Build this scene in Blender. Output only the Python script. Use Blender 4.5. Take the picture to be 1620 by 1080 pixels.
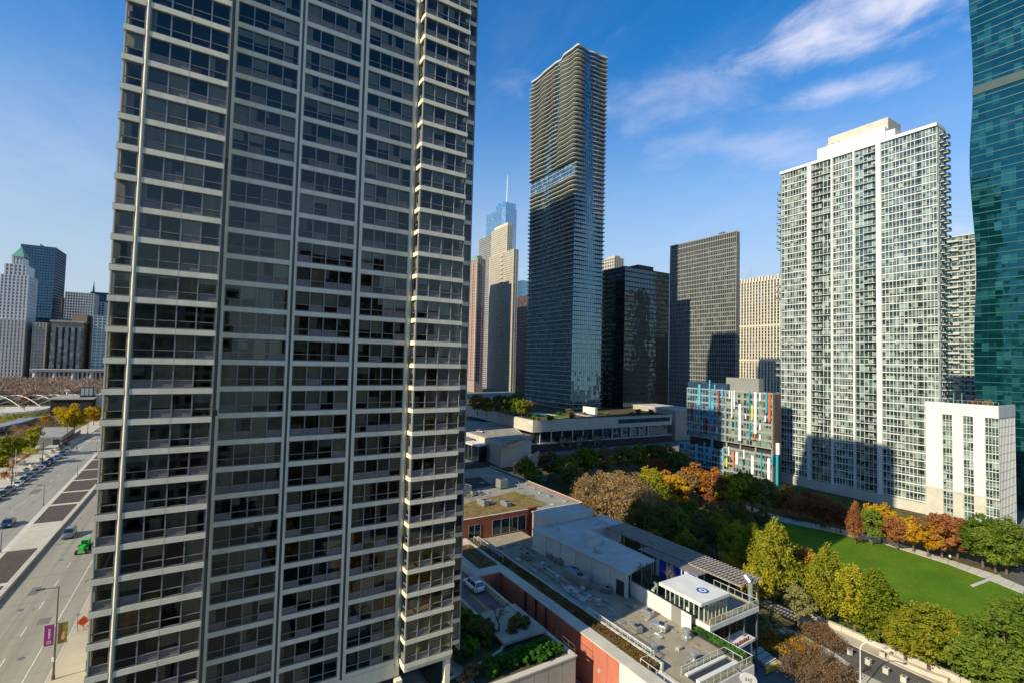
import bpy, bmesh, math, random
import numpy as np
from mathutils import Vector, Matrix, Euler

S = bpy.context.scene
for o in list(bpy.data.objects): bpy.data.objects.remove(o)
COL = S.collection
R = math.radians

# ---------------------------------------------------------------- camera
F_PX, PITCH, ROLL, HEAD, CAMZ = 765.0, R(2.35), R(1.45), R(31.8), 42.0
_d = Vector((-math.cos(HEAD), math.sin(HEAD), 0)); _r = Vector((math.sin(HEAD), math.cos(HEAD), 0)); _z = Vector((0, 0, 1))
FWD = math.cos(PITCH)*_d + math.sin(PITCH)*_z
_u = -math.sin(PITCH)*_d + math.cos(PITCH)*_z
CR = math.cos(ROLL)*_r + math.sin(ROLL)*_u
CU = -math.sin(ROLL)*_r + math.cos(ROLL)*_u
cam = bpy.data.cameras.new('camera'); camo = bpy.data.objects.new('camera', cam); COL.objects.link(camo)
m = Matrix((CR, CU, -FWD)).transposed().to_4x4(); m.translation = (0, 0, CAMZ)
camo.matrix_world = m
cam.sensor_fit = 'HORIZONTAL'; cam.sensor_width = 36.0; cam.lens = 36.0*F_PX/1620.0
cam.clip_start = 0.5; cam.clip_end = 20000
S.camera = camo

# ---------------------------------------------------------------- sky, sun, exposure
SUN_AZ, SUN_EL = R(172.9), R(30.0)          # azimuth clockwise from north (+Y)
w = bpy.data.worlds.new('World'); S.world = w; w.use_nodes = True
nt = w.node_tree; nt.nodes.clear()
N = lambda t: nt.nodes.new(t)
L = nt.links.new
out = N('ShaderNodeOutputWorld'); bg = N('ShaderNodeBackground'); L(bg.outputs[0], out.inputs[0])
sky = N('ShaderNodeTexSky'); sky.sky_type = 'NISHITA'; sky.sun_disc = False
sky.sun_elevation = SUN_EL; sky.sun_rotation = SUN_AZ
sky.altitude = 200; sky.air_density = 1.0; sky.dust_density = 0.12; sky.ozone_density = 3.0
bg.inputs['Strength'].default_value = 0.114
tc = N('ShaderNodeTexCoord'); sep = N('ShaderNodeSeparateXYZ'); L(tc.outputs['Generated'], sep.inputs[0])
def mth(op, a, b=None, c=None, clamp=False):
    n = N('ShaderNodeMath'); n.operation = op; n.use_clamp = clamp
    for i, v in enumerate((a, b, c)):
        if v is None: continue
        if isinstance(v, (int, float)): n.inputs[i].default_value = v
        else: L(v, n.inputs[i])
    return n.outputs[0]
zc = mth('ADD', mth('MAXIMUM', sep.outputs[2], 0.0), 0.12)
cx = mth('DIVIDE', sep.outputs[0], zc); cy = mth('DIVIDE', sep.outputs[1], zc)
cmb = N('ShaderNodeCombineXYZ'); L(cx, cmb.inputs[0]); L(cy, cmb.inputs[1])
def cloud(scale, detail, lo, hi, off, rough=0.6, sx=1.0):
    mp = N('ShaderNodeMapping'); mp.inputs['Location'].default_value = off; mp.inputs['Scale'].default_value = (sx, 1, 1)
    mp.inputs['Rotation'].default_value = (0, 0, R(35))
    L(cmb.outputs[0], mp.inputs[0])
    nz = N('ShaderNodeTexNoise'); nz.inputs['Scale'].default_value = scale; nz.inputs['Detail'].default_value = detail
    nz.inputs['Roughness'].default_value = rough; nz.inputs['Distortion'].default_value = 0.35
    L(mp.outputs[0], nz.inputs['Vector'])
    mr = N('ShaderNodeMapRange'); mr.inputs['From Min'].default_value = lo; mr.inputs['From Max'].default_value = hi
    mr.interpolation_type = 'SMOOTHSTEP'; L(nz.outputs[0], mr.inputs[0])
    return mr.outputs[0]
nzf = cloud(6.0, 11, 0.0, 1.0, (3.1, 1.7, 0.0), 0.6, 0.8)
nzc = cloud(2.6, 6, 0.25, 0.75, (1.3, 4.2, 0.0), 0.5, 0.9)
wisp = cloud(3.0, 12, 0.42, 0.95, (5.3, 9.2, 0.0), 0.66, 0.3)
def bank(c, r, ang, gain):
    mp = N('ShaderNodeMapping'); mp.vector_type = 'TEXTURE'; mp.inputs['Location'].default_value = (c[0], c[1], 0); mp.inputs['Rotation'].default_value = (0, 0, R(ang)); mp.inputs['Scale'].default_value = (r[0], r[1], 1)
    L(cmb.outputs[0], mp.inputs[0]); ln = N('ShaderNodeVectorMath'); ln.operation = 'LENGTH'; L(mp.outputs[0], ln.inputs[0])
    f = mth('SUBTRACT', 1.0, ln.outputs['Value']); f = mth('ADD', f, mth('MULTIPLY', mth('SUBTRACT', nzf, 0.5), 1.4)); f = mth('ADD', f, mth('MULTIPLY', mth('SUBTRACT', nzc, 0.5), 0.8))
    mr = N('ShaderNodeMapRange'); mr.interpolation_type = 'SMOOTHSTEP'; mr.inputs['From Min'].default_value = 0.0; mr.inputs['From Max'].default_value = 1.5; mr.inputs['To Max'].default_value = gain; L(f, mr.inputs[0]); return mr.outputs[0]
banks = [((-0.50, 1.24), (0.34, 0.165), 24, 0.95), ((-0.63, 1.49), (0.24, 0.095), 24, 0.62), ((-1.02, 1.08), (0.40, 0.26), 60, 0.30), ((-0.98, 1.55), (0.5, 0.2), 60, 0.25), ((-2.3, -0.5), (0.8, 0.5), 20, 0.08), ((1.4, 1.6), (0.7, 0.3), 10, 0.6), ((0.6, -1.8), (0.9, 0.4), 40, 0.4), ((-0.75, 2.9), (0.6, 0.25), 30, 0.3)]
cf = mth('MULTIPLY', wisp, 0.10)
for bk in banks: cf = mth('MAXIMUM', cf, bank(*bk))
hz = mth('MULTIPLY_ADD', sep.outputs[2], 6.0, 0.25, clamp=True)
cf = mth('MULTIPLY', cf, hz)
hs = N('ShaderNodeHueSaturation'); hs.inputs['Hue'].default_value = 0.502; hs.inputs['Saturation'].default_value = 1.36; hs.inputs['Value'].default_value = 0.86
L(sky.outputs[0], hs.inputs['Color'])
mx = N('ShaderNodeMix'); mx.data_type = 'RGBA'
hr_ = N('ShaderNodeMapRange'); hr_.interpolation_type = 'SMOOTHSTEP'; hr_.inputs['From Min'].default_value = 0.03; hr_.inputs['From Max'].default_value = 0.56; hr_.inputs['To Min'].default_value = 0.92; hr_.inputs['To Max'].default_value = 0.0; L(sep.outputs[2], hr_.inputs[0]); hf = hr_.outputs[0]
hm = N('ShaderNodeMix'); hm.data_type = 'RGBA'; L(hf, hm.inputs[0]); L(hs.outputs[0], hm.inputs[6]); hm.inputs[7].default_value = (2.15, 2.55, 2.95, 1)   # even haze towards the horizon
L(cf, mx.inputs[0]); L(hm.outputs[2], mx.inputs[6]); mx.inputs[7].default_value = (4.6, 4.4, 4.75, 1)
L(mx.outputs[2], bg.inputs['Color'])

sl = bpy.data.lights.new('sun', 'SUN'); slo = bpy.data.objects.new('sun', sl); COL.objects.link(slo)
sl.energy = 3.0; sl.angle = R(0.5); sl.color = (1.0, 0.895, 0.68)
sv = Vector((math.sin(SUN_AZ)*math.cos(SUN_EL), math.cos(SUN_AZ)*math.cos(SUN_EL), math.sin(SUN_EL)))
slo.rotation_euler = sv.to_track_quat('Z', 'Y').to_euler(); slo.location = (0, -200, 300)
S.view_settings.view_transform = 'Standard'; S.view_settings.look = 'None'
S.view_settings.gamma = 1.0; S.view_settings.use_curve_mapping = False
S.view_settings.exposure = 1.06
S.render.engine = 'CYCLES'
S.cycles.max_bounces = 8; S.cycles.transparent_max_bounces = 12; S.cycles.diffuse_bounces = 3; S.cycles.glossy_bounces = 3
S.cycles.caustics_reflective = False; S.cycles.caustics_refractive = False

# ---------------------------------------------------------------- pixel -> place helpers (direction only; distance from a known plane)
CAM = Vector((0, 0, CAMZ))
def ray(px, py): return (px-810)/F_PX*CR - (py-540)/F_PX*CU + FWD
def P(px, py, z): v = ray(px, py); return CAM + v*((z-CAMZ)/v.z)
def PX(px, py, x): v = ray(px, py); return CAM + v*(x/v.x)
def PY(px, py, y): v = ray(px, py); return CAM + v*(y/v.y)

# ---------------------------------------------------------------- mesh helpers
class MB:
    def __init__(s): s.v = []; s.f = []; s.m = []
    def add(s, vs, fs, mi=0):
        b = len(s.v); s.v += [tuple(p) for p in vs]; s.f += [tuple(b+i for i in f) for f in fs]; s.m += [mi]*len(fs); return s
    def box(s, x0, x1, y0, y1, z0, z1, mi=0):
        if x1 < x0: x0, x1 = x1, x0
        if y1 < y0: y0, y1 = y1, y0
        if z1 < z0: z0, z1 = z1, z0
        return s.add([(x0,y0,z0),(x1,y0,z0),(x1,y1,z0),(x0,y1,z0),(x0,y0,z1),(x1,y0,z1),(x1,y1,z1),(x0,y1,z1)],
                     [(0,3,2,1),(4,5,6,7),(0,1,5,4),(1,2,6,5),(2,3,7,6),(3,0,4,7)], mi)
    def obox(s, c, sx, sy, z0, z1, a=0, mi=0, taper=1.0):
        ca, sa = math.cos(a), math.sin(a); vs = []
        for z, t in ((z0, 1), (z1, taper)):
            for dx, dy in ((-1,-1),(1,-1),(1,1),(-1,1)):
                x, y = dx*sx/2*t, dy*sy/2*t; vs.append((c[0]+x*ca-y*sa, c[1]+x*sa+y*ca, z))
        return s.add(vs, [(0,3,2,1),(4,5,6,7),(0,1,5,4),(1,2,6,5),(2,3,7,6),(3,0,4,7)], mi)
    def prism(s, poly, z0, z1, mi=0, cap=True):
        n = len(poly)
        a = sum(poly[i][0]*poly[(i+1)%n][1]-poly[(i+1)%n][0]*poly[i][1] for i in range(n))
        if a < 0: poly = poly[::-1]
        vs = [(p[0], p[1], z0) for p in poly]+[(p[0], p[1], z1) for p in poly]
        fs = [(i, (i+1)%n, n+(i+1)%n, n+i) for i in range(n)]
        if cap: fs += [tuple(range(n))[::-1], tuple(range(n, 2*n))]
        return s.add(vs, fs, mi)
    def tube(s, p, q, r0, r1=None, n=6, mi=0, cap=True):
        p, q = Vector(p), Vector(q); r1 = r0 if r1 is None else r1
        d = (q-p)
        if d.length < 1e-6: return s
        d.normalize(); a = d.orthogonal().normalized(); b = d.cross(a); vs = []
        for c, r in ((p, r0), (q, r1)):
            for i in range(n):
                t = 2*math.pi*i/n; vs.append(c+(a*math.cos(t)+b*math.sin(t))*r)
        fs = [(i, (i+1)%n, n+(i+1)%n, n+i) for i in range(n)]
        if cap: fs += [tuple(range(n))[::-1], tuple(range(n, 2*n))]
        return s.add(vs, fs, mi)
    def lathe(s, c, prof, n=10, mi=0):
        vs = []; k = len(prof)
        for r, z in prof:
            for i in range(n):
                t = 2*math.pi*i/n; vs.append((c[0]+r*math.cos(t), c[1]+r*math.sin(t), c[2]+z))
        fs = [(j*n+i, j*n+(i+1)%n, (j+1)*n+(i+1)%n, (j+1)*n+i) for j in range(k-1) for i in range(n)]
        fs += [tuple(range(n))[::-1], tuple(range((k-1)*n, k*n))]
        return s.add(vs, fs, mi)
    def quad(s, a, b, c, d, mi=0): return s.add([a, b, c, d], [(0, 1, 2, 3)], mi)
    def mesh(s, name, mats):
        me = bpy.data.meshes.new(name); me.from_pydata(s.v, [], s.f)
        mats = mats if isinstance(mats, (list, tuple)) else [mats]
        for mt in mats: me.materials.append(mt)
        if len(mats) > 1: me.polygons.foreach_set('material_index', s.m)
        me.update(); return me
    def build(s, name, mats, parent=None, loc=None, smooth=False, **kw):
        me = s.mesh(name, mats)
        if smooth: me.polygons.foreach_set('use_smooth', [True]*len(me.polygons))
        return link(name, me, parent, loc, **kw)

def link(name, me, parent=None, loc=None, rz=0, label=None, cat=None, group=None, kind=None):
    o = bpy.data.objects.new(name, me); COL.objects.link(o)
    if loc is not None: o.location = loc
    if rz: o.rotation_euler[2] = rz
    if parent is not None: o.parent = parent
    if label: o['label'] = label
    if cat: o['category'] = cat
    if group: o['group'] = group
    if kind: o['kind'] = kind
    return o
def thing(name, label, cat, loc=(0,0,0), rz=0, group=None): return link(name, None, None, loc, rz, label, cat, group)
def struct(name, mb, mat, parent=None):
    return mb.build(name, mat, parent, kind=None if parent else 'structure')
def copy_tree(o, loc, rz=0, label=None, group=None, scale=None, parent=None, mats=None):
    c = o.copy(); COL.objects.link(c)
    if parent is None:
        c.location = loc; c.rotation_euler = (0, 0, rz)
        if scale: c.scale = scale if isinstance(scale, (tuple, list)) else (scale,)*3
        if label: c['label'] = label
        if group: c['group'] = group
    else: c.parent = parent
    if mats and o.name.split('.')[0] in mats:
        mm = mats[o.name.split('.')[0]]
        for i, sl_ in enumerate(c.material_slots):
            if i == 0: sl_.link = 'OBJECT'; sl_.material = mm
    for ch in o.children: copy_tree(ch, None, parent=c, mats=mats)
    return c
def fast_mesh(name, V, Fc, mat):
    """V (n,3) array, Fc (m,k) array"""
    me = bpy.data.meshes.new(name); k = Fc.shape[1]
    me.vertices.add(len(V)); me.vertices.foreach_set('co', np.asarray(V, np.float32).ravel())
    me.loops.add(Fc.size); me.loops.foreach_set('vertex_index', Fc.astype(np.int32).ravel())
    me.polygons.add(len(Fc)); me.polygons.foreach_set('loop_start', np.arange(0, Fc.size, k, dtype=np.int32))
    me.polygons.foreach_set('loop_total', np.full(len(Fc), k, np.int32))
    me.update(calc_edges=True); me.materials.append(mat); return me

# ---------------------------------------------------------------- materials
def mat(name, col, rough=0.8, var=0.18, scale=0.6, bump=0.0, metal=0.0, spec=0.4, col2=None, fine=True, streak=0.0):
    m = bpy.data.materials.new(name); m.use_nodes = True; t = m.node_tree; b = t.nodes['Principled BSDF']
    b.inputs['Roughness'].default_value = rough; b.inputs['Metallic'].default_value = metal
    b.inputs['Specular IOR Level'].default_value = spec
    c = tuple(col)+(1,)
    if var <= 0 and not col2: b.inputs['Base Color'].default_value = c; return m
    g = t.nodes.new('ShaderNodeNewGeometry'); n = t.nodes.new('ShaderNodeTexNoise')
    n.inputs['Scale'].default_value = scale; n.inputs['Detail'].default_value = 8; n.inputs['Roughness'].default_value = 0.65
    if streak:
        mp = t.nodes.new('ShaderNodeMapping'); mp.inputs['Scale'].default_value = streak if isinstance(streak, tuple) else (1, 1, streak)
        t.links.new(g.outputs['Position'], mp.inputs[0]); t.links.new(mp.outputs[0], n.inputs['Vector'])
    else: t.links.new(g.outputs['Position'], n.inputs['Vector'])
    r = t.nodes.new('ShaderNodeValToRGB'); e = r.color_ramp.elements
    e[0].position = 0.3; e[1].position = 0.72
    a = col2 if col2 else tuple(x*(1-var) for x in col)
    d = col if col2 else tuple(min(1, x*(1+var)) for x in col)
    e[0].color = tuple(a)+(1,); e[1].color = tuple(d)+(1,)
    t.links.new(n.outputs[0], r.inputs[0]); t.links.new(r.outputs[0], b.inputs['Base Color'])
    if bump:
        bp = t.nodes.new('ShaderNodeBump'); bp.inputs['Strength'].default_value = bump; bp.inputs['Distance'].default_value = 0.1
        t.links.new(n.outputs[0], bp.inputs['Height']); t.links.new(bp.outputs[0], b.inputs['Normal'])
    return m

def glass_far(name, dark, light=None, cell=(1.5, 1.5, 3.0), frac=0.25, refl=0.35, tint=(0.8, 0.9, 1.0), rough=0.03, wob=0.015, off=(0.13, 0.21, 0.17)):
    """Coated facade glass: dark room or pale blind behind each pane, mirror-like coat in front."""
    m = bpy.data.materials.new(name); m.use_nodes = True; t = m.node_tree; t.nodes.clear(); k = t.links.new
    o = t.nodes.new('ShaderNodeOutputMaterial'); mixs = t.nodes.new('ShaderNodeMixShader'); k(mixs.outputs[0], o.inputs[0])
    df = t.nodes.new('ShaderNodeBsdfDiffuse'); gl = t.nodes.new('ShaderNodeBsdfGlossy'); gl.inputs['Roughness'].default_value = rough
    gl.inputs['Color'].default_value = tuple(tint)+(1,)
    g = t.nodes.new('ShaderNodeNewGeometry')
    ad = t.nodes.new('ShaderNodeVectorMath'); ad.operation = 'ADD'; ad.inputs[1].default_value = off; k(g.outputs['Position'], ad.inputs[0])
    dv = t.nodes.new('ShaderNodeVectorMath'); dv.operation = 'DIVIDE'; dv.inputs[1].default_value = cell; k(ad.outputs[0], dv.inputs[0])
    fl = t.nodes.new('ShaderNodeVectorMath'); fl.operation = 'FLOOR'; k(dv.outputs[0], fl.inputs[0])
    wn = t.nodes.new('ShaderNodeTexWhiteNoise'); wn.noise_dimensions = '3D'; k(fl.outputs[0], wn.inputs['Vector'])
    rp = t.nodes.new('ShaderNodeValToRGB'); rp.color_ramp.interpolation = 'LINEAR'; e = rp.color_ramp.elements
    light = light or tuple(min(1, c*4+0.05) for c in dark)
    e[0].position = 0.0; e[0].color = tuple(c*0.6 for c in dark)+(1,); e[1].position = 1.0; e[1].color = tuple(light)+(1,)
    x = e.new(max(0.05, 1-frac-0.12)); x.color = tuple(dark)+(1,)
    k(wn.outputs['Value'], rp.inputs[0]); k(rp.outputs[0], df.inputs['Color'])
    # slight tilt of every pane
    mu = t.nodes.new('ShaderNodeVectorMath'); mu.operation = 'MULTIPLY_ADD'; mu.inputs[1].default_value = (wob,)*3; mu.inputs[2].default_value = (-wob/2,)*3
    k(wn.outputs['Color'], mu.inputs[0])
    nz = t.nodes.new('ShaderNodeTexNoise'); nz.inputs['Scale'].default_value = 0.35; k(g.outputs['Position'], nz.inputs['Vector'])
    m2 = t.nodes.new('ShaderNodeVectorMath'); m2.operation = 'MULTIPLY_ADD'; m2.inputs[1].default_value = (wob*1.2,)*3; k(nz.outputs['Color'], m2.inputs[0]); k(mu.outputs[0], m2.inputs[2])
    an = t.nodes.new('ShaderNodeVectorMath'); an.operation = 'ADD'; k(g.outputs['Normal'], an.inputs[0]); k(m2.outputs[0], an.inputs[1])
    nn = t.nodes.new('ShaderNodeVectorMath'); nn.operation = 'NORMALIZE'; k(an.outputs[0], nn.inputs[0]); k(nn.outputs[0], gl.inputs['Normal'])
    fr = t.nodes.new('ShaderNodeFresnel'); fr.inputs[0].default_value = 1.5
    ma = t.nodes.new('ShaderNodeMath'); ma.operation = 'MULTIPLY_ADD'; ma.inputs[1].default_value = 1.0-refl; ma.inputs[2].default_value = refl; ma.use_clamp = True
    k(fr.outputs[0], ma.inputs[0]); k(ma.outputs[0], mixs.inputs[0]); k(df.outputs[0], mixs.inputs[1]); k(gl.outputs[0], mixs.inputs[2])
    return m

def glass_clear(name, tint=(0.6, 0.66, 0.66), refl=0.12, rough=0.01):
    m = bpy.data.materials.new(name); m.use_nodes = True; t = m.node_tree; t.nodes.clear(); k = t.links.new
    o = t.nodes.new('ShaderNodeOutputMaterial'); mixs = t.nodes.new('ShaderNodeMixShader'); k(mixs.outputs[0], o.inputs[0])
    tr = t.nodes.new('ShaderNodeBsdfTransparent'); tr.inputs[0].default_value = tuple(tint)+(1,)
    gl = t.nodes.new('ShaderNodeBsdfGlossy'); gl.inputs['Roughness'].default_value = rough; gl.inputs['Color'].default_value = (0.82, 0.95, 0.92, 1)
    fr = t.nodes.new('ShaderNodeFresnel'); fr.inputs[0].default_value = 1.52
    ma = t.nodes.new('ShaderNodeMath'); ma.operation = 'MULTIPLY_ADD'; ma.inputs[1].default_value = 1.0; ma.inputs[2].default_value = refl; ma.use_clamp = True
    k(fr.outputs[0], ma.inputs[0]); k(ma.outputs[0], mixs.inputs[0]); k(tr.outputs[0], mixs.inputs[1]); k(gl.outputs[0], mixs.inputs[2])
    return m

def leafmat(name, c1, c2, scale=0.5, trans=0.3):
    m = bpy.data.materials.new(name); m.use_nodes = True; t = m.node_tree; t.nodes.clear(); k = t.links.new
    o = t.nodes.new('ShaderNodeOutputMaterial'); mixs = t.nodes.new('ShaderNodeMixShader'); mixs.inputs[0].default_value = trans
    df = t.nodes.new('ShaderNodeBsdfDiffuse'); tl = t.nodes.new('ShaderNodeBsdfTranslucent')
    g = t.nodes.new('ShaderNodeNewGeometry'); n = t.nodes.new('ShaderNodeTexNoise'); n.inputs['Scale'].default_value = scale; n.inputs['Detail'].default_value = 4
    k(g.outputs['Position'], n.inputs['Vector'])
    oi = t.nodes.new('ShaderNodeObjectInfo')
    a = t.nodes.new('ShaderNodeMath'); a.operation = 'MULTIPLY_ADD'; a.inputs[1].default_value = 0.35; k(oi.outputs['Random'], a.inputs[0]); k(n.outputs[0], a.inputs[2])
    b = t.nodes.new('ShaderNodeMath'); b.operation = 'SUBTRACT'; b.inputs[1].default_value = 0.17; k(a.outputs[0], b.inputs[0])
    rp = t.nodes.new('ShaderNodeValToRGB'); e = rp.color_ramp.elements
    e[0].position = 0.33; e[0].color = tuple(c1)+(1,); e[1].position = 0.67; e[1].color = tuple(c2)+(1,)
    k(b.outputs[0], rp.inputs[0]); k(rp.outputs[0], df.inputs[0]); k(rp.outputs[0], tl.inputs[0])
    k(df.outputs[0], mixs.inputs[1]); k(tl.outputs[0], mixs.inputs[2]); k(mixs.outputs[0], o.inputs[0])
    return m

T = {}
T['concrete'] = mat('concrete', (0.37, 0.345, 0.285), 0.85, 0.2, 0.35, 0.1)
T['pale_concrete'] = mat('pale_concrete', (0.52, 0.485, 0.395), 0.85, 0.16, 0.3, 0.08)
T['cream'] = mat('cream_panel', (0.66, 0.60, 0.47), 0.7, 0.12, 0.5, 0.05, streak=0.3)
T['white_paint'] = mat('white_paint', (0.67, 0.665, 0.61), 0.6, 0.13, 0.35, streak=0.22)
T['dark_metal'] = mat('dark_metal', (0.035, 0.037, 0.04), 0.45, 0.2, 2.0)
T['bronze'] = mat('bronze_aluminium', (0.16, 0.16, 0.155), 0.4, 0.15, 1.0, metal=0.3)
T['steel'] = mat('galvanised_steel', (0.55, 0.56, 0.57), 0.35, 0.2, 1.5, metal=0.7)
T['road'] = mat('concrete_road', (0.27, 0.255, 0.215), 0.9, 0.18, 0.5, 0.05, streak=(0.06, 1.0, 1.0))
T['asphalt'] = mat('asphalt', (0.10, 0.096, 0.088), 0.9, 0.25, 0.3, 0.1)
T['paving'] = mat('paving', (0.47, 0.42, 0.33), 0.9, 0.15, 0.3, 0.05)
T['mulch'] = mat('mulch', (0.075, 0.056, 0.046), 0.95, 0.35, 1.2, 0.5)
T['brick'] = mat('red_brick', (0.36, 0.115, 0.065), 0.85, 0.2, 0.6, 0.1)
T['line_paint'] = mat('road_paint', (0.62, 0.60, 0.52), 0.8, 0.3, 1.5)
T['yellow_paint'] = mat('yellow_paint', (0.62, 0.42, 0.03), 0.8, 0.25, 1.5)
T['roof_white'] = mat('white_membrane', (0.60, 0.58, 0.52), 0.75, 0.12, 0.22, col2=(0.42, 0.405, 0.36))
T['roof_grey'] = mat('grey_membrane', (0.36, 0.335, 0.285), 0.85, 0.2, 0.2, col2=(0.22, 0.205, 0.175))
T['deck'] = mat('roof_deck', (0.40, 0.34, 0.235), 0.9, 0.2, 0.35, 0.05, col2=(0.25, 0.215, 0.155))
T['sedum'] = mat('sedum_roof', (0.26, 0.20, 0.06), 0.95, 0.3, 0.7, 0.6, col2=(0.16, 0.105, 0.04))
T['grass'] = mat('lawn_grass', (0.125, 0.22, 0.012), 0.9, 0.25, 0.09, 0.3, col2=(0.055, 0.135, 0.008), spec=0.1, streak=(1.0, 0.45, 1.0))
def _lawn(m):   # mottled turf: fine tufts and drier patches over the broad variation
    t = m.node_tree; b = t.nodes['Principled BSDF']; g = t.nodes.new('ShaderNodeNewGeometry'); src = b.inputs['Base Color'].links[0].from_socket
    for sc, c_, lo, hi, amt in ((1.6, (0.045, 0.11, 0.008, 1), 0.45, 0.7, 0.55), (0.22, (0.19, 0.21, 0.03, 1), 0.56, 0.78, 0.5)):
        n = t.nodes.new('ShaderNodeTexNoise'); n.inputs['Scale'].default_value = sc; n.inputs['Detail'].default_value = 10; n.inputs['Roughness'].default_value = 0.75; t.links.new(g.outputs['Position'], n.inputs['Vector'])
        r = t.nodes.new('ShaderNodeMapRange'); r.inputs['From Min'].default_value = lo; r.inputs['From Max'].default_value = hi; r.inputs['To Max'].default_value = amt; t.links.new(n.outputs[0], r.inputs[0])
        x = t.nodes.new('ShaderNodeMix'); x.data_type = 'RGBA'; t.links.new(r.outputs[0], x.inputs[0]); t.links.new(src, x.inputs[6]); x.inputs[7].default_value = c_; src = x.outputs[2]
    t.links.new(src, b.inputs['Base Color'])
_lawn(T['grass'])
T['soil'] = mat('planting_bed', (0.10, 0.085, 0.045), 0.95, 0.4, 0.5, 0.4, spec=0.1)
T['bark'] = mat('bark', (0.13, 0.10, 0.075), 0.9, 0.25, 3.0, 0.3)
T['bark_pale'] = mat('bark_pale', (0.30, 0.22, 0.15), 0.9, 0.25, 3.0)
T['ground'] = mat('city_ground', (0.17, 0.165, 0.155), 0.9, 0.25, 0.02)
T['tyre'] = mat('tyre_rubber', (0.02, 0.02, 0.02), 0.8, 0)
T['car_glass'] = mat('car_glass', (0.015, 0.018, 0.02), 0.05, 0, spec=1.0)
T['lamp_white'] = mat('lamp_lens', (0.8, 0.8, 0.78), 0.3, 0)
T['red_lens'] = mat('red_lens', (0.5, 0.02, 0.01), 0.3, 0)
# ================================================================ big apartment tower in front
rng = random.Random(7)
T['spandrel'] = mat('precast_spandrel', (0.80, 0.745, 0.545), 0.75, 0.13, 0.9, 0.04, streak=0.25)
T['mullion'] = mat('window_aluminium', (0.27, 0.27, 0.255), 0.45, 0.1, 1.0, metal=0.2)
T['pane'] = glass_clear('window_glass', (0.76, 0.78, 0.70), 0.012)
T['room'] = mat('room_plaster', (0.52, 0.40, 0.25), 0.9, 0.5, 0.25)
T['room_floor'] = mat('room_floor', (0.16, 0.11, 0.07), 0.7, 0.4, 0.3)
T['blind'] = mat('blind_fabric', (0.46, 0.45, 0.40), 0.9, 0.12, 0.4)
T['curtain'] = mat('curtain_fabric', (0.44, 0.37, 0.26), 0.9, 0.3, 2.0, streak=0.02)
T['blind2'] = mat('blind_cream', (0.58, 0.52, 0.40), 0.9, 0.1, 0.4); T['blind3'] = mat('blind_slate', (0.20, 0.21, 0.20), 0.9, 0.15, 0.4)
T['vent'] = mat('vent_panel', (0.21, 0.185, 0.165), 0.6, 0.2, 2.0)
TW = thing('apartment_tower', 'tall cream banded apartment tower with projecting window bays beside the wide street', 'building', (-72, 10, 0.6))
def tl(o):   # parts of the tower are authored in world coordinates
    o.parent = TW; o.location = Vector(o.location)-Vector(TW.location); return o
FH, SPH = 2.70, 0.54
KS = list(range(-13, 19))
Z0 = 41.5
COLS = [('E', -54.2, -7.75, -6.38, 1), ('E', -54.2, -6.02, 0.19, 4), ('E', -57.0, 0.88, 6.73, 4), ('E', -57.0, 7.48, 13.43, 4),
        ('E', -57.0, 14.35, 19.95, 4), ('S', 20.66, -56.9, -55.5, 1), ('E', -55.4, 20.66, 26.75, 4), ('E', -57.0, 26.86, 28.45, 1)]
def fbox(mb, c, a0, a1, d0, d1, z0, z1, mi=0):
    """box on a facade column: a along the wall, d outward from its face"""
    if c[0] == 'E': mb.box(c[1]+d0, c[1]+d1, a0, a1, z0, z1, mi)
    else: mb.box(a0, a1, c[1]-d1, c[1]-d0, z0, z1, mi)
span_me, frame_me, pane_me = [], [], []
for ci, c in enumerate(COLS):
    a0, a1, n = c[2], c[3], c[4]
    e0 = a0-(0.18 if ci in (0,) else 0.03); e1 = a1+(0.0 if ci in (5,) else 0.03)
    b = MB(); fbox(b, c, e0, e1, -0.42, 0.10 if ci in (1, 6, 0, 5) else 0.03, -SPH, -0.035)
    fbox(b, c, e0+0.02, e1-0.02, -0.30, 0.06 if ci in (1, 6, 0, 5) else 0.0, -0.035, 0.02, 1)
    if ci in (1, 6): fbox(b, c, (a0+a1)/2-0.006, (a0+a1)/2+0.006, -0.2, 0.104, -SPH+0.02, -0.05, 1)
    span_me.append(b.mesh('spandrel', [T['spandrel'], T['bronze']]))
    b = MB(); wdt = (a1-a0)/n; top = FH-SPH
    for j in range(n+1):
        t = 0.055; x = a0+wdt*j; x0, x1 = max(a0, x-t), min(a1, x+t)
        if j in (0, n): x0, x1 = (a0, a0+0.07) if j == 0 else (a1-0.07, a1)
        fbox(b, c, x0, x1, -0.22, -0.02, 0.02, top-0.002)
    fbox(b, c, a0+0.07, a1-0.07, -0.20, -0.05, 0.68, 0.745); fbox(b, c, a0+0.07, a1-0.07, -0.20, -0.05, 0.02, 0.075); fbox(b, c, a0+0.07, a1-0.07, -0.20, -0.05, top-0.07, top-0.003)
    frame_me.append(b.mesh('window_frame', [T['mullion']]))
    for k in KS:
        z = Z0+FH*k
        tl(link('spandrel', span_me[ci], None, (0, 0, z))); tl(link('window_frame', frame_me[ci], None, (0, 0, z)))
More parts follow.
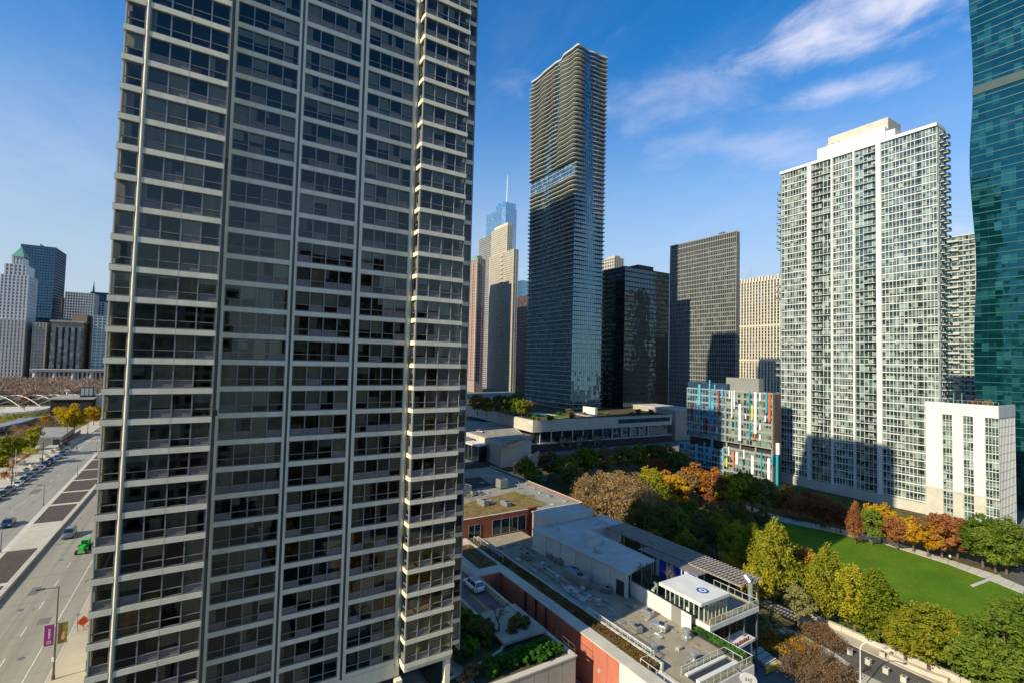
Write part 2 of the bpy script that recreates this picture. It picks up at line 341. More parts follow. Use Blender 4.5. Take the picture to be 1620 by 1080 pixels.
# panes
cands = []
for ci, c in enumerate(COLS):
    a0, a1, n = c[2], c[3], c[4]; wdt = (a1-a0)/n
    for k in KS:
        for j in range(n):
            z = Z0+FH*k; am = a0+wdt*(j+.5)
            p = (c[1], am, z+1) if c[0] == 'E' else (am, c[1], z+1)
            v = Vector(p)-CAM; d = v.length; nrm = Vector((1, 0, 0)) if c[0] == 'E' else Vector((0, -1, 0))
            q = v.dot(FWD); inview = abs(540-F_PX*v.dot(CU)/q-540) < 545
            cands.append((-(abs(v.normalized().dot(nrm))*wdt/d/d) + (0 if inview else 10), ci, k, j))
cands.sort()
pm_cache = {}
def pane_quad(c, a0, a1, z0, z1, d=-0.12):
    if c[0] == 'E': return [(c[1]+d, a0, z0), (c[1]+d, a1, z0), (c[1]+d, a1, z1), (c[1]+d, a0, z1)]
    return [(a0, c[1]-d, z0), (a1, c[1]-d, z0), (a1, c[1]-d, z1), (a0, c[1]-d, z1)]
rest_up, rest_lo, rest_vent, blinds_rest = MB(), MB(), MB(), MB()
nb = 0
for idx, (_, ci, k, j) in enumerate(cands):
    c = COLS[ci]; a0, a1, n = c[2], c[3], c[4]; wdt = (a1-a0)/n; z = Z0+FH*k
    p0, p1 = a0+wdt*j+0.05, a0+wdt*(j+1)-0.05; top = FH-SPH
    ctr = (c[1]-0.12, (p0+p1)/2) if c[0] == 'E' else ((p0+p1)/2, c[1]+0.12)
    isv = rng.random() < 0.36
    for (zz0, zz1, low) in ((0.74, top-0.06, False), (0.07, 0.69, True)):
        m_ = T['vent'] if (low and isv) else T['pane']
        if idx < 300:
            key = (ci, low, m_.name)
            if key not in pm_cache:
                hw = (p1-p0)/2; hh = (zz1-zz0)/2
                q = [(0, -hw, -hh), (0, hw, -hh), (0, hw, hh), (0, -hw, hh)] if c[0] == 'E' else [(-hw, 0, -hh), (hw, 0, -hh), (hw, 0, hh), (-hw, 0, hh)]
                pm_cache[key] = MB().quad(*q).mesh('pane', [m_])
            o = tl(link('vent_pane' if low else 'window_pane', pm_cache[key], None, (ctr[0], ctr[1], z+(zz0+zz1)/2)))
            o.rotation_euler = (0, rng.gauss(0, 0.004), rng.gauss(0, 0.004))
        else:
            q = [Vector(v) for v in pane_quad(c, p0, p1, z+zz0, z+zz1)]
            t1, t2 = rng.gauss(0, 0.004), rng.gauss(0, 0.004)
            ax = 0 if c[0] == 'E' else 1
            for v, s1, s2 in zip(q, (-1, 1, 1, -1), (-1, -1, 1, 1)): v[ax] += s1*t1*wdt/2+s2*t2*0.6
            (rest_vent if (low and isv) else rest_lo if low else rest_up).quad(*q)
    # blinds and curtains behind the glass
    r_ = rng.random()
    if r_ < 0.60:
        full = r_ < 0.34
        drop = 0.08 if full else rng.uniform(0.5, 1.6)
        cm = T['curtain'] if r_ < 0.20 else (T['blind'], T['blind2'], T['blind3'])[int(r_*1000) % 3]
        q = pane_quad(c, p0-0.02, p1+0.02 if rng.random() < 0.7 else p0+(p1-p0)*rng.uniform(0.25, 0.7), z+drop, z+top-0.03, -0.24 - rng.random()*0.06)
        if nb < 260 and idx < 560:
            tl(MB().quad(*q).build('curtain' if cm is T['curtain'] else 'window_blind', cm)); nb += 1
        else: blinds_rest.quad(*q)
for nm, b, mt in (('window_panes', rest_up, T['pane']), ('lower_panes', rest_lo, T['pane']), ('vent_panels', rest_vent, T['vent']), ('window_blinds', blinds_rest, T['blind'])):
    tl(b.build(nm, mt, kind='stuff'))
# rooms behind
b = MB()
for k in KS+[19]:
    z = Z0+FH*k
    b.box(-63, -57.44, -7.5, 28.3, z-0.5, z-0.06); b.box(-57.44, -54.64, -7.5, 0.05, z-0.5, z-0.06); b.box(-57.44, -55.84, 20.8, 26.6, z-0.5, z-0.06)
tl(b.build('floor_slabs', T['room_floor'], kind='stuff'))
b = MB()
for y in (-6.2, 0.36, 7.1, 13.9, 20.3, 26.8): b.box(-62.9, -57.3, y-0.1, y+0.1, 6, 92)
b.box(-57.3, -54.5, -6.3, -6.1, 6, 92); b.box(-57.28, -54.4, 0.02, 0.18, 6, 92)
for y in (-2.9, 3.8, 10.4, 17.2, 23.7): b.box(-62.9, -59.2, y-0.08, y+0.08, 6, 92)
tl(b.build('party_walls', T['room']))
tl(MB().box(-88, -63, -7.6, 28.4, 0.6, 92).build('tower_core', T['room']))
# furniture glimpsed behind the glass
b = MB()
for (_, ci, k, j) in cands:
    if rng.random() < 0.34:
        c = COLS[ci]
        if c[0] != 'E': continue
        y = c[2]+(c[3]-c[2])*(j+rng.random())/c[4]; z = Z0+FH*k; d = rng.uniform(0.5, 2.2); h = rng.choice((0.45, 0.75, 0.9, 1.3)); wd = rng.uniform(0.3, 0.7)
        b.box(c[1]-d-wd, c[1]-d, y-wd, y+wd, z-0.05, z+h, rng.choice((0, 0, 1, 2)))
tl(b.build('furniture', [mat('dark_wood', (0.10, 0.06, 0.035), 0.6), mat('pale_upholstery', (0.5, 0.45, 0.36), 0.9), mat('ochre_upholstery', (0.42, 0.26, 0.06), 0.9)], kind='stuff'))
# pilasters
def pil(name, x0, x1, y0, y1, z0, z1, m_=None): tl(MB().box(x0, x1, y0, y1, z0, z1).build(name, m_ or T['spandrel']))
tl(MB().lathe((-54.15, -6.20, 5.6), [(0.10, 0), (0.10, 86.4)], 14).build('round_pilaster', T['spandrel'], smooth=False)); pil('pilaster', -54.9, -54.24, -6.36, -6.04, 5.6, 92)
pil('bay_return', -57.4, -54.42, 0.195, 0.30, 5.9, 92)
pil('corner_recess', -57.4, -57.05, 0.302, 0.60, 0.6, 92, T['bronze'])
for a, b_ in ((0.60, 0.86), (6.75, 6.98), (7.24, 7.46), (13.45, 13.72), (14.02, 14.33)): pil('pilaster', -57.6, -56.92, a, b_, 2.0, 92)
for a, b_ in ((6.982, 7.238), (13.722, 14.018)): pil('pilaster_groove', -57.6, -57.12, a, b_, 2.0, 92, T['bronze'])
tl(MB().lathe((-57.05, 20.22, 5.4), [(0.26, 0), (0.26, 86.6)], 12).build('round_pilaster', T['spandrel'], smooth=False))
pil('pilaster', -57.6, -57.0, 20.48, 20.64, 5.4, 92)
pil('pilaster', -55.75, -55.36, 20.67, 20.75, 6.6, 92, T['mullion'])
pil('pilaster', -55.75, -55.38, 26.66, 26.74, 6.6, 92, T['mullion'])
pil('corner_post', -57.5, -57.0, 28.47, 28.62, 5.0, 92, T['mullion'])
tl(MB().box(-87.9, -57.2, 28.44, 28.62, 5.0, 92).build('north_wall', T['spandrel']))
tl(MB().box(-87.9, -54.65, -7.9, -7.62, 0.6, 92).build('south_wall', T['spandrel']))
# storeys above the picture and the ground floor
b = MB(); b.box(-88, -57.2, -7.7, 28.5, 92.01, 126); b.box(-57.2, -54.4, -7.7, 0.2, 92.01, 126); b.box(-57.2, -55.6, 20.66, 26.7, 92.01, 126)
tl(b.build('upper_storeys', T['bronze']))
b = MB()
for k in range(19, 32):
    z = Z0+FH*k; b.box(-88.1, -57.1, -7.8, 28.6, z-0.54, z); b.box(-57.1, -54.3, -7.8, 0.3, z-0.54, z); b.box(-57.1, -55.5, 20.6, 26.8, z-0.54, z)
tl(b.build('upper_spandrels', T['spandrel'], kind='stuff'))
b = MB(); b.box(-57.3, -56.9, 0.4, 20.6, 4.3, 5.855); tl(b.build('ground_floor_fascia', T['spandrel']))
b = MB(); b.box(-57.25, -55.42, 20.7, 26.7, 5.4, 5.86); b.box(-57.25, -54.3, -7.8, 0.25, 4.2, 5.86); tl(b.build('bay_soffit', T['spandrel']))
for (x, y, s) in ((-55.9, 26.3, 0.7), (-56.4, 20.3, 0.8), (-57.0, 14.0, 0.7), (-57.0, 7.1, 0.7), (-57.0, 0.6, 0.7), (-54.8, -6.4, 0.7)):
    tl(MB().box(x-s/2, x+s/2, y-s/2, y+s/2, 0.4, 5.39 if y > 26 else 4.29).build('column', T['spandrel']))
tl(MB().box(-63.1, -62.9, -7.6, 28.4, 0.6, 6).build('lobby_wall', T['dark_metal']))
TW['label'] = TW['label']
# unseen blocks set back behind the camera, stepped to shape the window reflections
HB = thing('apartment_block', 'brown brick apartment block with rows of dark windows facing the cream tower', 'building', (45, 0, -9))
T['brown_brick'] = mat('brown_brick', (0.24, 0.16, 0.085), 0.9, 0.3, 0.3)
T['pane_dark'] = glass_far('dark_windows', (0.02, 0.022, 0.025), (0.25, 0.2, 0.1), (2.4, 2.4, 2.8), 0.2, 0.12)
def grid_faces(root, x0, x1, y0, y1, z0, z1, fh, bw, m_wall, m_glass, sp=0.9, pier=0.5, faces='SE', depth=0.3, zstart=None, names=('piers', 'spandrels')):
    """real recessed windows: glass box, wall piers and spandrel bands in front of it"""
    zs = zstart if zstart is not None else z0
    off = Vector(root.location)
    def add(nm, b, mm, kind=None):
        if not b.v: return
        o = b.build(nm, mm, kind=kind); o.parent = root; o.location = Vector(o.location)-off
    g = MB().box(x0, x1, y0, y1, z0, z1-0.3); add('glass_wall', g, m_glass)
    pr, spn = MB(), MB()
    nz = max(1, int(round((z1-zs)/fh))); fhh = (z1-zs)/nz
    for f in faces:
        L_ = (x1-x0) if f in 'SN' else (y1-y0); nb_ = max(1, int(round(L_/bw))); bb = L_/nb_
        for i in range(nb_+1):
            c_ = i*bb; a, e = max(0, c_-pier/2), min(L_, c_+pier/2)
            if i == 0: a, e = -depth if f in 'SN' else -depth, pier*0.7
            if i == nb_: a, e = L_-pier*0.7, L_+depth
            if f == 'S': pr.box(x0+a, x0+e, y0-depth, y0+0.05, z0, z1)
            if f == 'N': pr.box(x0+a, x0+e, y1-0.05, y1+depth, z0, z1)
            if f == 'E': pr.box(x1-0.05, x1+depth-0.004, y0+max(a, 0.05), y0+min(e, L_-0.05), z0, z1)
            if f == 'W': pr.box(x0-depth+0.004, x0+0.05, y0+max(a, 0.05), y0+min(e, L_-0.05), z0, z1)
        d2 = depth*0.7
        for k in range(nz+1):
            za = zs+k*fhh-sp/2; zb = za+sp
            if k == 0: za, zb = z0+0.01, zs+sp/2
            if k == nz: za, zb = z1-sp*0.8, z1-0.005
            if f == 'S': spn.box(x0-d2, x1+d2, y0-d2, y0+0.04, za, zb)
            if f == 'N': spn.box(x0-d2, x1+d2, y1-0.04, y1+d2, za, zb)
            if f == 'E': spn.box(x1-0.04, x1+d2-0.006, y0+0.05, y1-0.05, za, zb)
            if f == 'W': spn.box(x0-d2+0.006, x0+0.04, y0+0.05, y1-0.05, za, zb)
    add(names[0], pr, m_wall, 'stuff'); add(names[1], spn, m_wall, 'stuff')
    add('roof', MB().box(x0+0.2, x1-0.2, y0+0.2, y1-0.2, z1-0.35, z1-0.1), T['roof_grey'])
grid_faces(HB, 38, 58, -56, -22, -9, 88, 2.8, 3.2, T['brown_brick'], T['pane_dark'], 1.2, 1.2, 'WS', 0.25)
grid_faces(HB, 36, 58, -21.5, 4, -9, 60, 2.8, 3.2, T['spandrel'], T['pane_dark'], 1.0, 1.0, 'WS', 0.25)
HC = thing('apartment_block', 'stepped brick apartment block standing north of the brown one', 'building', (46, 44, -9))  # second unseen block, added to vary the reflections
grid_faces(HC, 36, 58, 44, 62, -9, 58, 2.8, 3.0, T['brown_brick'], T['pane_dark'], 1.2, 1.2, 'WS', 0.25)
grid_faces(HC, 34, 56, 20, 43.5, -9, 72, 2.8, 3.2, T['brown_brick'], T['pane_dark'], 1.2, 1.2, 'WS', 0.25)
# ================================================================ ground and streets
rng = random.Random(11)
struct('ground', MB().quad((-7000, -7000, -9.3), (7000, -7000, -9.3), (7000, 7000, -9.3), (-7000, 7000, -9.3)), T['ground'])
struct('upper_ground', MB().box(-6000, 60, -6000, 12, -9.25, -0.06), T['ground'])
struct('terrain', MB().box(-6000, -232, 12.02, 5000, -9.25, -0.07), T['ground'])
# main street: two carriageways in jointed concrete bays with a raised median
T['road2'] = mat('road_concrete', (0.275, 0.25, 0.19), 0.9, 0.2, 0.55, 0.04, streak=(0.05, 1.0, 1.0))
rd = link('road', None, None, (0, 0, 0), kind='structure')
b = MB().quad((-1200, -50.6, -0.03), (60, -50.6, -0.03), (60, -15.9, -0.03), (-1200, -15.9, -0.03))
b.build('road_bed', T['asphalt'], rd)
slab_n = MB().box(-2.98, 2.98, -2.03, 2.03, -0.028, 0).mesh('road_slab', T['road2'])
for i, x in enumerate(np.arange(-72, -268, -6.0)):
    for y in (-26.1, -22.0, -17.95):
        link('road_slab', slab_n, rd, (float(x), y, rng.uniform(-0.003, 0.003)))
slab_s = MB().box(-5.97, 5.97, -2.1, 2.1, -0.028, 0).mesh('road_slab', T['road'])
for x in np.arange(-120, -330, -12.0):
    for y in (-35.36, -39.6, -43.84, -48.1): link('road_slab', slab_s, rd, (float(x), y, rng.uniform(-0.003, 0.003)))
b = MB(); b.quad((-1200, -50.3, -0.012), (-336, -50.3, -0.012), (-336, -16, -0.012), (-1200, -16, -0.012)); b.build('road_surface', T['road'], rd)
# painted lines
b = MB()
b.quad((-82, -18.58, 0.006), (-82, -18.46, 0.006), (-250, -18.46, 0.006), (-250, -18.58, 0.006))
for x in np.arange(-72, -250, -9.0): b.quad((x, -22.05, 0.006), (x-3.0, -22.05, 0.006), (x-3.0, -21.93, 0.006), (x, -21.93, 0.006))
for x in np.arange(-110, -330, -9.0): b.quad((x, -42.0, 0.006), (x-3.0, -42.0, 0.006), (x-3.0, -41.86, 0.006), (x, -41.86, 0.006))
b.quad((-130, -46.1, 0.006), (-330, -46.3, 0.006), (-330, -46.18, 0.006), (-130, -45.98, 0.006))
for i in range(14): b.quad((-296.5, -49.5+i*1.0, 0.006), (-299.3, -49.5+i*1.0, 0.006), (-299.3, -49.0+i*1.0, 0.006), (-296.5, -49.0+i*1.0, 0.006))
b.build('lane_markings', T['line_paint'], rd)
T['tar'] = mat('tar_seam', (0.09, 0.085, 0.08), 0.8, 0.2, 1.0)
b = MB()
for x in (-96.4, -111.3, -123.2, -138.5, -171.0, -186.0): b.quad((x, -27.6, 0.007), (x-0.05, -27.6, 0.007), (x-0.05-0.3, -16.2, 0.007), (x-0.3, -16.2, 0.007))
b.build('tar_seams', T['tar'], rd)
b = MB()   # oil stains, patches and worn tracks
for i in range(46):
    x, y = rng.uniform(-250, -74), rng.choice((-26.1, -24.0, -22.6, -20.6, -17.6, -40.0, -43.6)); a = rng.uniform(0.15, 0.5); n = 9
    b.add([(x+math.cos(k/n*6.28)*a*rng.uniform(1.2, 3.5), y+math.sin(k/n*6.28)*a*rng.uniform(0.4, 0.9), 0.0075) for k in range(n)], [tuple(range(n))])
b.build('oil_stains', mat('oil_stain', (0.17, 0.155, 0.125), 0.7, 0.2, 1.0), rd)
for x, y in ((-92, -20.2), (-109, -24.4), (-131, -23.8), (-158, -20.0), (-182, -24.6), (-150, -41.0), (-196, -44.8), (-230, -40.6)): MB().lathe((x, y, 0.002), [(0.42, 0), (0.42, 0.012)], 14).build('manhole_cover', T['bronze'], rd)
b = MB()   # hairline cracks
for i in range(24):
    x, y = rng.uniform(-240, -76), rng.choice((-26, -23, -20, -18, -43, -40)); 
    for k in range(5):
        x2, y2 = x+rng.uniform(-1.2, 1.6), y+rng.uniform(-0.5, 0.5); b.quad((x, y, 0.0095), (x2, y2, 0.0095), (x2+0.03, y2+0.05, 0.0095), (x+0.03, y+0.05, 0.0095)); x, y = x2, y2
b.build('cracks', T['tar'], rd)
b = MB()
for x, y, l_, w_ in ((-150, -19.4, 5, 1.6), (-118, -25.0, 3.5, 1.3), (-200, -43.5, 6, 2.0), (-104, -21, 2.2, 1.5), (-176, -47.2, 5, 1.4)): b.quad((x, y, 0.0085), (x+l_, y, 0.0085), (x+l_, y+w_, 0.0085), (x, y+w_, 0.0085))
b.build('asphalt_patches', mat('asphalt_patch', (0.15, 0.145, 0.13), 0.9, 0.2, 1.0), rd)
# median: kerb, pale cross strips, dark mulch beds
md = link('median', None, None, (-180, -33, 0), kind='structure')
def mb_md(b, nm, m_, **k): o = b.build(nm, m_, md, **k); o.location = (180, 33, 0); return o
def medl(x): return -34.6-0.029*(-x-120)
mb_md(MB().prism([(-60, -28.9), (-60, medl(-60)), (-300, medl(-300)), (-300, -28.9)], -0.02, 0.16), 'median_base', T['pale_concrete'])
T['kerb'] = mat('kerb_concrete', (0.45, 0.42, 0.35), 0.9, 0.15, 0.5)
x = -60.0
while x > -300: mb_md(MB().box(x, x-7.97, -28.88, -28.2, -0.02, 0.62), 'kerb_block', T['kerb']); x -= 8.0
bounds = [-100, -119.5, -121.6, -141.0, -160.0, -176.8, -178.6, -191.2, -192.8, -207.2, -208.8, -224.2, -225.8, -243.5, -245.1, -262, -263.6, -281]
beds = [(-100, -120.9), (-122.4, -140.6), (-160.4, -176.4), (-178.2, -191.0), (-192.6, -207.0), (-208.6, -224.0), (-225.6, -243.4), (-245.2, -261), (-263, -280)]
for a, e in beds:
    mb_md(MB().prism([(a, -29.4), (a, medl(a)+1.1), (e, medl(e)+1.1), (e, -29.4)], 0.13, 0.20), 'mulch_bed', T['mulch'])
a, e = -140.9, -160.1
mb_md(MB().prism([(a, -29.4), (a, medl(a)+1.1), (e, medl(e)+1.1), (e, -29.4)], 0.13, 0.175), 'paved_panel', T['paving'])
# pavements
T['walk'] = mat('sidewalk', (0.42, 0.36, 0.25), 0.9, 0.12, 0.25, 0.04)
pv = link('pavement', None, None, (0, 0, 0), kind='structure')
b = MB().box(-400, 60, -15.88, -3.0, -0.05, 0.12); b.build('pavement_base', T['asphalt'], pv)
MB().box(-400, 60, -16.1, -15.885, -0.05, 0.155).build('kerb', T['kerb'], pv)
sl_ = MB().box(-1.49, 1.49, -1.98, 1.98, 0.1, 0.15).mesh('paving_slab', T['walk'])
for x in np.arange(-70, -178, -3.0):
    for y in (-13.88, -9.9, -5.92): link('paving_slab', sl_, pv, (float(x), y, rng.uniform(-0.003, 0.003)))
pv2 = link('pavement', None, None, (-200, -55, 0), kind='structure')
MB().box(-320, 200, -4.0, 4.4, -0.05, 0.15).build('pavement_base', T['paving'], pv2); MB().box(-320, 200, 4.41, 4.62, -0.05, 0.17).build('kerb', T['kerb'], pv2)
b = MB()
for x in np.arange(-300, 100, 6.0): b.box(x, x+0.12, -3.9, 4.3, 0.148, 0.156)
b.build('paving_joints', T['concrete'], pv2)
# ---------------------------------------------------------------- cars
def carpaint(name, c, metal=0.35): 
    m_ = mat(name, c, 0.28, 0, metal=metal, spec=0.6); m_.node_tree.nodes['Principled BSDF'].inputs['Coat Weight'].default_value = 0.6; return m_
PAINT = dict(dark_blue=carpaint('paint_dark_blue', (0.02, 0.035, 0.07)), grey=carpaint('paint_grey', (0.16, 0.165, 0.175)), silver=carpaint('paint_silver', (0.42, 0.43, 0.44)),
             white=carpaint('paint_white', (0.72, 0.72, 0.70), 0), maroon=carpaint('paint_maroon', (0.12, 0.03, 0.05)), blue=carpaint('paint_blue', (0.03, 0.12, 0.30)),
             black=carpaint('paint_black', (0.015, 0.015, 0.018)), green=carpaint('paint_green', (0.02, 0.50, 0.03), 0), teal=carpaint('paint_teal', (0.06, 0.14, 0.16)))
def make_car(kind):
    """front towards +x; returns the dict of part meshes"""
    suv = kind == 'suv'; L2 = 2.42 if not suv else 2.32; Wd = 0.91 if not suv else 0.95
    hb, hr = (0.92, 1.45) if not suv else (1.05, 1.70)
    # lower body: side profile lofted with rounded plan
    prof = ([(-L2, 0.45), (-L2+0.03, 0.78), (-L2+0.15, hb), (-L2+0.75, hb+0.05), (0.9, hb+0.03), (1.35, hb-0.05), (L2-0.2, hb-0.22), (L2-0.03, 0.62), (L2, 0.42)] if not suv else
            [(-L2, 0.5), (-L2+0.02, 0.9), (-L2+0.1, hb), (-L2+0.7, hb+0.04), (0.9, hb+0.03), (1.3, hb-0.0), (L2-0.18, hb-0.14), (L2-0.03, 0.72), (L2, 0.5)])
    secs = []
    for (x, zt) in prof:
        k = abs(x)/L2; wd = Wd*(1-0.10*k**6); zb = 0.22 if abs(x) < L2-0.1 else 0.32
        secs.append([(x, -wd*0.94, zb), (x, -wd, 0.45), (x, -wd*0.98, zt*0.82+0.06), (x, -wd*0.86, zt), (x, wd*0.86, zt), (x, wd*0.98, zt*0.82+0.06), (x, wd, 0.45), (x, wd*0.94, zb)])
    b = MB(); n = 8; vs = [p for s_ in secs for p in s_]
    fs = [(i*n+j, i*n+(j+1)%n, (i+1)*n+(j+1)%n, (i+1)*n+j) for i in range(len(secs)-1) for j in range(n)]
    fs = [f[::-1] for f in fs]+[tuple(range(n)), tuple(range((len(secs)-1)*n, len(secs)*n))[::-1]]
    b.add(vs, fs); body = b.mesh('body', [PAINT['grey']])
    body.polygons.foreach_set('use_smooth', [True]*len(body.polygons))
    # cabin glass + roof
    if suv: base = (-2.16, 1.15); top = (-1.85, 0.35)
    else: base = (-1.75, 1.15); top = (-0.95, 0.35)
    zb = hb-0.02; g = MB(); w0, w1 = Wd*0.88, Wd*0.70
    g.add([(base[0], -w0, zb), (base[1], -w0, zb), (base[1], w0, zb), (base[0], w0, zb), (top[0], -w1, hr-0.03), (top[1], -w1, hr-0.03), (top[1], w1, hr-0.03), (top[0], w1, hr-0.03)],
          [(0, 1, 5, 4), (1, 2, 6, 5), (2, 3, 7, 6), (3, 0, 4, 7)]); cab = g.mesh('windows', [T['car_glass']])
    g = MB(); mid = (top[0]+top[1])/2
    g.add([(top[0]-0.06, -w1-0.02, hr-0.05), (top[1]+0.04, -w1-0.02, hr-0.05), (top[1]+0.04, w1+0.02, hr-0.05), (top[0]-0.06, w1+0.02, hr-0.05),
           (top[0]+0.06, -w1*0.86, hr), (top[1]-0.1, -w1*0.86, hr), (top[1]-0.1, w1*0.86, hr), (top[0]+0.06, w1*0.86, hr)], [(0, 1, 5, 4), (1, 2, 6, 5), (2, 3, 7, 6), (3, 0, 4, 7), (4, 5, 6, 7), (3, 2, 1, 0)])
    for sgn in (-1, 1):   # pillars
        for x0, x1 in ((base[0], top[0]), (base[1], top[1]), (-0.25, -0.28)):
            g.tube((x0, sgn*(w0+0.005), zb), (x1, sgn*(w1+0.005), hr-0.03), 0.045, n=4)
    roof = g.mesh('roof', [PAINT['grey']])
    wr = 0.33 if not suv else 0.37
    wh = MB().tube((0, -0.11, 0), (0, 0.11, 0), wr, n=14).mesh('tyre', [T['tyre']]); rim = MB().tube((0, -0.118, 0), (0, 0.118, 0), wr*0.62, n=10).mesh('rim', [T['steel']])
    hl = MB().obox((0, 0), 0.12, 0.34, -0.07, 0.07).mesh('headlight', [T['lamp_white']]); tlm = MB().obox((0, 0), 0.08, 0.3, -0.1, 0.1).mesh('tail_light', [T['red_lens']])
    return dict(body=body, windows=cab, roof=roof, tyre=wh, rim=rim, hl=hl, tl=tlm, L2=L2, Wd=Wd, wr=wr, hb=hb)
CARM = {k: make_car(k) for k in ('sedan', 'suv')}
def car(kind, paint, loc, rz, label, group=None, s=1.07, name='parked_car', rails=False):
    q = CARM[kind]; t = thing(name, label, 'car', loc, rz, group); t.scale = (s, s, s)
    for nm in ('body', 'roof'):
        o = link(nm, q[nm], t); o.material_slots[0].link = 'OBJECT'; o.material_slots[0].material = PAINT[paint]
    link('windows', q['windows'], t)
    for sx in (-1.42, 1.45):
        for sy in (-1, 1):
            wl = link('wheel', q['tyre'], t, (sx, sy*(q['Wd']-0.10), q['wr'])); link('rim', q['rim'], wl)
    for sy in (-1, 1):
        link('headlight', q['hl'], t, (q['L2']-0.12, sy*0.62, 0.68)); link('tail_light', q['tl'], t, (-q['L2']+0.05, sy*0.66, 0.8))
    if rails:
        for sy in (-1, 1): MB().tube((-1.7, sy*0.58, 1.73), (0.2, sy*0.58, 1.73), 0.03).build('roof_rail', T['dark_metal'], t)
        MB().box(-1.2, 0.1, -0.42, 0.42, 1.69, 1.712).build('sunroof', T['car_glass'], t)
    return t
PC = [(-189.5, 'sedan', 'maroon'), (-195.4, 'sedan', 'black'), (-201.0, 'sedan', 'grey'), (-207.4, 'sedan', 'white'), (-213.8, 'sedan', 'dark_blue'), (-220.1, 'sedan', 'teal'),
      (-226.0, 'suv', 'grey'), (-232.2, 'sedan', 'silver'), (-238.2, 'suv', 'black'), (-244.3, 'suv', 'dark_blue'), (-252.8, 'sedan', 'blue'), (-260.5, 'suv', 'teal'), (-267.0, 'suv', 'silver')]
LBL = ['maroon saloon parked at the kerb ahead of a black saloon', 'black saloon parked at the kerb behind the maroon one', 'grey saloon parked at the kerb beside the white one', 'white saloon parked in the kerbside row',
       'dark blue saloon parked at the kerb next to the white one', 'dark teal saloon parked at the kerb', 'grey sport utility car parked at the kerb', 'silver saloon parked at the kerb beside a black utility car', 'black sport utility car parked at the kerb',
       'dark blue sport utility car parked at the kerb', 'bright blue saloon parked at the kerb', 'dark teal sport utility car parked near the end of the row', 'silver sport utility car at the far end of the parked row']
for (x, k, p), lb in zip(PC, LBL): car(k, p, (x, -48.9+rng.uniform(-0.15, 0.15), 0.0), rng.gauss(0, 0.012)+(0 if x > -250 else 0.02), lb, 'cars parked along the kerb', s=1.05)
car('sedan', 'dark_blue', (-162.0, -39.4, 0), 0.05, 'dark blue saloon driving beside the median', name='moving_car', s=1.12)
car('suv', 'grey', (-146.8, -25.6, 0), 0.02, 'grey car driving along the carriageway between median and green vehicle', name='moving_car', s=1.08)
# green tractor-like vehicle
g = thing('tractor', 'bright green tractor on the carriageway close to the cream tower', 'tractor', (-134.2, -20.9, 0), R(-8))
MB().obox((0.9, 0), 1.9, 0.85, 0.6, 1.45).add([(0.0,-0.42,1.45),(1.75,-0.36,1.45),(1.75,0.36,1.45),(0.0,0.42,1.45),(0.1,-0.36,1.62),(1.6,-0.28,1.52),(1.6,0.28,1.52),(0.1,0.36,1.62)], [(0,1,5,4),(1,2,6,5),(2,3,7,6),(3,0,4,7),(4,5,6,7)]).build('bonnet', PAINT['green'], g)
MB().obox((-0.75, 0), 1.3, 1.3, 0.7, 1.2).build('body', PAINT['green'], g)
MB().obox((-0.75, 0), 1.25, 1.2, 1.2, 2.35, taper=0.92).build('cab_windows', T['car_glass'], g)
MB().obox((-0.75, 0), 1.45, 1.4, 2.35, 2.5, taper=0.85).build('cab_roof', PAINT['green'], g)
b = MB()
for sx in (-1.36, -0.12):
    for sy in (-0.6, 0.6): b.tube((sx, sy, 1.2), (sx*0.97-0.02, sy*0.95, 2.36), 0.05, n=4)
b.build('cab_posts', PAINT['green'], g)
for sy in (-1, 1):
    for nm, x, r_, wd in (('rear_wheel', -0.9, 0.72, 0.22), ('front_wheel', 1.35, 0.45, 0.16)):
        wl = MB().tube((0, -wd, 0), (0, wd, 0), r_, n=16).build(nm, T['tyre'], g, (x, sy*0.85, r_)); MB().tube((0, -wd-0.01, 0), (0, wd+0.01, 0), r_*0.55, n=12).build('rim', PAINT['green'], wl)
    MB().obox((-0.9, sy*0.85), 1.2, 0.42, 1.42, 1.5).build('mudguard', PAINT['green'], g)
# ---------------------------------------------------------------- lamps, signs
T['pole'] = mat('lamp_pole', (0.075, 0.065, 0.055), 0.5, 0.15, 2.0)
def street_lamp(loc, h, label, arm=1.6, group=None, r=0.10, adir=-1):
    t = thing('street_lamp', label, 'street lamp', loc, 0, group)
    MB().lathe((0, 0, 0), [(r*1.9, 0), (r*1.9, 0.5), (r*1.2, 0.7), (r*0.9, h*0.6), (r*0.65, h)], 8).build('pole', T['pole'], t)
    MB().tube((0, 0, h-0.1), (0, adir*arm, h), 0.05, 0.04).build('arm', T['pole'], t)
    MB().obox((0, adir*(arm+0.25)), 0.32, 0.95, h-0.08, h+0.07, taper=0.8).build('lamp_head', T['dark_metal'], t)
    MB().obox((0, adir*(arm+0.25)), 0.22, 0.7, h-0.10, h-0.081).build('lens', T['lamp_white'], t)
    return t
p = P(84, 1074, 0.15)
SL = street_lamp((p.x, p.y, 0.15), 11.6, 'tall dark street lamp with two hanging banners on the near pavement', 1.5)
T['purple'] = mat('purple_banner', (0.20, 0.02, 0.17), 0.7, 0.1, 1.0); T['banner_dark'] = mat('banner_picture', (0.30, 0.24, 0.05), 0.7, 0.5, 1.6, col2=(0.02, 0.025, 0.02))
T['banner_skin'] = mat('banner_skin', (0.50, 0.26, 0.15), 0.7, 0.3, 3.0)
zb0, zb1 = 4.4, 6.9
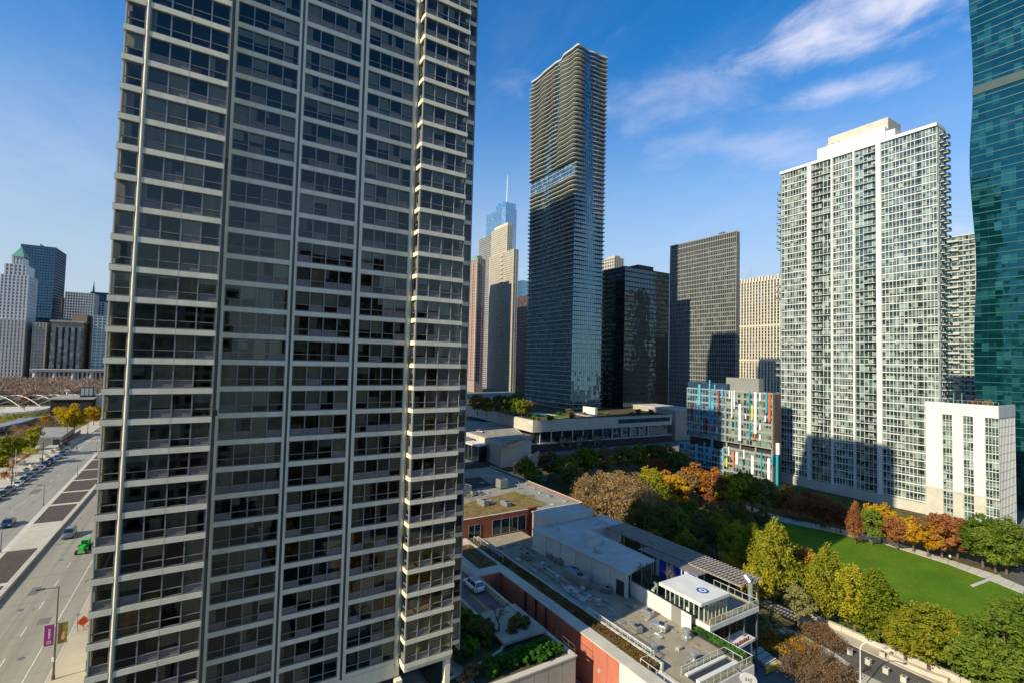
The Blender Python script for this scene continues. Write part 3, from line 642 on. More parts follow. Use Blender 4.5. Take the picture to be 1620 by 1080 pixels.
for sy, mm in ((-1, T['purple']), (1, T['banner_dark'])):
    y0, y1 = (sy*0.18, sy*1.12)
    bn = MB().box(-0.012, 0.012, y0, y1, zb0, zb1).build('banner', mm, SL)
    MB().tube((0, 0, zb1+0.03), (0, sy*1.2, zb1+0.03), 0.025, n=5).tube((0, 0, zb0-0.03), (0, sy*1.2, zb0-0.03), 0.025, n=5).build('banner_arm', T['pole'], bn)
    if sy < 0:
        b = MB()
        for i in range(13): b.box(0.013, 0.016, -0.72, -0.62+0.06*(i % 3), 5.2+i*0.1, 5.26+i*0.1)
        for a, c_ in ((0, 0.22), ): b.box(0.013, 0.016, -0.84, -0.80, 4.62, 4.95); b.box(0.013, 0.016, -0.50, -0.46, 4.62, 4.95); b.box(0.013, 0.016, -0.80, -0.50, 4.62, 4.66); b.box(0.013, 0.016, -0.80, -0.50, 4.91, 4.95); b.box(0.013, 0.016, -0.68, -0.62, 4.74, 4.84)
        b.build('lettering', T['white_paint'], bn)
    else:
        b = MB(); b.lathe((0.0, 0, 0), [(0.2, 0), (0.2, 0.004)], 12)
        b.v = [(0.013+v[2], 0.68+v[0]*0.9, 5.15+v[1]*1.9) for v in b.v]; b.build('printed_figure', T['banner_skin'], bn)
        b = MB(); b.lathe((0.0, 0, 0), [(0.13, 0), (0.13, 0.005)], 12); b.v = [(0.013+v[2], 0.72+v[0], 5.62+v[1]*1.15) for v in b.v]; b.build('printed_face', T['banner_skin'], bn)
MB().box(-0.2, 0.2, -0.24, -0.02, 2.3, 2.75).build('notice_box', T['lamp_white'], SL)
for i, (px, py) in enumerate(((3, 873), (70, 799), (123.5, 751), (153.5, 716))):
    q = P(px, py, 0.16); street_lamp((q.x, q.y-0.2, 0.16), 5.6, ['slim lamp post on the median beside the dark bed near the paved panel', 'slim lamp post on the median at the pale cross strip', 'slim lamp post on the median between two mulch beds', 'slim lamp post at the far end of the median'][i], 0.8, 'lamp posts along the median', 0.06)
for i, (px, py, h) in enumerate(((18, 768, 9.5), (67, 731, 8.5), (105, 704, 9.5), (138.5, 686, 9.0))):
    q = P(px, py, 0.15); street_lamp((q.x, q.y, 0.15), h, ['tall dark lamp on the far pavement behind the white parked car', 'tall dark lamp on the far pavement behind the silver parked car', 'tall dark lamp on the far pavement next to the walkers', 'tall dark lamp at the far crossing'][i], 1.0, 'tall lamps on the far pavement', 0.12, adir=1)
q = P(26, 771, 0.15)
f = thing('flag_pole', 'thin pale pole on the far pavement among planters', 'pole', (q.x, q.y-0.6, 0.15)); MB().lathe((0, 0, 0), [(0.09, 0), (0.05, 11.5)], 6).build('shaft', T['white_paint'], f); MB().lathe((0, 0, 11.5), [(0.02, 0), (0.11, 0.1), (0.02, 0.2)], 8).build('finial', T['steel'], f)
def text_mesh(txt, size, name, mat_, parent, loc, rot, extrude=0.004, align='CENTER'):
    cu = bpy.data.curves.new(name, 'FONT'); cu.body = txt; cu.size = size; cu.extrude = extrude; cu.align_x = align; cu.align_y = 'CENTER'
    tmp = bpy.data.objects.new(name, cu); COL.objects.link(tmp); bpy.context.view_layer.update()
    me = bpy.data.meshes.new_from_object(tmp.evaluated_get(bpy.context.evaluated_depsgraph_get())); bpy.data.objects.remove(tmp)
    me.materials.clear(); me.materials.append(mat_)
    o = link(name, me, parent, loc); o.rotation_euler = rot; return o
T['orange'] = mat('orange_sign', (0.85, 0.11, 0.01), 0.5, 0.05, 1.0)
q = P(131, 996, 0.15)
sg = thing('road_sign', 'orange diamond road works sign on a folding stand by the tower corner', 'sign', (q.x, q.y, 0.15), R(12))
b = MB(); s_ = 0.80
b.add([(0, 0, 0.55), (0, s_, 0.55+s_), (0, 0, 0.55+2*s_), (0, -s_, 0.55+s_), (0.02, 0, 0.55), (0.02, s_, 0.55+s_), (0.02, 0, 0.55+2*s_), (0.02, -s_, 0.55+s_)], [(3, 2, 1, 0), (4, 5, 6, 7), (0, 1, 5, 4), (1, 2, 6, 5), (2, 3, 7, 6), (3, 0, 4, 7)])
b.build('panel', T['orange'], sg)
b = MB(); b.tube((-0.03, 0, 0.3), (-0.03, 0, 2.1), 0.03)
for a in (-0.7, 0.7):
    for c_ in (-0.5, 0.5): b.tube((-0.03, 0, 0.45), (c_, a, 0.02), 0.025)
b.build('stand', T['steel'], sg)
for i, t_ in enumerate(('ROAD', 'WORK', 'AHEAD')): text_mesh(t_, 0.27, 'lettering', T['dark_metal'], sg, (0.026, 0, 1.62-0.27*i), (R(90), 0, R(90)))
q2 = P(128, 998, 0.15)
cz = thing('barricade', 'low orange and white striped barricade under the diamond sign', 'barricade', (q2.x-0.2, q2.y+0.9, 0.15))
for i in range(6): MB().box(-0.02, 0.02, -0.9+i*0.3, -0.605+i*0.3, 0.45, 0.7).build('stripe', T['orange'] if i % 2 == 0 else T['white_paint'], cz)
MB().tube((-0.25, -0.8, 0), (0, -0.8, 0.75), 0.03).tube((0.25, -0.8, 0), (0, -0.8, 0.75), 0.03).tube((-0.25, 0.8, 0), (0, 0.8, 0.75), 0.03).tube((0.25, 0.8, 0), (0, 0.8, 0.75), 0.03).build('legs', T['white_paint'], cz)
q = P(122, 998, 0.15)
ps = thing('sign_post', 'small grey sign on a thin post beside the orange diamond sign', 'sign', (q.x, q.y, 0.15)); MB().tube((0, 0, 0), (0, 0, 2.6), 0.035).build('post', T['pole'], ps); MB().box(-0.01, 0.01, -0.24, 0.24, 2.3, 2.75).build('plate', T['steel'], ps)
# planters, bins and boulders on the far pavement
T['pot'] = mat('planter_stone', (0.66, 0.60, 0.46), 0.85, 0.1, 1.0)
pot_leaf = leafmat('pot_shrub', (0.10, 0.07, 0.03), (0.16, 0.15, 0.04), 2.0)
pot = thing('planter', 'round pale stone planter on the far pavement', 'planter', (0, 0, 0), 0, 'stone planters on the far pavement')
MB().lathe((0, 0, 0), [(0.55, 0), (0.9, 0.5), (0.95, 0.95), (0.85, 0.95), (0.8, 0.85)], 12).build('bowl', T['pot'], pot)
b = MB()
for i in range(60):
    a = rng.random()*6.28; r_ = rng.random()*0.7; h_ = rng.uniform(0.9, 1.4); b.tube((math.cos(a)*r_*0.6, math.sin(a)*r_*0.6, 0.8), (math.cos(a)*r_, math.sin(a)*r_, h_), 0.05, 0.01, n=3)
b.build('shrub', pot_leaf, pot)
spots = [(-266.9, -53.3), (-272.9, -53.2), (-256.9, -52.9), (-249.1, -52.8), (-237.7, -52.5), (-230.6, -52.4), (-223.2, -53.7), (-215.1, -52.2), (-281, -53.4), (-288, -54.0), (-294, -53.0), (-205, -53.0), (-197, -52.6)]
for i, (x, y) in enumerate(spots):
    if i == 0: pot.location = (x, y, 0.15)
    else: copy_tree(pot, (x, y, 0.15), i)
# ---------------------------------------------------------------- people
def skin_mesh(name, verts, edges, rad, mats, sub=1):
    me = bpy.data.meshes.new(name); me.from_pydata(verts, edges, []); o = bpy.data.objects.new(name, me); COL.objects.link(o)
    md_ = o.modifiers.new('s', 'SKIN'); o.modifiers.new('u', 'SUBSURF').levels = sub
    for i, r_ in enumerate(rad):
        me.skin_vertices[0].data[i].radius = (r_, r_*0.85) if not isinstance(r_, tuple) else r_
        me.skin_vertices[0].data[i].use_root = (i == 0)
    bpy.context.view_layer.update()
    r = bpy.data.meshes.new_from_object(o.evaluated_get(bpy.context.evaluated_depsgraph_get())); bpy.data.objects.remove(o)
    for m_ in mats: r.materials.append(m_)
    r.polygons.foreach_set('use_smooth', [True]*len(r.polygons)); return r
T['skin'] = mat('skin', (0.42, 0.26, 0.18), 0.6, 0.05, 3.0); T['hair'] = mat('hair', (0.03, 0.02, 0.015), 0.7, 0)
def person_meshes(top, leg, stride=0.22):
    V = [(0, 0, 0.95), (0, 0, 1.2), (0, 0, 1.42), (0, 0, 1.52), (0.02, 0, 1.63), (0.03, 0, 1.72),
         (0, 0.10, 0.90), (stride*0.6, 0.10, 0.48), (stride, 0.10, 0.06), (stride+0.16, 0.11, 0.03),
         (0, -0.10, 0.90), (-stride*0.2, -0.10, 0.48), (-stride, -0.10, 0.08), (-stride+0.15, -0.11, 0.03),
         (0, 0.19, 1.40), (-0.06, 0.24, 1.12), (0.03, 0.25, 0.88), (0.06, 0.25, 0.80),
         (0, -0.19, 1.40), (0.06, -0.24, 1.12), (0.16, -0.25, 0.90), (0.20, -0.25, 0.83)]
    E = [(0, 1), (1, 2), (2, 3), (3, 4), (4, 5), (0, 6), (6, 7), (7, 8), (8, 9), (0, 10), (10, 11), (11, 12), (12, 13), (2, 14), (14, 15), (15, 16), (16, 17), (2, 18), (18, 19), (19, 20), (20, 21)]
    Rd = [0.15, 0.155, 0.16, 0.06, 0.10, 0.085, 0.10, 0.07, 0.05, 0.04, 0.10, 0.07, 0.05, 0.04, 0.075, 0.05, 0.04, 0.035, 0.075, 0.05, 0.04, 0.035]
    me = skin_mesh('body', V, E, Rd, [T['skin'], top, leg, T['hair']])
    for pl in me.polygons:
        c = pl.center
        pl.material_index = 1 if 0.93 < c.z < 1.50 and (abs(c.y) < 0.22 or c.z > 0.95) else 2 if c.z <= 0.93 and abs(c.y) < 0.21 else 0
        if c.z > 1.66 or (c.z > 1.57 and c.x < -0.01): pl.material_index = 3
    return me
cl = [mat('cloth_black', (0.02, 0.02, 0.025), 0.9, 0), mat('cloth_white', (0.6, 0.58, 0.55), 0.9, 0), mat('cloth_denim', (0.04, 0.07, 0.14), 0.9, 0), mat('cloth_red', (0.35, 0.04, 0.03), 0.9, 0)]
PM = [person_meshes(cl[0], cl[2]), person_meshes(cl[1], cl[0]), person_meshes(cl[3], cl[0])]
def person(k, loc, rz, label, group=None): return link('person', PM[k], None, loc, rz, label, 'person', group)
for i, (px, py, k, lb) in enumerate(((104, 704, 0, 'walker in black coat and jeans by the far pavement lamp'), (107, 704.5, 2, 'walker in red jacket beside the far pavement lamp'), (121.5, 712, 0, 'person in black crossing the far carriageway'),
                                     (32, 737, 1, 'person in white top and black trousers near the bushes'), (61, 716, 0, 'person in black standing behind the parked cars'), (109.5, 703, 1, 'walker in white top near the far lamp'))):
    q = P(px, py, 0.15); person(k, (q.x, q.y, 0.15), i*1.3, lb)
# ================================================================ tree builder
def leaf_quads(nr, ctr, rad, n, size, up=0.35, squash=0.8):
    """n leaf-clump faces round each centre"""
    ctr = np.repeat(ctr, n, 0); rad = np.repeat(rad, n)
    d = nr.normal(size=(len(ctr), 3)); d /= np.linalg.norm(d, axis=1)[:, None]
    p = ctr + d*(rad*nr.uniform(0.25, 1.0, len(ctr))**0.6)[:, None]*np.array([1, 1, squash])
    nm = d*0.6+nr.normal(size=d.shape)*0.55+np.array([0, 0, up]); nm /= np.linalg.norm(nm, axis=1)[:, None]
    a = np.cross(nm, nr.normal(size=d.shape)); a /= np.linalg.norm(a, axis=1)[:, None]; b = np.cross(nm, a)
    s = size*nr.uniform(0.6, 1.35, len(p))[:, None]; l = 0.5*s
    V = np.stack([p-a*s, p+b*l-nm*0.12*s, p+a*s, p-b*l-nm*0.12*s], 1).reshape(-1, 3)
    return V, np.arange(len(V)).reshape(-1, 4)
def crown_centres(nr, h, z0, rx, ry, shape, n):
    out = []
    while len(out) < n:
        v = nr.normal(size=3); v /= np.linalg.norm(v); r = nr.uniform(0.25, 1.0)**0.45; v = v*r
        t = (v[2]+1)/2
        if shape == 'cone': k = 1.15*(1-t)**0.75+0.12
        elif shape == 'oval': k = (0.62+0.75*t) if t < 0.45 else (1.0-(t-0.45)*1.05)
        elif shape == 'column': k = 0.95-0.5*max(0, t-0.6)
        else: k = 1.0
        if shape != 'round': hv = v[:2]/max(1e-6, math.sqrt(max(1e-6, 1-v[2]**2))) * k*r if False else v[:2]*k*1.15
        else: hv = v[:2]
        j = nr.uniform(0.82, 1.12)
        out.append((hv[0]*rx*j, hv[1]*ry*j, z0+(h-z0)*t))
    return np.array(out)
def limbs(nr, h, z0, centres, r0, n=14, lean=0.3, mb=None, sides=6):
    b = mb or MB(); pts = [(0, 0, 0)]; k = 5; top = z0+(h-z0)*0.75
    for i in range(1, k+1): pts.append((nr.normal()*lean*i/k, nr.normal()*lean*i/k, top*i/k))
    for i in range(k): b.tube(pts[i], pts[i+1], r0*(1-i/k*0.75)*(1.35 if i == 0 else 1), r0*(1-(i+1)/k*0.75), sides, cap=False)
    idx = nr.permutation(len(centres))[:n]
    for j in idx:
        e = Vector(centres[j]); t = min(0.95, max(0.3, (e.z-h*0.22)/top*0.8)); i = min(k-1, int(t*k)); fr = t*k-i
        s = Vector(pts[i]).lerp(Vector(pts[i+1]), fr); mid = s.lerp(e, 0.5)+Vector((0, 0, h*0.03)); r = r0*(1-t*0.75)*0.55
        b.tube(s, mid, r, r*0.6, 5, cap=False); b.tube(mid, e, r*0.6, r*0.15, 4, cap=False)
    return b
def make_tree(seed, h, rx, shape='oval', z0=None, clumps=70, per=90, size=0.32, rad=1.25, r0=0.2, ry=None, lm=None, bm=None, up=0.35, squash=0.8):
    nr = np.random.default_rng(seed); z0 = h*0.22 if z0 is None else z0
    c = crown_centres(nr, h-rad*0.6, z0+rad*0.4, rx-rad*0.45, (ry or rx)-rad*0.45, shape, clumps)
    V, Fq = leaf_quads(nr, c, rad*nr.uniform(0.4, 1.2, len(c)), per, size, up, squash)
    return limbs(nr, h, z0, c, r0).mesh('trunk', [bm or T['bark']]), fast_mesh('crown', V, Fq, lm)
def bare_tree(seed, h, spread=0.55, depth=5, bm=None, r0=0.16, twigs=5, tw_mat=None):
    """branching skeleton; returns trunk mesh (thick limbs) and crown mesh (fine twigs)"""
    nr = np.random.default_rng(seed); tb, tw = MB(), MB()
    def grow(p, d, ln, r, dep):
        q = p+d*ln
        (tb if dep > 2 else tw).tube(p, q, r, r*0.68, 5 if dep > 2 else 3, cap=False)
        if dep == 0: return
        for i in range(2 if dep > 3 else 3):
            a = Vector(nr.normal(size=3)); a = (a-d*a.dot(d)).normalized()
            nd = (d+a*spread*nr.uniform(0.6, 1.25)+Vector((0, 0, 0.10))).normalized()
            grow(q if i else p.lerp(q, 0.85), nd, ln*nr.uniform(0.62, 0.86), r*0.62, dep-1)
        if dep <= 2:
            for i in range(twigs):
                a = Vector(nr.normal(size=3)).normalized(); s = p.lerp(q, nr.uniform(0.2, 1)); tw.tube(s, s+(d*0.5+a).normalized()*ln*nr.uniform(0.4, 0.8), r*0.45, r*0.1, 3, cap=False)
    grow(Vector((0, 0, 0)), Vector((0, 0, 1)), h*0.27, r0, depth)
    return tb.mesh('trunk', [bm or T['bark']]), tw.mesh('crown', [tw_mat or bm or T['bark']])
LM = dict(yellowgold=leafmat('leaf_yellowgold', (0.22, 0.24, 0.02), (0.60, 0.40, 0.02), 0.25),
    olive=leafmat('leaf_olive', (0.15, 0.195, 0.02), (0.36, 0.335, 0.032), 0.7), green=leafmat('leaf_green', (0.090, 0.166, 0.022), (0.207, 0.262, 0.036), 0.7),
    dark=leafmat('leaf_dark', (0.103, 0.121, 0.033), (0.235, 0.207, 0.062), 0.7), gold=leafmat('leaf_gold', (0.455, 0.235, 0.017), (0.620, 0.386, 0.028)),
    orange=leafmat('leaf_orange', (0.43, 0.165, 0.03), (0.54, 0.28, 0.05)), rust=leafmat('leaf_rust', (0.235, 0.090, 0.039), (0.400, 0.172, 0.062)),
    bronze=leafmat('leaf_bronze', (0.235, 0.166, 0.076), (0.373, 0.255, 0.117)), yellowgreen=leafmat('leaf_yellowgreen', (0.20, 0.24, 0.022), (0.46, 0.40, 0.035), 0.7),
    pale=leafmat('leaf_pale', (0.235, 0.228, 0.076), (0.386, 0.345, 0.124)), ever=leafmat('leaf_evergreen', (0.048, 0.138, 0.019), (0.103, 0.276, 0.030)), heather=leafmat('leaf_heather', (0.193, 0.124, 0.069), (0.304, 0.193, 0.097)))
TM = {}   # shared tree meshes
TM['oval1'] = make_tree(1, 13.5, 4.6, 'oval', clumps=165, per=62, size=0.21, lm=LM['olive'], rad=0.95, z0=2.4, squash=1.15)
TM['oval2'] = make_tree(2, 12.5, 4.9, 'oval', clumps=175, per=60, size=0.21, lm=LM['olive'], rad=1.0, z0=2.0, squash=0.7)
TM['cone1'] = make_tree(3, 15.0, 4.0, 'cone', clumps=170, per=62, size=0.2, lm=LM['olive'], rad=0.85, z0=1.8, squash=1.5)
TM['cone2'] = make_tree(4, 13.0, 3.4, 'cone', clumps=150, per=58, size=0.2, lm=LM['olive'], rad=0.8, z0=1.6, squash=1.5)
TM['round1'] = make_tree(5, 9.0, 4.4, 'round', clumps=70, per=95, size=0.26, lm=LM['orange'], rad=1.1, z0=2.0)
TM['round2'] = make_tree(6, 10.0, 4.0, 'round', clumps=75, per=85, size=0.27, lm=LM['orange'], rad=1.0, z0=1.8)
TM['small'] = make_tree(8, 8.5, 2.4, 'oval', clumps=46, per=80, size=0.2, lm=LM['pale'], rad=0.75, r0=0.12, z0=2.4)
TM['shrub'] = make_tree(9, 2.0, 1.3, 'round', clumps=22, per=70, size=0.13, lm=LM['ever'], rad=0.42, r0=0.05, z0=0.2)
TM['bare1'] = bare_tree(21, 11, 0.6, 6, T['bark_pale'], 0.15, 3)
TM['bare2'] = bare_tree(22, 9, 0.75, 6, T['bark_pale'], 0.13, 3)
TM['bare3'] = bare_tree(23, 8, 0.7, 5, T['bark'], 0.21, 4)
TM['dusty'] = make_tree(10, 9.5, 4.2, 'round', clumps=110, per=42, size=0.17, lm=LM['bronze'], rad=1.0, z0=1.5, bm=T['bark_pale'])
def tree(key, loc, label, leaf=None, s=1.0, rz=None, group=None, name='tree', sz=None, cat='tree', bark=None):
    tr_, cr_ = TM[key]; t = thing(name, label, cat, loc, random.Random(hash((round(loc[0], 2), round(loc[1], 2))) & 0xffff).random()*6.28 if rz is None else rz, group)
    t.scale = (s, s, sz or s); o = link('trunk', tr_, t); c = link('crown', cr_, t)
    if leaf: c.material_slots[0].link = 'OBJECT'; c.material_slots[0].material = LM[leaf]
    return t
# ================================================================ park and skyline to the left
rng = random.Random(5); nr = np.random.default_rng(5)
struct('lawn', MB().prism([(-300, -59.2), (-700, -59.2), (-700, -330), (-150, -330), (-150, -59.2)], -0.05, 0.05), mat('park_ground', (0.14, 0.15, 0.05), 0.95, 0.3, 0.06, 0.2, col2=(0.16, 0.12, 0.07)))
struct('path', MB().prism([(-200, -60), (-330, -66), (-330, -63.5), (-200, -57.6)], 0.04, 0.09), T['paving'])
b = MB()
for i in range(8):
    a0, a1 = i/8*2.2, (i+1)/8*2.2
    b.prism([(-380-60*a0, -84-16*math.sin(a0*1.5)), (-380-60*a1, -84-16*math.sin(a1*1.5)), (-380-60*a1, -88-16*math.sin(a1*1.5)), (-380-60*a0, -88-16*math.sin(a0*1.5))], 0.04, 0.1)
struct('path', b, T['paving'])
# low concrete garage entry with sloped roof
q = P(50, 703, 0.1); q1 = P(96, 700, 0.1)
gb = thing('garage_entrance', 'low grey garage entrance block with sloping roof by the far pavement', 'building', (q.x, q.y, 0))
T['garage'] = mat('garage_concrete', (0.27, 0.26, 0.24), 0.9, 0.15, 0.2)
f0, f1, f2, f3 = [Vector(P(a_, b_, 0)) for a_, b_ in ((50, 705), (97, 703), (118, 690), (70, 690))]
def gpt(v, z): return (v.x-gb.location.x, v.y-gb.location.y, z)
MB().add([gpt(f0, 0), gpt(f1, 0), gpt(f2, 0), gpt(f3, 0), gpt(f0, 3.6), gpt(f1, 3.6), gpt(f2, 4.6), gpt(f3, 4.6)], [(3, 2, 1, 0), (4, 5, 6, 7), (0, 1, 5, 4), (1, 2, 6, 5), (2, 3, 7, 6), (3, 0, 4, 7)]).build('walls', T['garage'], gb)
dd_ = f0.lerp(f1, 0.82); MB().obox((dd_.x-gb.location.x, dd_.y-gb.location.y), 1.0, 2.0, 0, 2.6).build('door', T['dark_metal'], gb)
r0, r1 = P(92, 712, 0), P(126, 686, 0); MB().add([gpt(r0, 0), gpt(r1, 0), gpt(r1, 2.2), gpt(r0, 2.2), tuple(Vector(gpt(r0, 0))+Vector((0, 0.4, 0))), tuple(Vector(gpt(r1, 0))+Vector((0, 0.4, 0))), tuple(Vector(gpt(r1, 2.2))+Vector((0, 0.4, 0))), tuple(Vector(gpt(r0, 2.2))+Vector((0, 0.4, 0)))], [(0, 1, 2, 3), (7, 6, 5, 4), (3, 2, 6, 7), (0, 3, 7, 4), (1, 5, 6, 2)]).build('ramp_wall', T['dark_metal'], gb)
# dark theatre block, pale hall beside it
q = P(78, 663, 0); q1 = P(144, 662, 0)
th = thing('dark_hall', 'dark flat roofed hall standing behind the yellow tree', 'building', (q.x, q.y, 0)); dx = q1.x-q.x; dy = q1.y-q.y
MB().prism([(0, 0), (dx, dy), (dx-30, dy), (-30, 0)], 0, 12.0).build('walls', mat('dark_hall_brick', (0.035, 0.032, 0.03), 0.95, 0.2, 0.2, spec=0.1), th); MB().prism([(1, -1), (dx+1, dy+1), (dx-31, dy+1), (-31, -1)], 12.0, 12.7).build('roof', T['roof_grey'], th)
MB().box(-14, -6, dy*0.62, dy*0.95, 12.7, 19).build('lantern', T['dark_metal'], th)
for k in range(3): MB().box(-5.98, -5.9, dy*(0.64+0.1*k), dy*(0.64+0.1*k)+dy*0.08, 14, 18.4).build('window', T['steel'], th)
q = P(143, 662, 0)
ph = thing('white_hall', 'pale blue white hall with sloping roof next to the cream tower', 'building', (q.x-12, q.y, 0))
MB().add([(0, 0, 0), (0, 22, 0), (-30, 22, 0), (-30, 0, 0), (0, 0, 13), (0, 22, 18.5), (-30, 22, 18.5), (-30, 0, 13)], [(4, 5, 6, 7), (0, 1, 5, 4), (1, 2, 6, 5), (2, 3, 7, 6), (3, 0, 4, 7)]).build('walls', mat('pale_blue_panel', (0.56, 0.62, 0.68), 0.5, 0.1, 0.3), ph)
MB().add([(0.6, -0.6, 13.1), (0.6, 22.6, 18.7), (-30.6, 22.6, 18.7), (-30.6, -0.6, 13.1), (0.6, -0.6, 13.5), (0.6, 22.6, 19.1), (-30.6, 22.6, 19.1), (-30.6, -0.6, 13.5)], [(4, 5, 6, 7), (0, 1, 5, 4), (1, 2, 6, 5), (2, 3, 7, 6), (3, 0, 4, 7), (3, 2, 1, 0)]).build('roof', T['white_paint'], ph)
for k in range(7): MB().box(0.0, 0.12, 1.5+k*3, 1.62+k*3, 0.3, 13.0+k*0.7).build('panel_rib', T['white_paint'], ph)
# steel trellis of arched pipes over the great lawn
tr_ = thing('steel_trellis', 'white crossed arch trellis over the lawn amid bare trees', 'trellis', (-470, -110, 0))
def arc(p, q, h, r=0.45, n=10):
    b = MB(); pts = [Vector(p).lerp(Vector(q), i/n)+Vector((0, 0, h*math.sin(math.pi*i/n))) for i in range(n+1)]
    for i in range(n): b.tube(pts[i], pts[i+1], r, n=5, cap=False)
    return b
for i in range(9):
    y = -60+i*10.5
    arc((0, y-9, 1.5), (-40, y+26, 1.5), 7.0, 0.26).build('arch', T['white_paint'], tr_); arc((0, y+16, 1.5), (-40, y-19, 1.5), 7.0, 0.26).build('arch', T['white_paint'], tr_)
for i in range(7): MB().tube((0, -66+i*17, 0), (0, -66+i*17, 3), 0.25).build('post', T['white_paint'], tr_)
q = PX(103, 622, -470); mt = thing('light_mast', 'white mast with square head rising above the trellis', 'mast', (-476, q.y, 0)); MB().tube((0, 0, 0), (0, 0, 12), 0.5, 0.45).build('shaft', T['white_paint'], mt); MB().box(-0.8, 0.8, -1.3, 1.3, 12, 13.4).build('head', T['white_paint'], mt)
# silver snaking bridge
br = thing('footbridge', 'silver snaking footbridge among bushes', 'bridge', (-350, -95, 0)); b = MB()
pts = [P(-30, 681, 3), P(0, 674, 3), P(22, 669, 3), P(40, 664, 3), P(60, 661, 3), P(77, 659, 3)]
for i in range(5):
    a, c = Vector(pts[i])-br.location, Vector(pts[i+1])-br.location
    b.add([(a.x, a.y-2.5, a.z-2.2), (c.x, c.y-2.5, c.z-2.2), (c.x, c.y+2.5, c.z-2.2), (a.x, a.y+2.5, a.z-2.2), (a.x, a.y-3.4, a.z+0.6), (c.x, c.y-3.4, c.z+0.6), (c.x, c.y+3.4, c.z+0.6), (a.x, a.y+3.4, a.z+0.6)], [(4, 5, 6, 7), (0, 1, 5, 4), (1, 2, 6, 5), (2, 3, 7, 6), (3, 0, 4, 7)])
b.build('deck', T['steel'], br)
st = thing('amphitheatre_seats', 'pale curved seating slope beyond the bushes', 'terrace', (-430, -108, 0))
for k in range(5): MB().prism([(-k*3+22*math.cos(a)*1.0, -2+17*math.sin(a)) for a in np.linspace(-1.5, 1.5, 12)]+[(-k*3-20, 15), (-k*3-20, -19)], k*0.5, k*0.5+0.5).build('tier', T['pale_concrete'], st)
# trees to the left
tree('round1', tuple(P(115, 689, 0)), 'golden yellow round tree in front of the dark hall', 'yellowgold', 1.7, group=None, sz=1.85)
tree('round2', tuple(P(12, 737, 0)), 'orange tipped yellow green tree beside the far pavement', 'yellowgreen', 1.15)
tree('round1', tuple(P(-8, 752, 0)), 'yellow green bushy tree at the pale path', 'yellowgreen', 0.8)
tree('shrub', tuple(P(44, 712, 0)), 'olive bush beside the garage entrance', 'olive', 3.2, name='bush', cat='bush')
tree('shrub', tuple(P(54, 697, 6)), 'yellow green bush above the garage entrance', 'yellowgreen', 3.0, name='bush', cat='bush')
tree('shrub', tuple(P(72, 672, 0)), 'small gold bush near the snaking footbridge', 'gold', 3.0, name='bush', cat='bush')
BL = [(10, 690), (22, 686), (30, 695), (40, 690), (8, 676), (60, 676), (68, 684), (85, 672), (50, 668), (25, 668), (5, 660), (40, 655), (62, 660)]
for i, (px, py) in enumerate(BL):
    q = P(px, py, 0); tree('bare3' if i % 2 else 'bare2', tuple(q), 'leafless brown tree among the bushes beyond the far pavement', None, 0.85+0.1*(i % 3), group='leafless trees beyond the far pavement', name='bare_tree')
def mass(name, label, pxs, n, h, leaf, seed, size, per=40, z=0.0):
    nr_ = np.random.default_rng(seed); c = []
    for i in range(n):
        a_, b_ = pxs[nr_.integers(len(pxs))]; q = P(a_+nr_.normal()*6, b_+nr_.normal()*2.5, z); c.append((q.x, q.y, z+h*nr_.uniform(0.3, 0.9)))
    V, Fq = leaf_quads(nr_, np.array(c), np.full(n, h*0.8), per, size); return link(name, fast_mesh(name, V, Fq, LM[leaf]), None, None, label=label, cat='shrubs', kind='stuff')
mass('shrub_bank', 'brown leafless shrubs around the snaking footbridge', [(40, 692), (52, 688), (28, 694), (60, 684), (38, 684), (12, 700), (66, 676), (80, 674), (25, 684)], 150, 2.6, 'heather', 61, 0.25, 60)
mass('shrub_bank', 'yellow green shrubs along the park edge', [(8, 720), (20, 712), (35, 705), (48, 716), (20, 664), (45, 662), (5, 666)], 110, 2.0, 'yellowgreen', 62, 0.25, 50)
mass('shrub_bank', 'dark green hedges beyond the footbridge', [(10, 660), (30, 658), (50, 657), (66, 656)], 110, 1.8, 'green', 63, 0.3, 40)
mass('shrub_bank', 'rusty low shrubs beside the far pavement', [(12, 741), (22, 732), (36, 722), (5, 752)], 60, 0.9, 'rust', 64, 0.18, 40)
# far leafless wood, one mass
cen = []
for i in range(340):
    x = rng.uniform(-735, -505); y = x*rng.uniform(0.10, 0.30); cen.append((x, y, rng.uniform(3.5, 8.0)))
cen = np.array(cen)
def twig_cloud(nr, cen, rad, n, ln=1.5, wd=0.07):
    c = np.repeat(cen, n, 0); d = nr.normal(size=c.shape); d /= np.linalg.norm(d, axis=1)[:, None]; p = c+d*(rad*nr.uniform(0, 1, len(c))**0.5)[:, None]
    q = p+(d*0.6+nr.normal(size=d.shape)*0.5+np.array([0, 0, 0.5]))*ln*0.6; a = nr.normal(size=d.shape)*wd
    V = np.stack([p-a, p+a, q], 1).reshape(-1, 3); return V, np.arange(len(V)).reshape(-1, 3)
V, Fq = twig_cloud(nr, cen, 5.5, 650, 2.4, 0.13)
wood = link('bare_wood', fast_mesh('bare_wood', V, Fq, mat('twig_brown', (0.40, 0.28, 0.20), 0.95, 0.35, 0.05, col2=(0.28, 0.20, 0.15))), None, None, label='brown leafless wood in front of the colonnade', cat='wood', kind='stuff')
for i, (px, py, lf) in enumerate(((135, 640, 'rust'), (146, 637, 'orange'), (42, 630, 'rust'), (148, 660, 'gold'), (152, 655, 'olive'))):
    q = P(px, py+12, 0); tree('round2', tuple(q), ['rusty leafed tree beside the dark hall lantern', 'orange tree behind the pale hall', 'rusty tree inside the brown wood', 'golden low tree beside the pale hall', 'olive tree at the pale hall corner'][i], lf, 1.0)
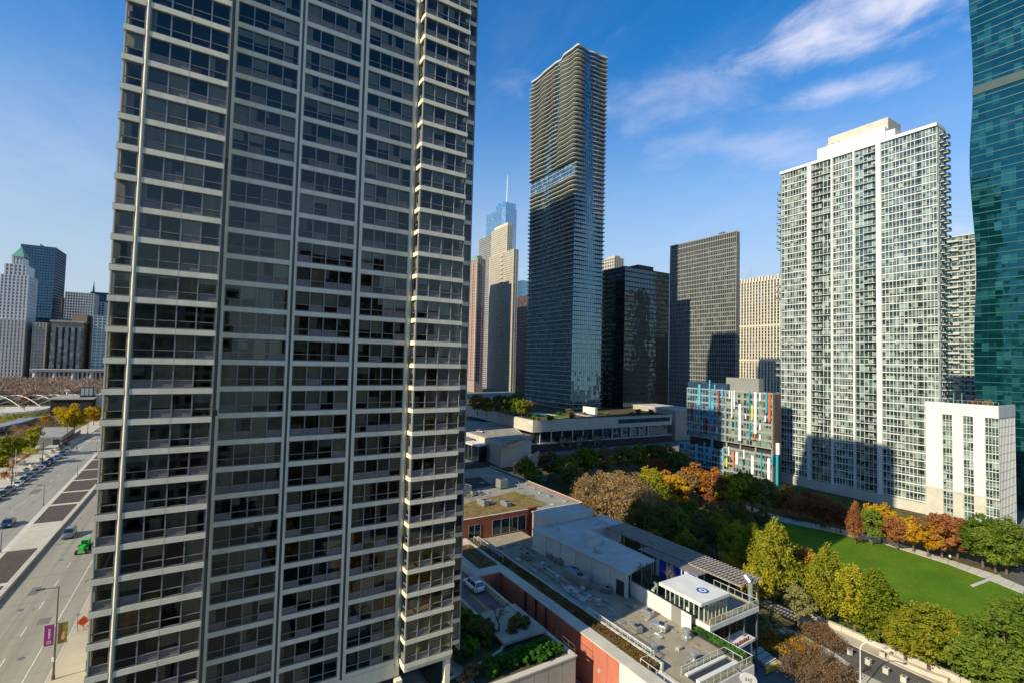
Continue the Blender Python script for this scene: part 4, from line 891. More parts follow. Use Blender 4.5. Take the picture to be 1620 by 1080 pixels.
# ---------------------------------------------------------------- skyline across the park
GL = {}
GL['sky1'] = glass_far('glass_loft', (0.03, 0.035, 0.045), (0.16, 0.17, 0.18), (2.5, 2.5, 3.6), 0.25, 0.10, rough=0.1)
GL['blue'] = glass_far('glass_blue', (0.010, 0.040, 0.075), (0.035, 0.10, 0.16), (3, 3, 3.8), 0.3, 0.12, (0.45, 0.75, 1.0))
T['limestone'] = mat('limestone', (0.55, 0.52, 0.46), 0.85, 0.1, 0.05); T['terra'] = mat('white_terracotta', (0.66, 0.65, 0.62), 0.7, 0.1, 0.05); T['tan'] = mat('tan_brick', (0.30, 0.21, 0.135), 0.9, 0.15, 0.08); T['tan2'] = mat('buff_stone', (0.46, 0.40, 0.31), 0.9, 0.12, 0.08); T['copper'] = mat('copper_roof', (0.12, 0.33, 0.23), 0.7, 0.15, 0.1)
T['bluewall'] = mat('blue_metal', (0.03, 0.075, 0.13), 0.4, 0.1, 0.1, metal=0.3)
def far(name, label, X, pl, pr, ptop, fh, bw, mw, mg, sp, pier, depth=0.5, dx=35, faces='EN', base=-1, pten=None, group=None):
    pr = pr-dx*0.17
    a = PX(pl, ptop, X); c = PX(pr, ptop, X); zt = PX((pl+pr)/2, ptop, X).z
    t = thing(name, label, 'building', (X-dx/2, (a.y+c.y)/2, base), 0, group); grid_faces(t, X-dx, X, a.y, c.y, base, zt, fh, bw, mw, mg, sp, pier, faces, depth); return t, a.y, c.y, zt
def px_part(t, nm, b, m_, kind=None): o = b.build(nm, m_, t, kind=kind); o.location = -Vector(t.location); return o
t, y0, y1, zt = far('classical_tower', 'slim white stone tower with green pyramid roof and stepped base', -780, 1, 51, 435, 3.9, 3.4, T['terra'], GL['sky1'], 1.5, 1.5)
ym = (y0+y1)/2
for k, (py, ins) in enumerate(((418, 2.5), (405, 7))):
    z1 = PX(30, py, -780).z; z0_ = zt-0.1 if k == 0 else PX(30, 418, -780).z-0.1
    grid_faces(t, -815+ins, -780-ins, y0+ins, y1-ins, z0_, z1, 3.9, 3.4, T['terra'], GL['sky1'], 1.2, 1.6, 'SE', 0.4)
zr = PX(30, 405, -780).z; zq = PX(30, 386, -780).z
px_part(t, 'pyramid_roof', MB().add([(-809, y0+6, zr), (-786, y0+6, zr), (-786, y1-6, zr), (-809, y1-6, zr), (-797.5, ym, zq)], [(0, 1, 4), (1, 2, 4), (2, 3, 4), (3, 0, 4)]), T['copper'])
t2, a_, b_, zz = far('stone_block', 'grey stone block with vertical piers below the slim white tower', -770, -30, 46, 505, 3.9, 3.0, T['limestone'], GL['sky1'], 1.3, 1.6)
far('glass_office', 'pale glass office at the edge of the skyline', -950, -40, 6, 445, 4, 4, T['steel'], GL['blue'], 1.0, 0.4)
t, y0, y1, zt = far('blue_office_tower', 'dark blue glass office tower behind the slim white tower', -960, 33, 99, 389, 4.0, 3.0, T['bluewall'], GL['blue'], 1.3, 0.5, 0.3, 60)
px_part(t, 'penthouse', MB().box(-1005, -972, y0+18, y1-20, zt-0.5, zt+5), T['bronze'])
far('dark_link_block', 'low dark blue block between the skyline towers', -850, 44, 128, 503, 4, 5, T['bluewall'], GL['blue'], 1.5, 0.4)
far('white_grid_office', 'pale office slab with a grid of small windows behind the park buildings', -930, 103, 155, 463, 3.9, 2.9, T['limestone'], GL['sky1'], 1.6, 0.9)
far('brown_sliver', 'narrow brown building beside the pale grid office', -960, 96, 104, 470, 4, 4, T['tan'], GL['sky1'], 1.5, 1.5)
t, y0, y1, zt = far('spired_block', 'dark blue building with small spire far behind', -1200, 143, 185, 463, 4, 5, T['bluewall'], GL['blue'], 1.2, 0.8)
px_part(t, 'spire', MB().tube((-1210, (y0+y1)/2-14, zt), (-1210, (y0+y1)/2-14, zt+22), 2.2, 0.1), T['bluewall'])
far('narrow_stone_building', 'narrow cream building with paired windows left of the brown one', -772, 52, 80, 510, 4.0, 3.2, T['tan2'], GL['sky1'], 1.4, 1.2)
t, y0, y1, zt = far('brown_loft_building', 'brown brick building with projecting bay windows facing the park', -765, 82, 138, 510, 3.9, 3.1, T['tan'], GL['sky1'], 1.2, 1.0)
px_part(t, 'cornice', MB().box(-801, -763.6, y0-1.5, y1+1.5, zt, zt+2), T['tan2']); px_part(t, 'stair_tower', MB().box(-796, -784, y1-14, y1, zt+1, zt+11), T['tan'])
bb = MB()
for i in range(5):
    yy = y0+ (y1-y0)*(i+0.5)/5; bb.prism([(-764.6, yy-3), (-762.4, yy-1.6), (-762.4, yy+1.6), (-764.6, yy+3)], 6, zt-6)
px_part(t, 'bay_windows', bb, GL['sky1'])
far('dark_side_building', 'dark narrow building right of the brown loft building', -790, 134, 150, 500, 4, 4, T['dark_metal'], GL['sky1'], 1.5, 2.0)
far('pale_glass_block', 'white framed glass block at the corner of the cream tower', -772, 148, 176, 500, 3.8, 4.2, T['white_paint'], GL['blue'], 0.9, 0.7)
far('old_pale_building', 'small pale stone building in the distance above the glass block', -1000, 155, 172, 478, 4, 3.5, T['limestone'], GL['sky1'], 1.6, 1.4)
# colonnade
a = PX(55, 592, -745); c = PX(172, 592, -745)
cn = thing('colonnade', 'long low stone colonnade behind the leafless wood', 'building', (-750, (a.y+c.y)/2, 0))
px_part(cn, 'entablature', MB().box(-756, -744, a.y-4, c.y+3, 17.0, 19.2).box(-756.5, -743.4, a.y-4.6, c.y+3.6, 19.21, 20.0), T['limestone']); px_part(cn, 'back_wall', MB().box(-757, -755.5, a.y-3, c.y+2, 0, 17), T['tan'])
n_ = 17
for i in range(n_): px_part(cn, 'column' if i % 4 else 'pier', MB().lathe((-746.5, a.y+(c.y-a.y)*i/(n_-1), 0), [(1.1 if i % 4 else 2.2, 0), (0.95 if i % 4 else 2.2, 17)], 8), T['limestone'])
# ================================================================ towers to the right
rng = random.Random(3)
T['slabw'] = mat('balcony_concrete', (0.50, 0.49, 0.43), 0.7, 0.08, 0.2)
GL['aqua'] = glass_far('glass_wavy_tower', (0.020, 0.050, 0.055), (0.16, 0.22, 0.21), (1.5, 1.5, 3.28), 0.3, 0.22, (0.55, 0.85, 0.95), wob=0.05)
GL['dark'] = glass_far('glass_black', (0.004, 0.006, 0.008), (0.02, 0.03, 0.035), (1.6, 1.6, 3.8), 0.2, 0.20, (0.5, 0.8, 0.95), wob=0.03)
GL['grid'] = glass_far('glass_grid', (0.012, 0.018, 0.02), (0.12, 0.14, 0.12), (1.6, 1.6, 3.7), 0.2, 0.12)
GL['green'] = glass_far('glass_green', (0.03, 0.055, 0.05), (0.30, 0.38, 0.33), (1.45, 1.45, 1.5), 0.42, 0.07, (0.8, 1.0, 0.95), wob=0.02)
GL['teal'] = glass_far('glass_teal', (0.002, 0.030, 0.036), (0.015, 0.085, 0.09), (2.1, 2.1, 3.4), 0.22, 0.10, (0.20, 0.62, 0.70), wob=0.06)
GL['trump'] = glass_far('glass_sky', (0.05, 0.15, 0.24), (0.15, 0.3, 0.4), (3, 3, 4), 0.3, 0.5, (0.7, 0.9, 1.0))
# ---- wavy balcony tower
AX0, AX1, AY0, AY1, AZ1 = -327.0, -266.6, 214.6, 245.3, 271.5
AQ = thing('wavy_balcony_tower', 'tall glass tower wrapped in wavy white balcony slabs', 'building', ((AX0+AX1)/2, (AY0+AY1)/2, 0))
px_part(AQ, 'glass_wall', MB().box(AX0+1.6, AX1-1.6, AY0+1.6, AY1-1.6, -1, AZ1-1), GL['aqua'])
b = MB()
for x in np.arange(AX0+1.6, AX1-1.5, 1.95): b.box(x-0.06, x+0.06, AY0+1.5, AY0+1.62, 0, AZ1-1)
for y in np.arange(AY0+1.6, AY1-1.5, 1.85): b.box(AX1-1.62, AX1-1.5, y-0.06, y+0.06, 0, AZ1-1)
px_part(AQ, 'mullions', b, T['bluewall'], 'stuff')
def aq_off(side, u, z):
    t = z/AZ1; A = 0.45+3.4*max(0, t-0.34)
    if side == 'S':
        v = 0.5+0.5*math.sin(6.28*(u*1.15+0.10+0.35*t)) ; v2 = 0.5+0.5*math.sin(6.28*(u*2.6-0.9*t+0.3))
        A *= 0.35 if t > 0.985 else 1.0; o = 0.85+A*(1.0*v+0.75*v2)
        hole = math.exp(-((u-0.62-0.15*(t-0.8))/0.075)**2)*max(0, min(1, (t-0.62)*5))
        o *= 1-0.9*hole
        if 0.655 < t < 0.690: o = 0.05+0.5*(u > 0.93)
    else:
        v = 0.5+0.5*math.cos(6.28*(u*1.0)); o = 0.8+1.4*v*(0.6+0.5*t)*(0.4 if t > 0.985 else 1)+0.4*math.sin(6.28*(u*2+1.2*t))*t
        hole = math.exp(-((u-0.48-0.12*math.sin(5*t))/0.13)**2)*(0.35+0.65*(t > 0.42)); o *= 1-0.93*hole
    return max(0.04, o)
nfl = 82; fhA = AZ1/nfl
for k in range(1, nfl+1):
    z = k*fhA; pts = []
    for i in range(37): u = i/36; pts.append((AX0+1.6+(AX1-AX0-3.2)*u, AY0+1.55-aq_off('S', u, z)))
    r1, r2 = aq_off('S', 1, z), aq_off('E', 0, z)
    for a in (0.25, 0.5, 0.75): pts.append((AX1-1.6+r2*math.sin(a*1.57), AY0+1.6-r1*math.cos(a*1.57)))
    for i in range(19): u = i/18; pts.append((AX1-1.55+aq_off('E', u, z), AY0+1.6+(AY1-AY0-3.2)*u))
    pts += [(AX1-1.0, AY1-0.8), (AX0+0.4, AY1-0.8), (AX0+0.3+0.5*math.sin(k*0.4), AY0+1.0)]
    top = k == nfl
    px_part(AQ, 'roof' if top else 'balcony_slab', MB().prism(pts, z-0.30, z+(0.9 if top else 0.0)), T['slabw'])
px_part(AQ, 'roof_mast', MB().tube((-306, 228, AZ1), (-309, 228, AZ1+9), 0.35).tube((-309, 228, AZ1+9), (-299, 228, AZ1+6), 0.25).tube((-306, 229, AZ1), (-303, 229, AZ1+8), 0.3), T['steel'])
# ---- black tower with small cream block behind
a = PX(989, 421, -262); c = PX(1059, 432, -262); wv = PY(957, 425, a.y)
DK = thing('black_office_tower', 'black glass office tower right of the wavy balcony tower', 'building', (-275, a.y+20, 0))
T['black_metal'] = mat('black_anodised', (0.010, 0.012, 0.014), 0.5, 0.2, 0.1, metal=0.0)
grid_faces(DK, wv.x-20, -262, a.y, c.y, -1, a.z, 3.8, 1.65, T['black_metal'], GL['dark'], 1.0, 0.22, 'SE', 0.25)
px_part(DK, 'penthouse', MB().box(-290, -266, a.y+18, c.y-14, a.z-0.5, a.z+4), T['black_metal'])
a = PY(955, 411, 420); c = PY(972, 411, 420); t = thing('cream_block', 'small cream building peeping over the black tower', 'building', ((a.x+c.x)/2, 435, 0))
grid_faces(t, a.x-10, c.x, 420, 436, -1, a.z, 4, 4, T['tan2'], GL['sky1'], 1.5, 1.5, 'SE', 0.3); px_part(t, 'penthouse', MB().box(a.x+2, c.x-3, 424, 433, a.z-0.5, a.z+3), T['tan2'])
# ---- fine grid tower
a = PY(1061, 386, 340); c = PY(1165, 365, 340)
GT = thing('grid_office_tower', 'flat topped office tower with a fine pale window grid', 'building', ((a.x+c.x)/2, 352, 0))
T['gridwall'] = mat('grid_aluminium', (0.27, 0.275, 0.25), 0.55, 0.1, 0.1, metal=0.2)
grid_faces(GT, a.x, c.x-14, 344.8, 362, -1, c.z-9, 3.6, 1.62, T['gridwall'], GL['grid'], 0.75, 0.40, 'E', 0.35)
grid_faces(GT, a.x, c.x, 340, 344.2, -1, c.z-9, 3.6, 1.62, T['gridwall'], GL['grid'], 0.75, 0.40, 'SE', 0.35)
px_part(GT, 'mechanical_screen', MB().box(a.x+0.3, c.x-0.3, 340.3, 343.9, c.z-9.3, c.z-0.5), GL['dark'])
b = MB()
for x in np.arange(a.x, c.x+0.1, (c.x-a.x)/39): b.box(x-0.2, x+0.2, 339.66, 340.4, c.z-9, c.z)
for z in (c.z-4.4, c.z-0.4): b.box(a.x-0.2, c.x+0.25, 339.7, 340.3, z-0.4, z+0.39)
for y in np.arange(340.6, 344, 1.62): b.box(c.x-0.3, c.x+0.3, y-0.2, y+0.2, c.z-9, c.z)
px_part(GT, 'screen_fins', b, T['gridwall'], 'stuff')
px_part(GT, 'roof_unit', MB().box(c.x-16, c.x-12, 341, 343.8, c.z-0.6, c.z+1.8), T['bronze'])
# ---- striped cream tower
a = PY(1160, 444, 620); c = PY(1245, 446, 620)
ST = thing('striped_stone_tower', 'cream tower with strong vertical stone stripes behind the coloured school', 'building', ((a.x+c.x)/2, 640, 0))
T['stripe'] = mat('cream_granite', (0.60, 0.54, 0.40), 0.75, 0.08, 0.1)
grid_faces(ST, a.x, c.x, 620, 655, -1, a.z-6, 4.2, 4.2, T['stripe'], GL['sky1'], 0.5, 1.6, 'SE', 1.3)
for z in (-1+ (a.z-6)*0.62, -1+(a.z-6)*0.33): px_part(ST, 'band', MB().box(a.x-1.0, c.x+1.0, 618.9, 620.5, z, z+1.8), T['stripe'])
b = MB()
for x in np.arange(a.x, c.x, 4.2): b.box(x-0.7, x+1.9, 619, 654, a.z-6.4, a.z-0.5+0.8*math.sin(x))
px_part(ST, 'crown', b, T['stripe'])
px_part(ST, 'antenna', MB().tube((a.x+14, 640, a.z-2), (a.x+14, 640, a.z+27), 0.5, 0.15).tube((a.x+11, 640, a.z-2), (a.x+11, 640, a.z+20), 0.45, 0.15), T['steel'])
# ---- towers seen between the cream apartment tower and the wavy one
a = PY(727, 408, 300); c = PY(756, 409, 300)
PK = thing('pink_stone_tower', 'rose coloured stone office tower with small square windows and green roof edge', 'building', ((a.x+c.x)/2, 315, 0))
T['pink'] = mat('rose_granite', (0.37, 0.27, 0.22), 0.8, 0.1, 0.05)
grid_faces(PK, a.x-4, c.x, 300, 312, -1, c.z, 4.1, 3.6, T['pink'], GL['sky1'], 2.0, 1.8, 'SE', 0.8, zstart=14)
b = MB()
for i in range(6):
    x = a.x-4+(c.x-a.x+4)*i/5; b.box(x-1.6, x+1.6, 298.4, 300.2, 16, c.z-6)
px_part(PK, 'pilasters', b, T['pink']); px_part(PK, 'roof_edge', MB().box(a.x-3, c.x-6, 302, 310, c.z-0.2, c.z+5), T['copper'])
a = PY(757, 352, 372); c = PY(803, 356, 372); d1 = PY(776, 392, 358); e1 = PY(813, 394, 358); mm = PY(779, 352, 372)
CT = thing('stepped_condo_tower', 'cream and blue stepped condominium tower beside the rose stone one', 'building', ((a.x+c.x)/2, 375, 0))
T['condo'] = mat('cream_precast', (0.56, 0.50, 0.38), 0.75, 0.1, 0.1)
grid_faces(CT, mm.x, c.x, 372, 382, -1, c.z, 3.3, 3.0, T['condo'], GL['sky1'], 0.9, 1.3, 'SE', 0.5)
grid_faces(CT, a.x, mm.x-0.6, 374, 398, -1, c.z-3, 3.3, 3.0, T['condo'], GL['blue'], 0.5, 0.5, 'SE', 0.3)
grid_faces(CT, d1.x, e1.x, 358, 366, -1, e1.z, 3.2, 3.3, T['condo'], GL['sky1'], 0.8, 1.35, 'SE', 0.6)
for k in range(24):
    z = e1.z-6-k*6.4; px_part(CT, 'balcony', MB().box((d1.x+e1.x)/2-1, (d1.x+e1.x)/2+6, 356.2, 357.5, z, z+1.2), T['condo'])
px_part(CT, 'penthouse', MB().box(mm.x+3, c.x-3, 374, 381, c.z-0.5, c.z+5), T['condo'])
a = PY(769, 322, 560); c = PY(797, 320, 560)
TR = thing('spired_glass_tower', 'pale blue glass skyscraper with tall spire far behind', 'building', ((a.x+c.x)/2, 580, 0))
m_ = (a.x*0.45+c.x*0.55); zt = c.z
px_part(TR, 'shaft', MB().prism([(a.x+4, 560), (c.x-6, 560), (c.x, 566), (c.x, 596), (a.x+4, 596), (a.x, 590), (a.x, 566)], -1, zt-12), GL['trump'])
px_part(TR, 'upper_shaft', MB().prism([(m_, 562), (c.x-5, 562), (c.x-1, 567), (c.x-1, 594), (m_, 594)], zt-12.2, zt+2), GL['trump'])
b = MB()
for k in range(26):
    z = zt-13-k*4.2; b.prism([(a.x+3.8, 559.7), (c.x-5.8, 559.7), (c.x+0.3, 565.8), (c.x+0.3, 596.2), (a.x+3.8, 596.2), (a.x-0.3, 590), (a.x-0.3, 565.8)], z, z+0.5)
px_part(TR, 'floor_bands', b, T['steel'], 'stuff')
q = PY(803, 276, 590); px_part(TR, 'spire', MB().tube((q.x, 590, zt-2), (q.x, 590, q.z-18), 1.5, 1.0).tube((q.x, 590, q.z-18), (q.x, 590, q.z), 0.8, 0.2), T['steel'])
a = PY(820, 445, 600); c = PY(826, 445, 600); t = thing('blue_glass_sliver', 'thin blue glass building edge left of the wavy tower', 'building', (a.x, 615, 0)); grid_faces(t, a.x-12, c.x, 600, 630, -1, a.z, 4, 4, T['bluewall'], GL['trump'], 0.6, 0.4, 'SE', 0.3)
a = PY(819, 470, 330); c = PY(840, 470, 330); t = thing('brown_stone_block', 'dark brown building squeezed left of the wavy tower', 'building', (a.x+8, 345, 0)); grid_faces(t, a.x, c.x, 330, 355, -1, a.z, 3.8, 3.0, mat('dark_brown_stone', (0.09, 0.05, 0.04), 0.8, 0.1, 0.1), GL['sky1'], 1.2, 1.1, 'SE', 0.4)
# ---- white apartment tower across the lawn
WY = P(1233, 760, -9).y
T['rail'] = glass_clear('balcony_glass', (0.72, 0.78, 0.76), 0.12)
def wx(px): return PY(px, 500, WY).x
WT = thing('white_apartment_tower', 'white apartment tower with balcony stacks across the lawn', 'building', (-95, WY+12, -9))
X0, X1 = PY(1234, 500, WY).x, PY(1484, 400, WY).x
ZT = PY(1237, 272, WY).z; D = 8.6
px_part(WT, 'glass_wall', MB().box(X0, X1, WY+0.4, WY+D, -9, ZT-1.0), GL['green']); px_part(WT, 'rear_wing', MB().box(X0, X1-11, WY+D+0.02, WY+24, -9, ZT-1.2), T['pale_concrete'])
NF = 47; z00 = -5.0; fhw = (ZT-1.2-z00)/NF
cols = [('w', 1236, 1277, 9), ('p', 1277, 1283.5), ('b', 1284, 1315), ('p', 1315, 1318), ('w', 1318, 1350, 7), ('p', 1350, 1353), ('b', 1353, 1387), ('p', 1387, 1395), ('w', 1395, 1455, 10), ('w', 1455, 1484, 5)]
wm, ws = MB(), MB()
for cc in cols:
    xa, xb = wx(cc[1]), wx(cc[2])
    if cc[0] == 'p': px_part(WT, 'pilaster', MB().box(xa, xb, WY-0.35, WY+0.5, -9, ZT-0.6), T['white_paint'])
    if cc[0] == 'w':
        for i in range(cc[3]+1): x = xa+(xb-xa)*i/cc[3]; wm.box(x-0.07, x+0.07, WY+0.22, WY+0.42, -8, ZT-1.2)
        for k in range(NF+1): z = z00+k*fhw; ws.box(xa, xb, WY+0.12, WY+0.43, z-0.17, z+0.17); wm.box(xa, xb, WY+0.24, WY+0.425, z+0.85, z+0.93)
T['pale_frame'] = mat('pale_window_frame', (0.62, 0.64, 0.60), 0.5, 0.06, 0.3)
px_part(WT, 'mullions', wm, T['pale_frame'], 'stuff'); px_part(WT, 'slab_edges', ws, T['white_paint'], 'stuff')
px_part(WT, 'parapet', MB().box(X0-0.1, X1+0.1, WY-0.4, WY+0.6, ZT-1.2, ZT).box(X1-0.6, X1+0.1, WY+0.61, WY+D, ZT-1.2, ZT), T['white_paint']); px_part(WT, 'roof', MB().box(X0, X1-0.7, WY+0.62, WY+D, ZT-1.0, ZT-0.5), T['roof_white'])
def balc(w, d=1.6):
    b = MB(); b.box(0, w, -d, 0.3, -0.11, 0.11)
    for i in range(int(w/0.9)+1): x = min(w-0.05, i*0.9); b.box(x, x+0.05, -d, -d+0.05, 0.11, 1.15, 1)
    b.box(0, w, -d, -d+0.06, 1.1, 1.17, 1)
    return b.mesh('balcony', [T['slabw'], T['steel']])
for xa, xb, part in ((wx(1284), wx(1315), 0), (wx(1353), wx(1387), 1)):
    w = xb-xa; full = balc(w-0.1, 0.9); half = balc(w*0.55, 1.3)
    for k in range(1, NF):
        z = z00+k*fhw
        if k == 14 or k == 15: continue
        o = link('balcony', full if k % 3 == 0 else half, WT); o.location = Vector((xa+0.05 + (0 if (k % 3 == 0 or part == 0) else w*0.42), WY+0.35, z))-WT.location
    b = MB()
    for k in range(NF): b.box(xa, xb, WY+0.3, WY+0.44, z00+k*fhw-0.1, z00+k*fhw+0.1)
    for i in range(6): x = xa+w*i/5; b.box(x-0.08, x+0.08, WY+0.28, WY+0.43, -8, ZT-1.2)
    px_part(WT, 'balcony_frames', b, T['pale_frame'], 'stuff')
# east side with corner balconies
cb = MB().box(-0.3, 1.3, 0, 2.6, -0.14, 0.14).box(1.22, 1.3, 0, 2.6, 0.14, 1.1, 1).box(-0.3, 1.3, 0, 0.08, 0.14, 1.1, 1).mesh('corner_balcony', [T['slabw'], T['rail']])
wb = MB().box(-2.0, 0.1, 0.3, 4.0, -0.12, 0.12).box(-2.0, -1.93, 0.3, 4.0, 0.12, 1.1).mesh('west_balcony', [T['slabw']])
es = MB()
for k in range(2, NF):
    z = z00+k*fhw
    for nm, me_, lx, ly in (('corner_balcony', cb, X1, WY+2.2), ('corner_balcony', cb, X1+0.2, WY+6.0)):
        o = link(nm, me_, WT); o.location = Vector((lx, ly, z))-WT.location
    if (k > NF-13 and k < NF-2) or k in (10, 11, 12, 15, 16, 17, 27, 28, 29): o = link('west_balcony', wb, WT); o.location = Vector((X0, WY, z))-WT.location
    es.box(X1-0.05, X1+0.12, WY+0.5, WY+D, z-0.15, z+0.15)
for y in np.arange(WY+1, WY+D, 1.6): es.box(X1-0.05, X1+0.08, y-0.06, y+0.06, -8, ZT-1.2)
px_part(WT, 'east_frames', es, T['pale_frame'], 'stuff')
pa, pb = wx(1284)+0.5, wx(1420)
zz = PY(1285, 238, WY+5).z
px_part(WT, 'penthouse', MB().box(pa, PY(1400, 220, WY+4).x, WY+4, WY+20, ZT-0.6, ZT+6.6), T['white_paint']); px_part(WT, 'penthouse_top', MB().box(pa+3, PY(1405, 200, WY+7).x, WY+7, WY+19, ZT+6.61, ZT+11.5), T['pale_concrete'])
px_part(WT, 'penthouse_side', MB().box(PY(1400, 220, WY+4).x+0.01, PY(1416, 220, WY+5).x, WY+5, WY+16, ZT-0.6, ZT+5), T['white_paint'])
for i in range(3): px_part(WT, 'satellite_dish', MB().lathe((pa+3.2+i*2.4, WY+5.2, ZT+6.6), [(0.1, 0), (0.1, 0.5), (0.6, 0.9), (0.62, 1.0)], 10), T['white_paint'])
px_part(WT, 'base_wall', MB().box(X0-0.3, X1, WY-0.8, WY+0.1, -9.2, -5.4), T['pale_concrete'])
# ---- lower white block beside it
SY = 213.0
def sx(px, py=640): return PY(px, py, SY).x
A0, A1 = sx(1464), sx(1579.5); ZS = PY(1570, 641, SY).z
SB = thing('white_side_block', 'lower white block with three window columns and roof garden', 'building', ((A0+A1)/2, SY+9, -9))
EY = PX(1606, 640, A1).y
px_part(SB, 'core', MB().box(A0+0.2, A1-0.3, SY+0.45, EY, -9, ZS-1.5), T['pale_concrete'])
for (a_, c_) in ((1464, 1490.5), (1506, 1523), (1539, 1557.5)): px_part(SB, 'wall_panel', MB().box(sx(a_), sx(c_), SY-0.05, SY+0.46, 2.6, ZS-4.0), T['white_paint']); px_part(SB, 'lower_wall_panel', MB().box(sx(a_), sx(c_), SY-0.1, SY+0.46, -9, 2.0), T['pale_concrete'])
px_part(SB, 'top_band', MB().box(A0, A1, SY-0.06, SY+0.47, ZS-3.99, ZS), T['white_paint']); px_part(SB, 'middle_band', MB().box(A0, A1+0.06, SY-0.16, SY+0.47, 2.01, 2.59), T['pale_concrete'])
px_part(SB, 'east_parapet', MB().box(A1-0.4, A1+0.02, SY+0.48, EY, ZS-3.9, ZS), T['white_paint']); px_part(SB, 'roof_deck', MB().box(A0, A1-0.42, SY+0.48, EY, ZS-1.5, ZS-0.8), T['roof_grey'])
nfl_ = 13; fs_ = (ZS-4.0-(-9))/nfl_
for ci, (a_, c_) in enumerate(((1490.5, 1506), (1523, 1539), (1557.5, 1579))):
    xa, xb = sx(a_), sx(c_)
    for k in range(nfl_):
        z = -9+k*fs_
        if 1.6 < z+fs_*0.5 < 3.0: continue
        w_ = MB().box(xa, xb, SY+0.30, SY+0.42, z+0.12, z+fs_-0.12).build('window', GL['green'], SB); w_.location = -SB.location
        b = MB(); 
        for i in range(4 if ci != 2 else 5): x = xa+(xb-xa)*i/(3 if ci != 2 else 4); b.box(max(xa, x-0.06), min(xb, x+0.06), SY+0.2, SY+0.44, z+0.12, z+fs_-0.12)
        b.box(xa, xb, SY+0.08, SY+0.45, z-0.12, z+0.12); b.box(xa, xb, SY+0.2, SY+0.43, z+0.9, z+0.98)
        if ci == 0:
            b.box(xa, xb, SY-0.25, SY+0.4, z+0.121, z+0.25)
            for i in range(7): x = xa+(xb-xa)*i/6.05; b.box(x, x+0.04, SY-0.22, SY-0.18, z+0.25, z+1.1)
            b.box(xa, xb, SY-0.24, SY-0.16, z+1.1, z+1.16)
        b.build('frame', T['pale_frame'], w_)
b = MB(); g = MB().box(A1-0.32, A1-0.28, SY+0.6, EY-0.3, -8.5, ZS-4.1)
for y in np.arange(SY+0.5, EY, 1.5): b.box(A1-0.3, A1-0.02, y, y+0.5, -9, ZS-3.95)
for k in range(nfl_+1): b.box(A1-0.3, A1-0.06, SY+0.5, EY-0.01, -9+k*fs_-0.14, -9+k*fs_+0.14)
px_part(SB, 'east_glass', g, GL['green']); px_part(SB, 'east_frames', b, T['white_paint'])
b = MB()
for i in range(16): x = A0+(A1-A0)*i/15; b.box(x-0.04, x+0.04, SY+0.3, SY+0.38, ZS, ZS+1.1)
b.box(A0, A1, SY+0.3, SY+0.36, ZS+1.05, ZS+1.12); px_part(SB, 'roof_rail', b, T['steel'])
tree('shrub', (A1-6, SY+3.5, ZS-0.8), 'rusty shrubs on the white side block roof', 'rust', 1.35, name='roof_shrub', cat='shrub'); tree('shrub', (A1-3.4, SY+4.5, ZS-0.8), 'bronze shrubs at the roof corner of the white side block', 'bronze', 1.25, name='roof_shrub', cat='shrub')
for px in (1502, 1515): q = sx(px); px_part(SB, 'roof_pole', MB().tube((q, SY+4, ZS-1), (q, SY+4, ZS+3.4), 0.12), T['copper'])
# ---- glass tower behind and teal wave tower
a = PY(1478, 379, 420); c = PY(1560, 375, 420)
GB = thing('banded_glass_tower', 'green glass tower with white floor bands behind the white apartment tower', 'building', ((a.x+c.x)/2, 433, 0))
px_part(GB, 'glass_wall', MB().box(a.x, c.x, 420, 447, -1, a.z-0.5), GL['green']); b = MB()
for k in range(42): z = a.z-0.4-k*3.4; b.box(a.x-0.2, c.x+0.2, 419.4, 447, z-0.36, z+0.36)
px_part(GB, 'floor_bands', b, T['slabw'], 'stuff'); b = MB()
for x in np.arange(a.x, c.x, 3.0): b.box(x-0.08, x+0.08, 419.75, 420.1, 0, a.z-0.5)
px_part(GB, 'mullions', b, T['pale_frame'], 'stuff'); 
for k in range(16): z = a.z-4-k*6.2; px_part(GB, 'balcony', MB().box(a.x+6, a.x+13, 418.0, 419.35, z-0.3, z+0.9), T['slabw'])
VT = thing('teal_wave_tower', 'teal glass skyscraper with gently waving sides at the park corner', 'building', (-40, 275, -9))
def vedge(z):
    for (p0, y0_), (p1, y1_) in zip(VE[:-1], VE[1:]):
        if y0_ >= z >= y1_ : t_ = (z-y1_)/(y0_-y1_); t_ = t_*t_*(3-2*t_); return p1+(p0-p1)*t_
    return VE[0][0] if z > VE[0][1] else VE[-1][0]
pxs = [(1526, -120), (1540, 130), (1534, 262), (1545, 420), (1541, 560), (1548, 700)]
VE = [(PY(px, py, 262).x, PY(px, py, 262).z) for px, py in pxs]; VE.insert(0, (VE[0][0]+2, VE[0][1]+70))
lv = np.arange(-9, 300, 3.4); Vv, Ff = [], []
for i, z in enumerate(lv):
    e = vedge(z); Vv += [(e, 262-0.25*(e+68), z), (-14, 262, z), (-14, 300, z), (e, 300, z)]
    if i: o4 = 4*i; Ff += [(o4-4+j, o4-4+(j+1) % 4, o4+(j+1) % 4, o4+j) for j in range(4)]
b = MB(); b.add(Vv, Ff); px_part(VT, 'glass_skin', b, GL['teal'])
b = MB(); b2 = MB()
